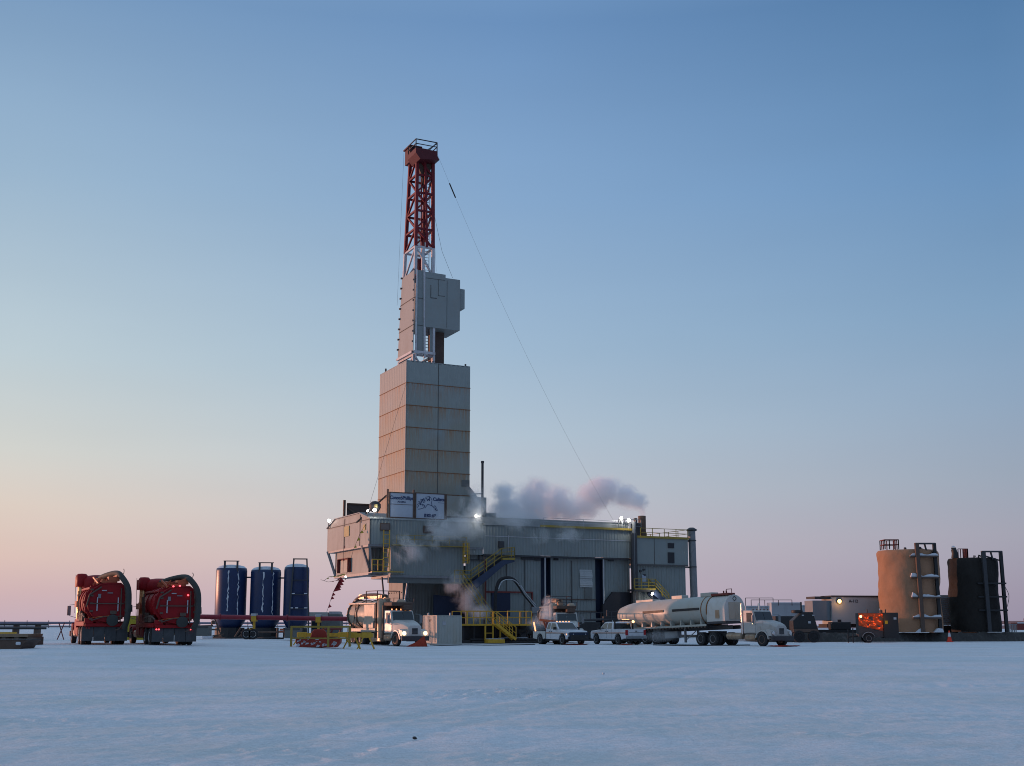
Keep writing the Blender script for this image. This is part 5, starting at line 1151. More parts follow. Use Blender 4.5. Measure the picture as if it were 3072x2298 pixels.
# ---- pickups
def pickup(name, label, cat, loc, head, kind):
    t = thing(name, label, cat, loc, ang(head), None)
    P = 'pickup_white'; W2 = .98
    fx, rx = 3.45, 0.0                                            # axles
    fr = 4.35
    def arch(cx, r=.52, n=9): return [(cx + r * math.cos(a), .42 + r * math.sin(a) * .98) for a in [math.pi * k / n for k in range(n + 1)]]
    # lower body sides with wheel arches, extruded full width, tumble at the belt
    if kind == 'crew': low = [(-1.25, .55)] + [(x, z) for x, z in arch(rx)[::-1]] + [(x, z) for x, z in arch(fx)[::-1]] + [(fr, .5), (fr, .98), (fr - .12, 1.12), (2.95, 1.22), (2.85, 1.25), (-1.25, 1.25)]
    else: low = [(.95, .45)] + arch(fx)[::-1] + [(fr, .5), (fr, .98), (fr - .12, 1.12), (2.95, 1.22), (2.85, 1.25), (.95, 1.25)]
    mb = MB(); mb.prism(low, 'xz', -W2, W2); mb.build('body', P, t, bevel=.04, smooth=35)
    # greenhouse
    if kind == 'crew': gh = [(.75, 1.24), (2.95, 1.24), (2.25, 1.82), (1.95, 1.87), (1.05, 1.87), (.82, 1.8)]
    else: gh = [(.95, 1.24), (2.95, 1.24), (2.3, 1.82), (2.0, 1.87), (1.25, 1.87), (1.05, 1.8)]
    mb = MB(); n = len(gh); vs = []
    for y, ins in ((-W2, 1), (W2, 1)):
        for x, z in gh: k = 1 - .16 * max(0, (z - 1.24) / .63); vs.append((x, y * k, z))
    mb.add(vs, [tuple(range(n)), tuple(range(2 * n - 1, n - 1, -1))] + [(i, i + n, (i + 1) % n + n, (i + 1) % n) for i in range(n)]); cabo = mb.build('cab_roof', P, t, bevel=.05, smooth=35)
    def side(poly, mat, nm, s, off=.012):
        mb = MB(); vs = []
        for o_ in (off, off - .03):
            for x, z in poly: k = 1 - .16 * max(0, (z - 1.24) / .63); vs.append((x, s * (W2 * k + o_), z))
        n = len(poly); mb.add(vs, [tuple(range(n)), tuple(range(2 * n - 1, n - 1, -1))] + [(i, i + n, (i + 1) % n + n, (i + 1) % n) for i in range(n)]); return mb.build(nm, mat, t)
    for s in (-1, 1):
        if kind == 'crew': side([(.95, 1.29), (1.62, 1.29), (1.58, 1.76), (1.02, 1.76)], 'glass_dim', 'side_window', s); side([(1.74, 1.29), (2.72, 1.29), (2.2, 1.74), (1.7, 1.76)], 'glass_dim', 'side_window', s)
        else: side([(1.1, 1.29), (1.6, 1.29), (1.56, 1.76), (1.25, 1.76)], 'glass_dim', 'side_window', s); side([(1.74, 1.29), (2.72, 1.29), (2.25, 1.74), (1.7, 1.76)], 'glass_dim', 'side_window', s)
        xs0 = -1.2 if kind == 'crew' else 1.0
        side([(xs0, .96), (fr - .35, .93), (fr - .35, .965), (xs0, 1.0)], 'stripe_orange', 'side_stripe', s, .008); side([(xs0, .9), (fr - .35, .88), (fr - .35, .9), (xs0, .925)], 'stripe_brown', 'side_stripe', s, .008)
        for xx in (1.72, .92): side([(xx, .5), (xx + .015, .5), (xx + .015, 1.24), (xx, 1.24)], 'seam_dark', 'door_gap', s, .006)
        for xx in (1.55, 1.85): side([(xx - .09, 1.06), (xx + .05, 1.06), (xx + .05, 1.11), (xx - .09, 1.11)], 'steel_black', 'door_handle', s, .03)
        MB().box(2.55, 2.7, s * 1.15 - .12, s * 1.15 + .12, 1.22, 1.45).build('mirror', 'steel_black', t, bevel=.02)
        MB().box(fr - .02, fr + .02, s * .78 - .15, s * .78 + .15, .82, .98).build('headlight', 'chrome' if kind == 'crew' else 'steel_grey', t)
        wheel(t, fx, s * .88, .4, .26, False); wheel(t, rx, s * (.88 if kind == 'crew' else .9), .4, .26, kind != 'crew')
    # windshield and rear glass
    def pane(a, b, hw0, hw1, nrm_, nm):
        n_ = Vector(nrm_) * .03; c = [Vector((a[0], -hw0, a[1])), Vector((a[0], hw0, a[1])), Vector((b[0], hw1, b[1])), Vector((b[0], -hw1, b[1]))]
        MB().add([v + n_ for v in c] + [v - n_ for v in c], [(0, 1, 2, 3), (7, 6, 5, 4), (0, 4, 5, 1), (1, 5, 6, 2), (2, 6, 7, 3), (3, 7, 4, 0)]).build(nm, 'glass_dark', t)
    pane((2.88, 1.30), (2.33, 1.76), .86, .76, (.64, 0, .76), 'windshield')
    pane((.77 if kind == 'crew' else .96, 1.3), (.83 if kind == 'crew' else 1.05, 1.74), .82, .72, (-1, 0, .1), 'rear_window')
    MB().box(fr - .05, fr + .12, -.98, .98, .42, .66).build('front_bumper', 'steel_black', t, bevel=.03)
    MB().box(fr - .02, fr + .03, -.62, .62, .72, 1.0).build('grille', 'steel_black', t)
    MB().box(-.9, 4.0, -.8, .8, .3, .48).build('chassis', 'steel_black', t)
    if kind == 'crew':
        # open box: dark bed floor strip, rack with amber bar, tail lamps, tailgate
        MB().box(-1.15, .68, -.85, .85, 1.252, 1.262).build('bed_liner', 'steel_black', t)
        MB().box(-1.29, -1.252, -.72, .72, .72, 1.24).build('tailgate', P, t, bevel=.01)
        MB().box(-1.31, -1.292, -.7, .7, .97, 1.0).build('tailgate_trim', 'steel_dark', t)
        MB().box(-1.33, -1.292, -.08, .08, 1.08, 1.14).build('tailgate_handle', 'steel_black', t)
        MB().box(-1.45, -1.26, -.95, .95, .5, .7).build('rear_bumper', 'steel_grey', t, bevel=.03)
        for s in (-1, 1): MB().box(-1.275, -1.2, s * .87 - .1, s * .87 + .115, .78, 1.2).build('taillight', 'lens_red', t)
        mb = MB()
        for s in (-1, 1): mb.box(.5, .62, s * .88 - .04, s * .88 + .04, 1.26, 1.98)
        mb.box(.5, .62, -.92, .92, 1.94, 2.02)
        mb.build('headache_rack', 'steel_black', t)
        for k in range(4): MB().box(.5, .6, -.5 + k * .18, -.38 + k * .18, 2.03, 2.09).build('amber_lamp', 'lamp_orange', t)
        MB().lathe([(.0, -.06), (.11, -.06), (.11, .02), (0, .06)], (.42, -.82, 1.88), 'x', 12).build('work_lamp', 'flood_amber', t)
        for y in (.45, -.1): MB().lathe([(.02, 0), (.05, .03), (.0, .16)], (1.6, y, 1.87), 'z', 8).build('antenna_base', 'galvanised', t)
    else:
        for k in range(5): MB().box(2.0, 2.08, -.62 + k * .3, -.52 + k * .3, 1.88, 1.93).build('roof_marker', 'lamp_orange', t)
        MB().box(fr + .1, fr + .2, -.9, .9, .38, 1.02).build('push_bar', 'panel_blue', t, bevel=.02)
        MB().box(fr + .2, fr + .22, -.85, .85, .4, .8).build('winter_cover', 'steel_black', t)
        for s in (-1, 1): MB().lathe([(.05, 0), (.05, .03)], (fr + .22, s * .6, .86), 'x', 8).build('fog_lamp', 'galvanised', t)
        # wrecker bed, boom, red post
        mb = MB()
        for s in (-1, 1): mb.prism([(-1.1, .5)] + arch(0, .5)[::-1] + [(.85, .55), (.85, 1.08), (-1.1, 1.08)], 'xz', min(s * .72, s * 1.02), max(s * .72, s * 1.02))
        mb.box(-1.0, .84, -.71, .71, .9, 1.0); mb.build('wrecker_bed', 'truck_white', t, bevel=.02)
        mb = MB(); mb.bar((.6, .12, 1.9), (-1.4, .12, 2.05), .16); mb.bar((.6, -.12, 1.9), (-1.4, -.12, 2.05), .16); mb.bar((.6, .0, 1.0), (.5, 0, 1.95), .18); mb.bar((-.1, .2, 1.0), (-.9, .1, 2.0), .1); mb.bar((-.1, -.2, 1.0), (-.9, -.1, 2.0), .1); mb.build('crane_boom', 'boom_orange', t)
        MB().lathe([(.2, 0), (.2, .75), (.12, .85), (0, .85)], (.55, -.55, 1.0), 'z', 14).build('gas_bottle', 'frame_red', t, smooth=1)
        MB().bar((-.95, -.85, 1.1), (-1.25, -.85, 1.85), .09).build('warning_tube', 'lamp_orange', t)
        MB().lathe([(.0, 0), (.05, .0), (.05, .02)], (fr - .2, -1.0, .85), 'y', 8).build('turn_signal', 'lamp_orange', t)
    return t
def pl_at(px, Y, head, fwd): g = G(px, Y); return (g.x - head[0] * fwd, g.y - head[1] * fwd, g.z)
pickup('tow_truck', 'white tow truck with orange stripe, dark front cover and red crane boom', 'tow truck', pl_at(1737, 99.5, (.5, -.866), 4.5), (.5, -.866), 'tow')
HP = (-.455, .89)
g = G(1911, 99.5); pickup('pickup_truck', 'white crew cab pickup seen from behind with red tail lamps', 'pickup truck', (g.x + HP[0] * 1.4, g.y + HP[1] * 1.4, g.z), HP, 'crew')
# ------------------------------------------------------------------ yard objects
def at(px, Y): return G(px, Y)
# white steel container with ribbed front
def box_container(name, label, cat, px_corner, Y, w_, d_, h, rot, mat, ribs=True, base=.12, extra=None):
    """corner = near vertical edge; w_ runs right along local x, d_ away along local y"""
    g = at(px_corner, Y); t = thing(name, label, cat, g, rot)
    mb = MB()
    if ribs: mb.corr((0, 0), (w_, 0), base, h, .28, .035); mb.corr((0, d_), (0, 0), base, h, .28, .035); mb.corr((w_, 0), (w_, d_), base, h, .28, .035); mb.corr((w_, d_), (0, d_), base, h, .28, .035)
    else: mb.box(0, w_, 0, d_, base, h)
    mb.build('wall', mat, t)
    mb = MB(); mb.box(-.04, w_ + .04, -.04, d_ + .04, h, h + .05); mb.build('roof', mat, t)
    mb = MB()
    for x in (0, w_):
        for y in (0, d_): mb.box(x - .06, x + .06, y - .06, y + .06, 0, h)
    mb.box(0, w_, -.05, .02, 0, base + .05); mb.box(-.05, .02, 0, d_, 0, base + .05); mb.build('frame', mat, t)
    return t
t = box_container('storage_container', 'white ribbed steel container between the cream truck and the yellow railed platform', 'container', 1311, 101, 2.15, 3.0, 2.35, R(26), 'tanker_white')
for x, y in ((.1, 2.2), (1.8, 1.5)): MB().lathe([(.08, 2.4), (.08, 2.6), (0, 2.64)], (x, y, 0), 'z', 8).build('roof_vent', 'galvanised', t)
mb = MB(); mb.box(-.06, -.045, 1.2, 1.7, 2.0, 2.06); mb.box(-.06, -.045, 1.25, 1.3, 1.88, 2.0); mb.box(-.06, -.045, 1.6, 1.65, 1.88, 2.0); mb.build('marking', 'steel_brown', t)
MB().box(.45, .75, -.06, -.045, 1.6, 1.9).build('placard', 'galvanised', t)

# yellow railed loading platform
g = at(1383, 106); g2 = at(1595, 108); t = thing('loading_platform', 'yellow railed steel loading platform with stairs at the foot of the rig', 'platform', g, ang((g2 - g)))
Lp = (g2 - g).length; zd = PZ(1872, 106); 
MB().box(0, Lp, 0, 3, zd - .15, zd).build('deck', 'rail_yellow', t)
mb = MB(); sx = (1482 - 1383) / 34.0
rail(mb, [(0, 0, zd), (sx - .05, 0, zd)], 1.12, .035, .62, 1); rail(mb, [(sx + 1.35, 0, zd), (Lp, 0, zd)], 1.12, .035, 1.25, 1); rail(mb, [(0, 3, zd), (Lp, 3, zd)], 1.12, .03, 1.3, 1); rail(mb, [(Lp, 0, zd), (Lp, 3, zd)], 1.12, .03, 1.3, 1)
mb.build('guard_rail', 'rail_yellow', t)
for yy in (-.15, -1.15):
    mb = MB(); a = Vector((sx, yy, zd)); b_ = Vector((sx + 1.75, yy, .35)); mb.bar(a, b_, .05, .22); up = Vector((0, 0, 1.05))
    for k in (0, .33, .66, 1): q = a.lerp(b_, k); mb.bar(q, q + up, .06)
    mb.bar(a + up, b_ + up, .06); mb.bar(a + up * .5, b_ + up * .5, .05); mb.build('stair_rail', 'rail_yellow', t)
mb = MB()
for i in range(8): q = Vector((sx, 0, zd)).lerp(Vector((sx + 1.75, 0, .35)), (i + .5) / 8); mb.box(q.x - .12, q.x + .12, -1.1, -.2, q.z - .02, q.z + .02)
mb.build('stair_tread', 'rail_yellow', t)
mb = MB(); mb.box(sx - .8, sx + .7, -1.25, .2, .05, .38)
for x in (sx - .75, sx - .05, sx + .62): mb.box(x - .06, x + .06, -.2, -.08, .38, zd - .15)
mb.bar((sx - .75, -.14, .9), (sx - .05, -.14, .9), .07); mb.build('stair_base', 'rail_yellow', t)
MB().box(sx - .75, sx + .65, -1.2, .15, .385, .43).build('snow_on_base', 'snow_cap', t)
mb = MB()
for k in range(7): mb.box(.3 + k * .98, .42 + k * .98, .5, .62, 0, zd - .15)
mb.box(0, Lp, 1.2, 1.4, .05, zd - .15); mb.box(0, Lp, .2, .35, .0, .3); mb.build('support_frame', 'steel_black', t)
# dark skid with pipe under and right of the platform
g = at(1560, 108); t = thing('pipe_skid', 'low dark pipe skid lying under the yellow platform', 'skid', g, ang((g2 - at(1383, 106))))
mb = MB(); mb.box(-4.5, 1.8, -.4, 1.2, .0, .25); 
for k in range(4): mb.cyl((-4.6, -.2 + k * .3, .35), (1.9, -.2 + k * .3, .35), .1, 10)
mb.build('frame', 'steel_black', t); MB().box(-1.9, .6, -.3, .5, .46, .5).build('snow_cover', 'snow_cap', t)

# dark equipment row behind the vehicles (between tow truck and tanker)
def skid(name, label, px, Y, w_, h, d_, boxes, mat='steel_dark', rot=0.0, cat='equipment'):
    t = thing(name, label, cat, at(px, Y), rot)
    MB().box(-w_ / 2, w_ / 2, 0, d_, .0, .22).build('base_frame', 'steel_black', t)
    for i, (x0, x1, y0, y1, z0, z1, nm, m) in enumerate(boxes): MB().box(x0, x1, y0, y1, z0, z1).build(nm, m or mat, t, bevel=.04)
    return t
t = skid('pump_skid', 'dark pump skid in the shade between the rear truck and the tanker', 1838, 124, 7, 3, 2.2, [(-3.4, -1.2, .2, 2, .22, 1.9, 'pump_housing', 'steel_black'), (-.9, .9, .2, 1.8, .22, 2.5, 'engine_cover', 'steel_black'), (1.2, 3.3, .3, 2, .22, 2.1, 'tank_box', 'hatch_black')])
mb = MB(); mb.cyl((-3, .3, 2.1), (3, .3, 2.3), .12, 8); mb.cyl((-.5, .3, 2.5), (-.5, .3, 3.1), .1, 8); mb.cyl((1.7, .5, 2.1), (1.7, .5, 2.9), .14, 8); rail(mb, [(-3.3, .2, 2.0), (3.2, .2, 2.3)], .8, .03, 1.1, 0); mb.build('pipework', 'steel_dark', t)

# ---- three blue tanks
def blue_tank(label, px, Y, r, h, panel=False):
    t = thing('blue_tank', label, 'tank', at(px, Y), R(8), 'blue upright silo tanks'); rb = r * .8
    MB().lathe([(0, .35), (rb * .5, .35), (r * .86, 1.25), (r, 1.6), (r, h - .5), (r * .97, h - .28), (r * .8, h - .08), (r * .45, h + .04), (0, h + .06)], n=48).build('shell', 'tank_blue', t, smooth=50)
    MB().lathe([(r * .965, h - .26), (r * .8, h - .06), (r * .45, h + .06), (0, h + .1)], n=40).build('snow_cap', 'snow_cap', t, smooth=1)
    mb = MB(); mb.lathe([(r * .92, 0), (r * .95, .0), (r * .95, .9), (r * .92, .9)], n=12); mb.box(-r * .9, r * .9, -r * .9, r * .9, 0, .12); mb.build('skirt', 'steel_black', t)
    y = -r * .98
    if not panel:
        mb = MB()
        for x in (-.38 * r, .42 * r): mb.box(x - .08, x + .08, y * .93, y * .7, h - .6, h + .33)
        mb.box(-.46 * r, .54 * r, y * .93, y * .8, h + .33, h + .41); mb.build('top_bracket', 'steel_dark', t)
        mb = MB(); random.seed(int(px))
        for x in (-.10, .52):
            xx = x * r; z = h - .5; pts_ = []; rr = []
            while z > (1.9 if x > 0 else 2.3):
                xo = xx + random.uniform(-.05, .05); pts_.append((xo, -math.sqrt(max(0, r * r - xo * xo)) + .01, z)); rr.append(random.choice((.015, .035, .05, .075, .09)) * (1 if x < 0 else .8)); z -= random.uniform(.1, .3)
            mb.tube(pts_, rr, 6)
        mb.build('ice_streak', 'ice_streak', t)
    else:
        mb = MB()
        for x0, x1 in ((-.22 * r, -.45 * r), (.80 * r, 1.06 * r)): mb.bar((x0, y, h + .45), (x1, y - .3, 2.2), .13); mb.bar((x1, y - .3, 2.2), (x1, y - .3, 0), .13)
        mb.box(-.3 * r, .85 * r, y - .08, y + .08, h + .42, h + .52)
        for z in (2.6, 3.9, 5.2): mb.box(-.35 * r, .95 * r, y - .18, y - .05, z, z + .07)
        mb.build('ladder_frame', 'steel_dark', t)
        mb = MB()
        for x, z in ((-.2, 3.97), (.78, 3.97), (-.3, 2.67), (.82, 2.67), (.1, 2.67)): mb.box(x * r - .14, x * r + .14, y - .2, y - .05, z, z + .09)
        mb.build('snow_clump', 'snow_cap', t)
    return t
Yt = 112; 
for lb, px, Y, w_, ptop, pan in (('left one of three blue tanks, a bright orange sunlit edge on its side', 688, 113, 91, 1697, False), ('middle one of the three blue tanks, with two white ice streaks', 792, 113, 89, 1702, False), ('right one of three blue tanks, with dark frame and pipes over its front', 885, 112, 74, 1694, True)):
    r = w_ / 2 * Y / F; gz = at(px, Y).z; h = PZ(ptop, Y) - gz; blue_tank(lb, px, Y, r, h, pan)
def simple_pipe(name, label, pts, r, mat, cat='pipe'):
    mb = MB(); mb.tube(pts, r, 8); return tag(mb.build(name, mat, smooth=60), label, cat)
a = W(733, 1732, 113); b = W(750, 1732, 113); simple_pipe('link_pipe', 'short dark pipe linking the left and middle blue tanks', [a - Vector((.3, 0, 0)), b + Vector((.3, 0, 0))], .07, 'steel_dark')
a = W(837, 1734, 113); b = W(852, 1734, 112.5); simple_pipe('link_pipe', 'short dark pipe linking the middle and right blue tanks', [a - Vector((.3, 0, 0)), b + Vector((.3, 0, 0))], .07, 'steel_dark')

# ---- long red conveyor pipe on wheeled yellow stands
a = W(560, 1849.5, 99); b = W(1062, 1857, 99); d = (b - a)
t = thing('auger_conveyor', 'long horizontal dark red auger pipe in front of the blue tanks', 'conveyor', (a.x, a.y, 0), ang(d)); Lc = Vector((d.x, d.y)).length
MB().tube([(0, 0, a.z), (Lc, 0, b.z)], .19, 16).build('tube', 'beam_red', t, smooth=50)
mb = MB()
for k in range(1, 5): mb.lathe([(.19, -.05), (.27, -.05), (.27, .05), (.19, .05)], (Lc * k / 5, 0, a.z + (b.z - a.z) * k / 5), 'x', 16)
mb.build('flange', 'beam_red', t, smooth=40)
for px in (763, 956):
    x = (px - 560) / (1062 - 560) * Lc; gz = at(px, 99).z; zc = a.z + (b.z - a.z) * x / Lc
    mb = MB(); mb.box(x - .2, x + .2, -.32, .32, zc - .32, zc + .12); mb.box(x - .09, x + .09, -.1, .1, gz + .35, zc - .3); mb.box(x - .35, x - .1, -.3, -.1, gz + .75, gz + .85); mb.build('yellow_stand', 'rail_yellow', t)
    MB().box(x - .22, x + .22, -.34, .34, zc + .121, zc + .32).build('stand_cap', 'galvanised', t, bevel=.03)
    for s, xx in ((-1, x + .05), (1, x - .35), (-1, x - .5)):
        if px == 763 or s > 0:
            wh = wheel(t, xx, s * .45, .42, .24, False, 'chrome', gz + .42)
# small things around the tanks
def small_box(name, label, cat, px0, px1, py0, py1, Y, mat, d_=1.2, rot=0.0, bev=.03, parts=()):
    g0 = at(px0, Y); w_ = (px1 - px0) / F * Y; z1 = PZ(py0, Y); z0 = max(g0.z, PZ(py1, Y)); t = thing(name, label, cat, (g0.x, Y, z0), rot)
    MB().box(0, w_, 0, d_, 0, z1 - z0).build('body', mat, t, bevel=bev)
    for (nm, x0, x1, za, zb, m) in parts: MB().box(x0 * w_, x1 * w_, -.05, -.005, za * (z1 - z0), zb * (z1 - z0)).build(nm, m, t)
    return t
t = small_box('power_pack', 'grey box beside the right red truck under the red auger pipe', 'box', 588, 623, 1878, 1908, 98, 'wall_dark', parts=(('lid', 0, 1, .85, .97, 'steel_dark'),))
t = small_box('power_pack', 'grey box in the snow right of the auger wheels', 'box', 853, 898, 1884, 1914, 97, 'wall_dark', parts=(('lid', 0, 1, .85, .97, 'steel_dark'),))
t = thing('valve_cluster', 'tangle of pipes and valves left of the blue tanks under the red pipe', 'valve', at(646, 104), 0)
mb = MB(); 
for (p_, q_) in (((-.9, 0, 0), (-.2, 0, 1.5)), ((.6, 0, 0), (-.1, .1, 1.6)), ((-.5, 0, .8), (.4, 0, .7)), ((-1.8, .2, 1.05), (-.3, .2, 1.1)), ((-1.8, .2, .75), (0, .2, .75)), ((-.4, -.1, .2), (.7, .1, .35)), ((.2, 0, .2), (.1, 0, 1.3))): mb.tube([p_, q_], .06, 7)
mb.lathe([(.16, 0), (.16, .3), (0, .36)], (-.25, 0, 1.2), 'z', 10); mb.lathe([(.2, 0), (.2, .05)], (-.25, -.1, 1.6), 'z', 10); mb.build('pipework', 'steel_brown', t)
mb = MB(); mb.box(-1.1, -.2, -.3, .3, 0, .28); mb.box(-.9, -.5, -.4, 0, .28, .42); mb.build('snowy_crate', 'snow_cap', t, bevel=.08)
simple_pipe('ground_hose', 'dark hose lying on the snow before the blue tanks', smooth([at(640, 103) + Vector((0, 0, .08)), at(690, 102) + Vector((0, 0, .08)), at(740, 103) + Vector((0, 0, .08)), at(800, 101) + Vector((0, 0, .08)), at(850, 102) + Vector((0, 0, .08))]), .07, 'rubber', 'hose')
mb = MB(); random.seed(4)
g = at(776, 107)
for (p_, q_) in (((-1.6, 0, .5), (2.2, .2, .55)), ((-1.8, .1, .1), (-.9, 0, .9)), ((-1.6, 0, .9), (-2.2, .2, 0)), ((1.6, 0, 0), (1.6, 0, .9)), ((2.3, 0, .9), (3.0, .1, .5))): mb.tube([Vector(p_) + g, Vector(q_) + g], .08, 7)
tag(mb.build('pipe_manifold', 'steel_brown'), 'low dark pipe manifold on the snow behind the auger wheels', 'pipe')
t = small_box('warning_barrel', 'orange drum on the snow between the middle and right blue tanks', 'drum', 838, 849, 1886, 1897, 106, 'boom_orange', .3, parts=(('band', 0, 1, .4, .6, 'galvanised'),))

# shed and cab behind the pennants, its roof lit orange
g = at(932, 118); t = thing('utility_cabin', 'grey cabin with flat orange lit roof edge left of the cream truck', 'cabin', g, R(4)); s = 118 / F
gz = g.z; H_ = PZ(1842, 118) - gz; wv = (1016 - 930) * s
MB().box(0, wv, 0, 4, .2, H_).build('wall', 'wall_dark', t, bevel=.06); MB().box(-.6, 1.6, -.1, 4, H_ - .3, H_ + .18).build('roof_pod', 'tanker_white', t, bevel=.05)
MB().box(1.7, wv - .1, .1, 3.8, H_ + .001, H_ + .25).build('roof_rack', 'galvanised', t); MB().box(.1, .95, -.04, .0, H_ * .35, H_ * .68).build('window', 'glass_dark', t)
MB().box(-.1, wv + .2, -.2, 4, 0, .2).build('skid', 'steel_black', t)
g = at(1008, 112); mb = MB()
for (p_, q_) in (((-1.3, 0, .9), (.5, 0, .95)), ((-1.2, .1, 0), (-.6, 0, .9)), ((-.3, 0, .9), (-.9, .2, 0)), ((.2, 0, 0), (.4, 0, .9)), ((-.8, 0, .5), (.4, .1, .4))): mb.tube([Vector(p_) + g, Vector(q_) + g], .09, 7)
tag(mb.build('pipe_stand', 'frame_red'), 'dark red pipe stand on the snow left of the cream truck wheels', 'stand')
# yellow green container between the red trucks
box_container('yellow_container', 'yellow green steel container seen between the two red trucks', 'container', 372, 95, 2.2, 2.4, PZ(1849, 95) - at(372, 95).z, R(-14), 'container_yellow', False, .15)

# ---- foreground sawhorses, rack and red sled basket
def saw(name, label, px0, px1, pyt, pyb, Y, over=.0):
    a = at(px0, Y); b_ = at(px1, Y); L_ = (b_ - a).length; t = thing(name, label, 'barrier', a, ang(b_ - a), 'yellow beams on trestle legs'); z1 = PZ(pyt, Y) - a.z; z0 = PZ(pyb, Y) - a.z
    MB().box(0, L_, -.09, .09, z0, z1).build('beam', 'rail_yellow', t)
    for x in (.35, L_ - .45):
        mb = MB(); mb.box(x - .32, x + .32, -.13, .13, z0 - .04, z1 + .06)
        mb.build('bracket', 'rail_yellow', t, bevel=.03)
        MB().bar((x - .2, -.1, z0), (x - .55, -.25, -.02), .07).build('leg', 'rail_yellow', t); MB().bar((x + .2, -.1, z0), (x + .55, -.25, -.02), .07).build('leg', 'rail_yellow', t)
        MB().bar((x + .2, .1, z0), (x + .5, .4, -.02), .06).build('leg', 'rail_yellow', t)
    return t
saw('trestle_beam', 'yellow trestle beam in front of the cream truck rear wheels', 1040, 1119, 1900, 1912, 80)
saw('trestle_beam', 'yellow trestle beam behind the red basket', 890, 1048, 1899, 1910, 83)
t = thing('yellow_rack', 'tall rusty yellow open frame rack around the red basket', 'rack', at(873, 79), 0); sc_ = 79 / F
xr = (1043 - 873) * sc_; xm_ = (986 - 873) * sc_; z1 = PZ(1880, 79) - at(873, 79).z; zm = z1 * .42
mb = MB(); 
for x, y in ((0, 0), (xm_, -.5), (xr, .5)): mb.bar((x, y, -.02), (x, y, z1 + .04), .13)
mb.bar((0, 0, z1), (xm_, -.5, z1), .11); mb.bar((xm_, -.5, z1), (xr, .5, z1), .11); mb.bar((0, 0, z1 - .02), (xr * .55, 1.3, z1 - .02), .1); mb.bar((xr * .55, 1.3, z1 - .02), (xr, .5, z1 - .02), .1)
mb.bar((0, 0, zm), (xm_, -.5, zm), .09); mb.bar((xm_, -.5, zm), (xr, .5, zm), .09); mb.bar((xr * .5, 1.3, 0), (xr * .5, 1.3, z1), .1)
mb.build('frame', 'faded_yellow', t)
t = thing('red_basket', 'red skip basket with flaking white paint standing inside the yellow rack', 'basket', at(955, 79.5), R(3)); w_ = (1022 - 890) * sc_
z1 = PZ(1914, 79.5) - at(955, 79.5).z
mb = MB(); mb.prism([(-w_ / 2 + .25, .02), (w_ / 2 - .25, .02), (w_ / 2 - .02, .3), (w_ / 2, z1), (-w_ / 2, z1), (-w_ / 2 + .02, .3)], 'xz', -.45, .9); mb.build('tub', 'basket_red', t, bevel=.04)
MB().prism([(-.55, z1), (.55, z1), (.45, z1 + .42), (.25, z1 + .58), (-.25, z1 + .58), (-.45, z1 + .42)], 'xz', .1, .5).build('winch_housing', 'basket_red', t, bevel=.05)
mb = MB(); random.seed(12)
for i in range(26):
    x = random.uniform(-w_ / 2 + .15, w_ / 2 - .15); z = random.uniform(.1, z1 - .08); a_ = random.uniform(-.25, .25); ww = random.uniform(.04, .16); hh = random.uniform(.02, .10)
    if abs(x) < .0: continue
    mb.add([(x - ww, -.456, z - hh), (x + ww * .6, -.456, z - hh * .4 + a_ * .2), (x + ww, -.456, z + hh + a_ * .3), (x - ww * .3, -.456, z + hh)], [(0, 1, 2, 3)])
mb.build('flaked_paint', 'ice_streak', t)

# ---- left edge: mats, trough, pipe racks
def stack(name, label, cat, px0, px1, py0, py1, Y, mat, d_=3.0, slant=.0, extra=None):
    g0 = at(px0, Y); w_ = (px1 - px0) / F * Y; z1 = PZ(py0, Y) - g0.z; z0 = max(0, PZ(py1, Y) - g0.z)
    t = thing(name, label, cat, g0, 0); mb = MB(); mb.prism([(0, z0), (w_ - slant, z0), (w_ - slant * .6, z0 + (z1 - z0) * .55), (w_, z1 - .03), (w_, z1), (0, z1)], 'xz', 0, d_); mb.build('body', mat, t); return t, w_, z0, z1
t, w_, z0, z1 = stack('steel_trough', 'rusty dark steel trough cut by the left picture edge, nearest thing on the snow', 'trough', -260, 75, 1920, 1955, 61, 'steel_brown', 1.8, .35)
MB().box(0, w_ + .02, -.03, 1.85, z1, z1 + .04).build('rim', 'steel_dark', t); MB().box(w_ - .55, w_ - .3, -.1, -.005, z0 + .2, z0 + .36).build('snow_lump', 'snow_cap', t, bevel=.05)
t, w_, z0, z1 = stack('timber_mat', 'pale timber mat on blocks near the left picture edge', 'mat', -240, 78, 1902, 1911, 70, 'timber_mat', 2.2, .02)
mb = MB()
for k in range(9): mb.box(.3 + k * .72, .55 + k * .72, .1, 2.0, -.02, z0)
mb.build('bearer', 'timber', t)
g = at(-120, 98)
for i, (p0, p1, pyt, r_, lb) in enumerate(((-120, 137, 1874, .07, 'upper dark pipe bundle on the far left rack'), (-120, 125, 1885, .08, 'lower dark pipe bundle on the far left rack'))):
    a = at(p0, 96 - i * 3); L_ = (p1 - p0) / F * 96; t = thing('pipe_bundle', lb, 'pipe rack', a, 0, 'pipe bundles on the far left rack'); zc = PZ(pyt, 96 - i * 3) - a.z
    for k in range(2): MB().tube([(0, k * .36, zc), (L_ - k * .5, k * .36, zc)], r_, 8).build('pipe', 'steel_black', t)
    for k in range(3): MB().box(L_ * (.36 + .25 * k), L_ * (.36 + .25 * k) + .1, -.1, .9, 0, zc - r_).build('stand', 'steel_brown', t)
g = at(20, 91); t = thing('trestle', 'small yellow trestle in front of the dark pipe rack at far left', 'trestle', g, 0)
mb = MB(); mb.box(-.6, .7, -.1, .1, .48, .62)
for s_ in (-.5, .6): mb.bar((s_, 0, .5), (s_ - .25, -.3, 0), .07); mb.bar((s_, 0, .5), (s_ + .2, .3, 0), .07)
mb.build('frame', 'rail_yellow', t)
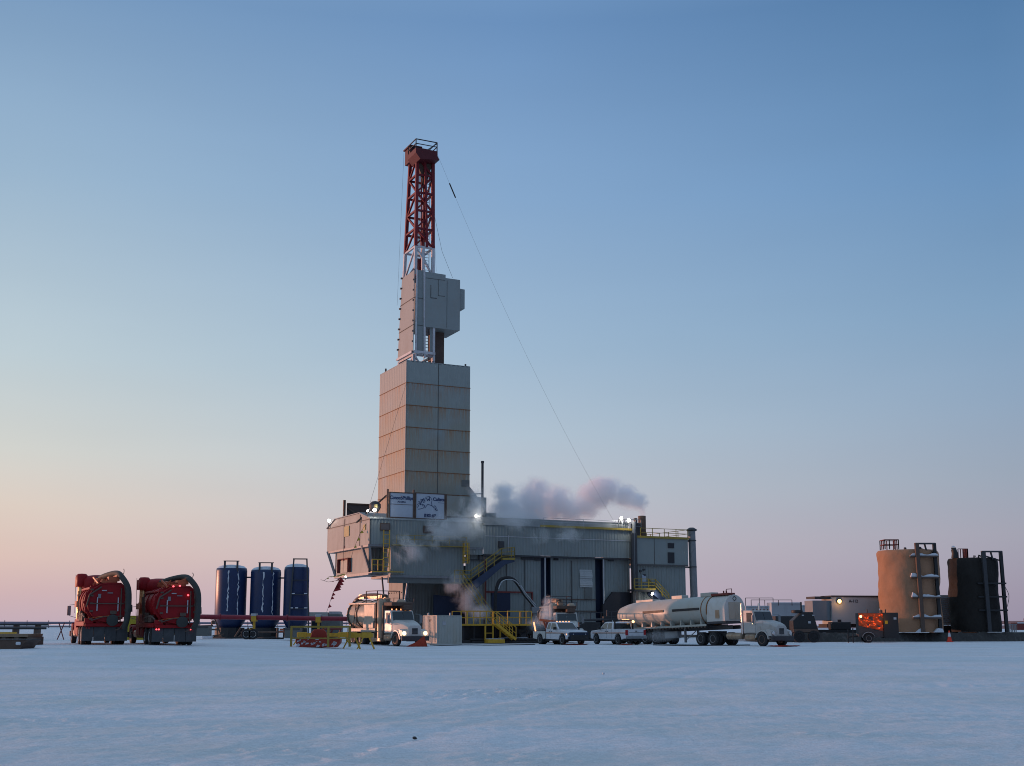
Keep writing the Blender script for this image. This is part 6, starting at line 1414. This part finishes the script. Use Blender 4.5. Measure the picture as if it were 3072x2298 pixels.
g = at(182, 96); t = thing('cross_stand', 'thin dark X shaped pipe stand on the snow left of the red trucks', 'stand', g, 0); z1 = PZ(1868, 96) - g.z
MB().bar((-.28, 0, 0), (.24, 0, z1), .06).build('leg', 'frame_red', t); MB().bar((.22, .06, 0), (-.24, .06, z1), .06).build('leg', 'frame_red', t)

# ---- right side: liner berm, tanks, trailers
a = at(2200, 128); b = at(3300, 128)
def berm():
    mb = MB(); n = 200; vs = []
    P = []
    for i in range(n + 1):
        k = i / n; x = a.x + (b.x - a.x) * k; y = 115.5 + 9 * k + noise.noise(Vector((k * 30, 0, 0))) * .25; P.append((x, y))
    for i, (x, y) in enumerate(P):
        h = .86 + .14 * noise.noise(Vector((x * .8, 3, 0))); j = noise.noise(Vector((x * 2.1, 9, 0))) * .15
        vs += [(x, y - .55 + j, -.02), (x, y - .25 + j, h * .55), (x, y, h), (x, y + .5, h * .95), (x, y + 13.0, h * .9)]
    fs = [(i * 5 + j, (i + 1) * 5 + j, (i + 1) * 5 + j + 1, i * 5 + j + 1) for i in range(n) for j in range(4)]
    mb.add(vs, fs); o = mb.build('liner_berm', 'liner_dark', smooth=60); tag(o, 'long low dark berm of liner and timber under the right hand tanks', 'berm')
berm()
mb = MB(); random.seed(3)
g = at(2760, 121)
for i in range(9): x = -2.2 + i * .5; mb.box(g.x + x, g.x + x + .42, g.y - 1.25, g.y - .9, 0, .38 + random.random() * .12)
tag(mb.build('timber_cribbing', 'timber_mat'), 'pale timber blocks lying against the berm under the tan tank', 'timber')

def upright_tank(name, label, px0, px1, py_t, py_b, Y, mat, frame, fmat, snow=True, bump_=.14):
    r = (px1 - px0) / 2 * Y / F; r = (px1 - px0) / 2 * (Y + r) / F; Xc = (PX(px0, Y + r, 3) + PX(px1, Y + r, 3)) / 2; z1 = PZ(py_t, Y); z0 = PZ(py_b, Y)
    t = thing(name, label, 'tank', (Xc, Y + r, z0), 0, 'upright insulated tanks on the right'); h = z1 - z0
    mb = MB(); n = 72; m_ = 40; vs = []
    for j in range(m_ + 1):
        z = h * j / m_; edge = 1 - .06 * max(0, (z - h + .35) / .35) ** 2
        for i in range(n):
            a_ = 2 * math.pi * i / n; rr = r * edge + bump_ * noise.fractal(Vector((math.cos(a_) * 1.6, math.sin(a_) * 1.6, z * .55 + Y)), 1.0, 2.0, 3) - .04 * (1 - (.5 + .5 * math.sin(z * 2.6)))
            vs.append((math.cos(a_) * rr, math.sin(a_) * rr, z))
    vs.append((0, 0, h + .12)); fs = [(j * n + i, j * n + (i + 1) % n, (j + 1) * n + (i + 1) % n, (j + 1) * n + i) for j in range(m_) for i in range(n)] + [(m_ * n + i, m_ * n + (i + 1) % n, len(vs) - 1) for i in range(n)]
    mb.add(vs, fs); mb.build('shell', mat, t, smooth=50)
    sX = lambda px, z=3: PX(px, Y, z) - Xc
    sX.top = lambda px: PX(px, Y + r - 1, 8) - Xc
    fx0, fx1, pt = frame; zt = PZ(pt, Y) - z0; y = -r - .25
    MB().bar((sX(fx0), y, 0), (sX(fx0 - 12, 7), y, zt), .36).build('frame_post', fmat, t); MB().bar((sX(fx1), y + .5, 0), (sX(fx1 - 12, 7), y + .5, zt), .3).build('frame_post', 'steel_black', t)
    MB().box(sX(fx0 - 12, 7), sX(fx1 - 12, 7), y + .1, y + .3, zt - .14, zt + .02).build('frame_header', 'steel_dark', t)
    mb = MB(); mb.bar((sX(fx0), y + .6, zt - .4), (sX(fx1 - 14, 7), y + .8, zt - .9), .12); mb.bar((sX((fx0 + fx1) / 2), y + .5, h - .2), (sX((fx0 + fx1) / 2 - 6), y + .5, zt), .14); mb.build('frame_brace', 'steel_dark', t)
    for k, f_ in enumerate((.92, .665, .425, .18) if snow else (.66, .48, .30)):
        z = h * f_; x0, x1 = sX(fx0 - 26), sX(fx1 + 2)
        MB().box(x0, x1, y + .05, y + .55, z - .16, z).build('walkway', 'steel_brown' if snow else 'steel_black', t)
        if snow:
            mb = MB(); N_ = 12; prof = [(x0, z)]
            for i in range(N_ + 1):
                q = i / N_; u = x0 + .1 + (x1 - x0 - .2) * q; pk = .42 if q < .25 else .24; prof.append((u, z + .05 + pk * abs(math.sin(q * 5 + k)) * (.4 + .6 * random.random())))
            prof.append((x1, z)); mb.prism(prof, 'xz', y + .1, y + .45); mb.build('snow_drift', 'snow_cap', t, smooth=60)
    if snow:
        mb = MB(); mb.prism([(sX(fx0 - 20), 0), (sX(fx0 + 2), 0), (sX(fx0), .45), (sX(fx0 - 10), .3)], 'xz', y, y + .4); mb.prism([(sX(fx1 - 25), 0), (sX(fx1 + 5), 0), (sX(fx1 + 2), .35), (sX(fx1 - 12), .4)], 'xz', y, y + .4); mb.build('base_snow', 'snow_cap', t)
    return t, sX, h, r, z0
Yo = 118
t, sX, h, r, zb_ = upright_tank('tan_tank', 'big tan foam clad upright tank with snowy walkways and rail cage', 2643, 2820, 1647, 1897, Yo, 'foam_tan', (2763, 2821, 1629), 'steel_brown')
mb = MB(); x0, x1 = sX.top(2657), sX.top(2698)
rail(mb, [(x0, -1, h + .1), (x0 + .45, -1, h + .1), (x1, -1, h + .1), (x1, .6, h + .1), (x0, .6, h + .1), (x0, -1, h + .1)], .95, .04, .6, 1)
mb.build('rail_cage', 'frame_red', t)
mb = MB(); mb.lathe([(.14, 0), (.14, .25), (0, .32)], (sX.top(2717), -1, h), 'z', 8); mb.lathe([(.3, 0), (.3, .35), (0, .42)], (sX.top(2762), -.5, h), 'z', 10); mb.build('roof_vent', 'steel_dark', t)
t, sX, h, r, zb_ = upright_tank('dark_tank', 'dark brown nearly black upright tank at the right end of the row', 2854, 2996, 1672, 1896, 121, 'foam_dark', (2962, 3020, 1653), 'steel_dark', snow=False)
mb = MB(); x0, x1 = sX.top(2878), sX.top(2907); rail(mb, [(x0, -.8, h), (x1, -.8, h), (x1, .4, h)], .95, .035, .25, 0); mb.build('rail_cage', 'frame_red', t)
mb = MB(); xx = sX.top(2868); mb.tube([(xx - .05, -.8, h), (xx, -.8, h + .5), (xx - .12, -.8, h + .95), (xx - .25, -.8, h + .9)], [.33, .3, .28, .2], 12); mb.build('vent_hood', 'steel_black', t, smooth=60)
MB().lathe([(.2, 0), (.12, .1), (0, .13)], (xx - .15, -.8, h + 1.15), 'z', 10).build('hood_snow', 'snow_cap', t, smooth=1)
mb = MB(); mb.tube([(sX.top(2925), -.8, h), (sX.top(2925), -.8, h + .25), (sX.top(2930), -.8, h + .2)], .07, 6); mb.tube([(sX.top(2938), -.8, h), (sX.top(2940), -.8, h + .3), (sX.top(2946), -.8, h + .2)], .09, 6); mb.build('vent_pipe', 'steel_black', t)
MB().tube(smooth([Vector((sX(3012, 4), -r - .3, 4.6)), Vector((sX(3024, 4), -r - .3, 3.6)), Vector((sX(3019, 3), -r - .3, 2.5))]), .03, 5).build('loose_cable', 'steel_dark', t)

# white box trailer with the amber lamp
Y = 124; g = at(2500, Y); t = thing('office_trailer', 'long pale box trailer with glowing amber lamp left of the tan tank', 'trailer', (g.x, Y, 0), R(9)); s = Y / F
z1 = PZ(1791, Y); z0 = PZ(1872, Y); w_ = 150 * s
MB().box(0, w_, 0, 2.6, z0, z1).build('wall', 'trailer_white', t, bevel=.03); MB().box(-.05, w_ + .05, -.06, 2.66, z1, z1 + .16).build('roof', 'steel_dark', t)
MB().box(-1.95, -.02, .3, 2.4, z0 + .35, z1 - .35).build('end_unit', 'trailer_end', t, bevel=.03); MB().box(-1.7, 0, .25, 2.5, z1 - .18, z1 + .06).build('end_roof', 'steel_dark', t)
MB().box(-.03, .05, -.03, .05, z0, z1).build('corner_post', 'galvanised', t)
MB().box(-.5, w_ + 1, .2, 2.4, z0 - .35, z0).build('chassis', 'steel_black', t); MB().box(.55, .95, -.02, 0, z0 + .15, z0 + .45).build('wall_hatch', 'hatch_black', t)
text('A-112', .42, 'lettering', 'steel_dark', t, (2.35, -.012, z1 - .42), (R(90), 0, 0), sx=.95, bold=.012)
lp = thing('bulkhead_lamp', 'round glowing amber lamp fixed high on the pale box trailer', 'lamp', (0, 0, 0), 0)
M2 = Matrix.Translation(t.location) @ Matrix.Rotation(R(9), 4, 'Z'); lp.location = M2 @ Vector((.78, -.12, z1 - .42)); lp.rotation_euler = (0, 0, R(9))
MB().lathe([(.3, -.02), (.3, .1), (.2, .12)], (0, 0, 0), 'y', 16).build('housing', 'steel_black', lp, smooth=1); MB().lathe([(0, -.12), (.14, -.1), (.22, -.03), (.22, 0)], (0, 0, -.02), 'y', 16).build('lens', 'flood_amber', lp, smooth=1)
lamp(lp.location + Vector((0, -.5, -.25)), (1, .45, .12), 14, 'bulkhead_lamp_light', .1)
for x in (1.2, 2.4):
    for s_ in (0.35, 2.25): wheel(t, x + 3, s_, .48, .25, False, 'rim_grey')

# louvred white unit between the tanks
Y = 126; g = at(2816, Y); s = Y / F; z1 = PZ(1785, Y); z0 = PZ(1876, Y)
t = thing('louvre_unit', 'pale louvred housing standing between the tan and dark tanks', 'housing', (g.x, Y, 0), 0); w_ = 52 * s
MB().box(0, w_, 0, 2, z0, z1).build('wall', 'trailer_white', t, bevel=.03); mb = MB(); n = 13
for i in range(n): z = z0 + .35 + (z1 - z0 - .45) * i / n; mb.prism([(-.07, z - .02), (0, z + .11), (0, z - .02)], 'yz', .2, w_ - .15)
mb.build('louvre', 'trailer_end', t); MB().box(-.3, w_ + .3, .1, 1.8, .3, z0 - .02).build('skid', 'steel_black', t)
# orange lit mobile heater
Y = 112; g = at(2577, Y); s = Y / F
t = thing('mobile_heater', 'dark wheeled heater trailer with glowing orange front, before the tan tank', 'heater', (g.x, Y, 0), R(-8)); z1 = PZ(1838, Y); w_ = 72 * s
MB().box(0, w_, 0, 1.6, .5, z1 - .02).build('body', 'steel_dark', t, bevel=.03)
p = MB(); n = 26; vs = []
for i in range(n + 1):
    for j in range(n + 1):
        u = i / n; v = j / n; vs.append((.04 + (w_ - .08) * u, -.05 - .09 * noise.fractal(Vector((u * 5 + v * 3, v * 4, 2)), 1, 2, 3) - .05 * math.sin((u * 1.6 - v) * 9), z1 - .06 - (z1 - .06 - (1.55 - .5 * u)) * v))
p.add(vs, [(i * (n + 1) + j, i * (n + 1) + j + 1, (i + 1) * (n + 1) + j + 1, (i + 1) * (n + 1) + j) for i in range(n) for j in range(n)])
mt, nt, pr, o_ = nodes('foil_orange_lit'); pr.inputs['Base Color'].default_value = (.6, .09, .03, 1); pr.inputs['Metallic'].default_value = .8; pr.inputs['Roughness'].default_value = .3; MATS['foil_orange_lit'] = mt  # orange light on the heater front put into the foil colour
p.build('foil_curtain', 'foil_orange_lit', t, smooth=60)
MB().box(w_, w_ + .01 + 42 * s, -.25, 1.4, .4, z1).build('engine_box', 'steel_black', t, bevel=.03)
MB().box(w_ + .12, w_ + .36, -.27, -.255, 1.7, 2.0).build('green_sticker', 'container_yellow', t); MB().box(w_ + .9, w_ + 1.15, -.27, -.255, 2.1, 2.3).build('plate', 'galvanised', t)
mb = MB(); mb.lathe([(.05, 0), (.05, .3)], (w_ * .4, .3, z1), 'z', 8); mb.lathe([(.14, 0), (.14, .2), (0, .3)], (w_ * .95, .3, z1), 'z', 10); mb.lathe([(.05, 0), (.05, .3)], (w_ + .3, .3, z1), 'z', 8); mb.build('exhaust', 'steel_brown', t)
wheel(t, .85, -.25, .4, .22); wheel(t, .85, 1.75, .4, .22)
mb = MB(); prof = [(.85 + .55 * math.cos(a_), .45 + .5 * math.sin(a_)) for a_ in [math.pi * k / 8 for k in range(9)]]
for i in range(8):
    q = [prof[i], prof[i + 1]]; mb.add([(q[0][0], -.42, q[0][1]), (q[1][0], -.42, q[1][1]), (q[1][0], -.1, q[1][1]), (q[0][0], -.1, q[0][1]), (q[0][0], -.42, q[0][1] + .03), (q[1][0], -.42, q[1][1] + .03), (q[1][0], -.1, q[1][1] + .03), (q[0][0], -.1, q[0][1] + .03)], [(0, 1, 2, 3), (7, 6, 5, 4), (0, 4, 5, 1), (2, 6, 7, 3)])
mb.build('fender', 'galvanised', t)
for k, xx in enumerate((.22,)): MB().lathe([(0, -.05), (.12, -.03), (.12, 0)], (xx, -.25, z1 - .35), 'y', 10).build('amber_lamp', 'flood_amber', t)
lamp(Vector((g.x + .3, Y - 1.3, 1.9)), (1, .38, .08), 9, 'heater_glow', .12); lamp(Vector((g.x + 1.9, Y - 1.1, 2.2)), (1, .38, .08), 14, 'heater_glow', .12)
mb = MB(); mb.bar((-.5, 0, 0), (-.5, 0, 1.3), .1); mb.bar((-.9, .3, 0), (-.9, .3, 1.2), .1); mb.bar((-.9, .3, .5), (0, .5, .6), .12); mb.build('tow_bar', 'steel_black', t)

# dark wheel loader and flat deck in front of the pale trailer
Y = 113; g = at(2415, Y); s = Y / F
t = thing('dark_loader', 'dark unlit machine with brown bumper right of the white tractor truck', 'machine', (g.x, Y, 0), R(-4)); x0, x1 = -33 * s, 36 * s
MB().prism([(x0, .9), (x1 + .2, .9), (x1 - .1, 2.05), (x1 - .3, PZ(1836, Y)), (x0 + .9, PZ(1836, Y)), (x0, 2.0)], 'xz', 0, 2.2).build('body', 'steel_black', t, bevel=.05)
MB().box(x0, x1 + .1, -.15, .0, .95, 1.25).build('bumper', 'steel_brown', t); MB().lathe([(.0, 0), (.5, .02), (.55, .15), (.5, .3), (0, .34)], (x0 + .5, .6, PZ(1840, Y)), 'z', 16).build('air_cleaner', 'steel_black', t, smooth=1)
for a_, b_, m in ((-.2, 0, 'galvanised'), (.75, .95, 'galvanised')): MB().box(a_, b_, -.03, .0, 2.45, 2.55).build('marker_plate', m, t)
MB().box(.35, .6, -.03, 0, 1.75, 1.95).build('plate', 'galvanised', t)
for xx in (x0 + .5, x1 - .3): wheel(t, xx, .0, .55, .4, False, 'steel_black')
g = at(2360, 120); t = thing('flat_trailer', 'low dark flat trailer deck behind the white tractor truck', 'trailer', (g.x, 120, 0), R(-2))
MB().box(-1.5, 8.5, 0, 2.4, .85, 1.15).build('deck', 'steel_black', t); MB().box(-1.0, 1.2, .2, 2.2, 1.15, PZ(1848, 120)).build('load_box', 'steel_dark', t, bevel=.05); MB().box(4.6, 6.4, .2, 2.2, 1.15, 1.9).build('load_box', 'steel_black', t, bevel=.05)
for xx in (-.5, .6, 6.8, 7.9): wheel(t, xx, .1, .48, .25, False, 'steel_dark')
# pale tanks behind the tractor truck
def pale_box(label, px0, px1, py0, py1, Y, rail_=False, nm='rig_tank'):
    g = at(px0, Y); s = Y / F; z1 = PZ(py0, Y); z0 = max(.2, PZ(py1, Y)); w_ = (px1 - px0) * s
    t = thing(nm, label, 'tank', (g.x, Y, 0), 0); MB().box(0, w_, 0, 2.5, z0, z1).build('wall', 'tank_pale', t, bevel=.05); MB().box(-.1, w_ + .1, .1, 2.4, 0, z0).build('skid', 'steel_dark', t)
    mb = MB(); mb.box(0, w_, -.06, 0, z1 - .16, z1 - .04); mb.box(w_ * .45, w_ * .45 + .08, -.05, 0, z0, z1 - .16); mb.build('rib', 'tank_pale', t)
    if rail_: mb = MB(); rail(mb, [(0, 0, z1), (w_, 0, z1)], .85, .03, 1.5, 0); mb.build('top_rail', 'steel_dark', t)
    return t
pale_box('low pale tank with thin top rail just behind the tractor truck cab', 2240, 2322, 1817, 1860, 135, True)
pale_box('tall pale bluish tank behind the hood of the tractor truck', 2318, 2405, 1807, 1852, 133)
pale_box('small pale bluish tank left of the pale box trailer', 2411, 2446, 1815, 1846, 137)
mb = MB(); g = at(2300, 132); rail(mb, [Vector((PX(2257, 132), 132, PZ(1817, 132))), Vector((PX(2380, 132), 132, PZ(1817, 132)))], .62, .03, 1.3, 0); mb.bar((PX(2407, 132), 132, 1), (PX(2407, 132), 132, PZ(1806, 132)), .14); tag(mb.build('top_rail', 'steel_dark'), 'thin dark handrail line above the pale tanks behind the tractor truck', 'railing')
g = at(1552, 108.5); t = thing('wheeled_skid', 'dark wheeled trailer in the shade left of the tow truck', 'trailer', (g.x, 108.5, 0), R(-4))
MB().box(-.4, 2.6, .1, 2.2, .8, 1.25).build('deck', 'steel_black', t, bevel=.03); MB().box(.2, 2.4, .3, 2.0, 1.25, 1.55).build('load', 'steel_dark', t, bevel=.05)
for xx in (.55, 1.65): wheel(t, xx, 0.05, .48, .25, False, 'steel_dark'); wheel(t, xx, 2.2, .48, .25, False, 'steel_dark')
# cone
def cone(px, Y, label, s=1.0):
    g = at(px, Y); t = thing('traffic_cone', label, 'cone', g, 0); MB().box(-.24 * s, .24 * s, -.24 * s, .24 * s, 0, .05 * s).build('base', 'cone_orange', t)
    MB().lathe([(.2 * s, .05 * s), (.13 * s, .45 * s)], n=16).build('lower_cone', 'cone_orange', t, smooth=1); MB().lathe([(.13 * s, .45 * s), (.08 * s, .78 * s)], n=16).build('reflective_band', 'pickup_white', t, smooth=1); MB().lathe([(.08 * s, .78 * s), (.05 * s, .95 * s), (0, .97 * s)], n=16).build('tip', 'cone_orange', t, smooth=1)
cone(2849, 117, 'red orange traffic cone with white band on the snow before the dark tank', 1.12)

# ---- distance: pipelines on posts, low camp
def pipeline(name, label, p0, p1, z, r, step, mat='far_grey', posts=True, n2=1):
    mb = MB(); p0 = Vector(p0); p1 = Vector(p1); t = thing(name, label, 'pipeline', p0, 0); d = p1 - p0
    for k in range(n2): mb.tube([Vector((0, k * 1.2, z - k * .1)), d + Vector((0, k * 1.2, z - k * .1))], r, 8)
    mb.build('pipe', mat, t, smooth=60); n = int(d.length / step)
    mb = MB()
    for i in range(n + 1): q = d * i / n; mb.bar(q + Vector((0, -.6, 0)), q + Vector((0, -.6, z + .9)), .22); mb.bar(q + Vector((-.0, -.6, z - r - .1)), q + Vector((0, 1.8, z - r - .1)), .2)
    mb.build('post', 'far_brown', t); return t
zz = lambda py, Y: PZ(py, Y)
pipeline('far_pipeline', 'long faint pipeline on posts along the left horizon', (PX(-900, 380), 380, 0), (PX(1150, 640), 640, 0), 2.5, .42, 9.2, n2=2)
def ridge(name, label, x0, x1, Y0, Y1, h, mat='far_brown', w_=14):
    mb = MB(); n = 160; vs = []
    for i in range(n + 1):
        k = i / n; x = x0 + (x1 - x0) * k; y = Y0 + (Y1 - Y0) * k; hh = h * (.75 + .35 * noise.noise(Vector((x * .02, y * .01, 1))) + .1 * noise.noise(Vector((x * .2, 2, 1)))) * min(1, 8 * k, 8 * (1 - k))
        vs += [(x, y - w_ / 2, -.05), (x, y - w_ / 4, hh), (x, y + w_ / 4, hh * .95), (x, y + w_ / 2, -.05)]
    mb.add(vs, [(i * 4 + j, (i + 1) * 4 + j, (i + 1) * 4 + j + 1, i * 4 + j + 1) for i in range(n) for j in range(3)]); o = mb.build(name, mat, smooth=60); o['kind'] = 'structure'; return o
ridge('far_gravel_road', '', PX(-1200, 480), PX(1300, 800), 480, 800, 1.5)
ridge('far_gravel_road', '', PX(1900, 700), PX(4200, 420), 700, 420, 1.6)
pipeline('far_pipeline', 'faint reddish pipeline on posts at the right picture edge', (PX(2700, 300), 300, 0), (PX(3500, 260), 260, 0), 2.2, .35, 5.5, 'far_brown')
t = small_box('red_sled', 'dark red sled load low on the snow at the right picture edge', 'sled', 3055, 3105, 1868, 1890, 150, 'frame_red', 2, parts=(('snow_cover', 0, 1, .9, 1.05, 'snow_cap'),))
mb = MB(); 
for k in range(6): x = PX(3024 + k * 5, 150); mb.box(x, x + .1, 150, 150.1, .1, PZ(1874, 150))
mb.box(PX(3022, 150), PX(3054, 150), 150, 150.1, PZ(1874, 150), PZ(1872, 150)); mb.box(PX(3022, 150), PX(3054, 150), 150.2, 150.6, .1, .7); tag(mb.build('pipe_rack', 'steel_grey'), 'small pale pipe rack right of the dark tank', 'rack')

simple_pipe('ground_cable', 'dark cable lying on the snow in front of the cream truck and container', smooth([at(1290, 97) + Vector((0, 0, .04)), at(1330, 95) + Vector((0, 0, .04)), at(1400, 97) + Vector((0, 0, .04)), at(1470, 96) + Vector((0, 0, .04)), at(1560, 98) + Vector((0, 0, .04)), at(1605, 100) + Vector((0, 0, .04))]), .035, 'rubber', 'cable')
simple_pipe('ground_cable', 'dark cable lying on the snow below the white tank trailer', smooth([at(1960, 97) + Vector((0, 0, .04)), at(2020, 95) + Vector((0, 0, .04)), at(2080, 94) + Vector((0, 0, .04)), at(2160, 95.5) + Vector((0, 0, .04)), at(2250, 97) + Vector((0, 0, .04))]), .035, 'rubber', 'cable')
# stones and lumps on the snow
for i, (px, py, s, m_, lb) in enumerate(((1244, 2206, .035, 'steel_black', 'small black pebble lying alone on the snow in the foreground'), (1811, 2018, .05, 'snow_cap', 'small bright snow lump on the pad right of centre'))):
    Y = HCAM / ((py - 1875) / F); g = at(px, Y); mb = MB(); mb.lathe([(0, -s * .5), (s * .8, -s * .3), (s, .2 * s), (s * .6, s * .7), (0, s * .8)], (0, 0, 0), 'z', 9)
    mb.v = [tuple(Vector(v) * (1 + .3 * noise.noise(Vector(v) * 30))) for v in mb.v]; o = mb.build('pebble' if m_ == 'steel_black' else 'snow_lump', m_, smooth=1); o.location = (g.x, g.y, .02); tag(o, lb, 'pebble' if m_ == 'steel_black' else 'snow lump')

# ------------------------------------------------------------------ steam
def steam(name, label, frame, blobs, dens, colr=(.985, .985, .99), thr=.0, nscale=.35, rough=.62, wisp=1.0, aniso=.0, emis=0):
    """blobs: (x, y, z, rx, ry, rz, weight) in the frame of the empty given by matrix; one closed box holds a lumpy density field"""
    lo = Vector([min(b[i] - b[i + 3] for b in blobs) for i in range(3)]); hi = Vector([max(b[i] + b[i + 3] for b in blobs) for i in range(3)])
    mb = MB(); mb.box(lo.x, hi.x, lo.y, hi.y, lo.z, hi.z)
    m = bpy.data.materials.new(name); m.use_nodes = True; nt = m.node_tree; nt.nodes.clear(); L = nt.links.new
    o = N(nt, 'ShaderNodeOutputMaterial'); v = N(nt, 'ShaderNodeVolumePrincipled'); L(v.outputs[0], o.inputs['Volume'])
    v.inputs['Color'].default_value = (*colr, 1); v.inputs['Anisotropy'].default_value = aniso
    tc = N(nt, 'ShaderNodeTexCoord')
    nz_ = N(nt, 'ShaderNodeTexNoise', Scale=nscale, Detail=5.0, Roughness=rough, Distortion=.8); L(tc.outputs['Object'], nz_.inputs['Vector'])
    acc = None
    for b in blobs:
        mp_ = N(nt, 'ShaderNodeMapping'); mp_.vector_type = 'POINT'
        mp_.inputs['Scale'].default_value = (1 / b[3], 1 / b[4], 1 / b[5]); mp_.inputs['Location'].default_value = (-b[0] / b[3], -b[1] / b[4], -b[2] / b[5]); L(tc.outputs['Object'], mp_.inputs[0])
        ln = N(nt, 'ShaderNodeVectorMath', _operation='LENGTH'); L(mp_.outputs[0], ln.inputs[0])
        fr = N(nt, 'ShaderNodeMapRange'); fr.interpolation_type = 'SMOOTHSTEP'; fr.inputs['From Min'].default_value = 1.0; fr.inputs['From Max'].default_value = .15; fr.inputs['To Max'].default_value = b[6]; L(ln.outputs['Value'], fr.inputs['Value'])
        if acc is None: acc = fr.outputs[0]
        else: mx = N(nt, 'ShaderNodeMath', _operation='MAXIMUM'); L(acc, mx.inputs[0]); L(fr.outputs[0], mx.inputs[1]); acc = mx.outputs[0]
    # density = clamp((falloff + noise*wisp - thr)) * dens
    ns = N(nt, 'ShaderNodeMath', _operation='MULTIPLY_ADD'); L(nz_.outputs['Fac'], ns.inputs[0]); ns.inputs[1].default_value = wisp * 2; ns.inputs[2].default_value = -wisp - thr
    ad = N(nt, 'ShaderNodeMath', _operation='ADD'); L(acc, ad.inputs[0]); L(ns.outputs[0], ad.inputs[1])
    # vanish at the blob edge
    cl = N(nt, 'ShaderNodeMapRange'); cl.inputs['From Max'].default_value = .45; L(ad.outputs[0], cl.inputs['Value'])
    ml = N(nt, 'ShaderNodeMath', _operation='MULTIPLY'); L(cl.outputs[0], ml.inputs[0]); L(acc, ml.inputs[1])
    m2 = N(nt, 'ShaderNodeMath', _operation='MULTIPLY'); L(ml.outputs[0], m2.inputs[0]); m2.inputs[1].default_value = dens; L(m2.outputs[0], v.inputs['Density'])
    ob = mb.build(name, m); ob.location, ob.rotation_euler = frame; tag(ob, label, 'steam', None, 'stuff'); return ob
RF = (tuple(O), (0, 0, AL))
def RB(px, py, b, rx, ry, rz, w_=1.0): x, z = onb(px, py, b); return (x, b, z, rx, ry, rz, w_)
steam('roof_steam', 'grey blue steam cloud drifting over the rig roof', RF, [RB(1755, 1520, 4.5, 3.2, 2.5, 2.6, .9), RB(1790, 1505, 4.5, 2.6, 2.5, 1.8, .8), RB(1525, 1530, 5, 3.6, 3, 3.2), RB(1600, 1515, 5, 4.2, 3, 4.2), RB(1512, 1482, 5, 2.4, 2.5, 2.2, .9), RB(1665, 1515, 5, 4.2, 3, 3.8), RB(1610, 1470, 5, 2.6, 2.5, 2.4, .9), RB(1710, 1535, 4.5, 3.5, 2.5, 2.8, .95), RB(1560, 1552, 4, 7.0, 2.5, 1.6, .9)], 1.35, colr=(.95, .965, .99), nscale=.85, wisp=2.3, thr=.0, rough=.7)
steam('chimney_steam', 'darker steam plume rising from the short rusty chimney', RF, [RB(1926, 1530, 1.3, .8, .8, 1.5, 1), RB(1915, 1505, 1.8, 2.0, 1.8, 1.7), RB(1875, 1490, 3, 2.8, 2.2, 2.4), RB(1820, 1472, 4, 3.2, 2.5, 2.8), RB(1775, 1480, 4.5, 3.0, 2.5, 2.0, .9), RB(1795, 1450, 4, 2.2, 2, 1.4, .9)], 1.5, colr=(.94, .95, .98), nscale=.9, wisp=2.2, thr=.0, rough=.7)
steam('wall_steam', 'thin pale wisps of steam drifting across the front wall below the signs', RF, [RB(1330, 1590, -1.6, 5, 1.3, 3.2, .8), RB(1225, 1650, -1.6, 3.6, 1.3, 3.0, .75), RB(1285, 1640, -1.6, 5, 1.2, 1.6, .6), RB(1430, 1525, -1.2, 3.4, 1.4, 4.2, .8), RB(1540, 1560, -1.4, 5, 1.1, 2.2, .7), RB(1390, 1570, -1.5, 4.2, 1.2, 3.0, .75), RB(1710, 1600, -1.4, 3.5, 1.1, 2.2, .65), RB(1620, 1605, -1.4, 2.2, 1.0, 1.8, .55)], 1.0, nscale=.42, wisp=2.0, thr=.18, rough=.66)
steam('ground_steam', 'puff of steam rolling out under the rig overhang', RF, [RB(1400, 1795, -3, 3.0, 1.6, 3.2, .8), RB(1360, 1755, -3, 2.6, 1.6, 2.6, .7), RB(1440, 1835, -3.5, 2.2, 2, 1.6, .9)], .55, colr=(.9, .91, .93), nscale=.55, wisp=1.6, thr=.25)
g = at(1640, 108)
steam('truck_steam', 'soft steam puff left of the truck behind the tow truck', ((g.x, g.y, 0), (0, 0, 0)), [(0, 0, 2.6, 1.0, 1.0, 1.7, .9), (-.8, 0, 1.6, 1.6, 1, 1.2, .6), (.1, 0, 3.6, .8, .8, .9, .7)], .9, nscale=.9, wisp=.7, thr=.1)
g = at(2035, 101)
steam('exhaust_haze', 'faint bluish exhaust haze low between the tanker wheels', ((g.x, g.y, 0), (0, 0, 0)), [(-1.6, -2, .7, 2.6, 1.2, .8, .7)], .35, nscale=.8, wisp=.7, thr=.1)
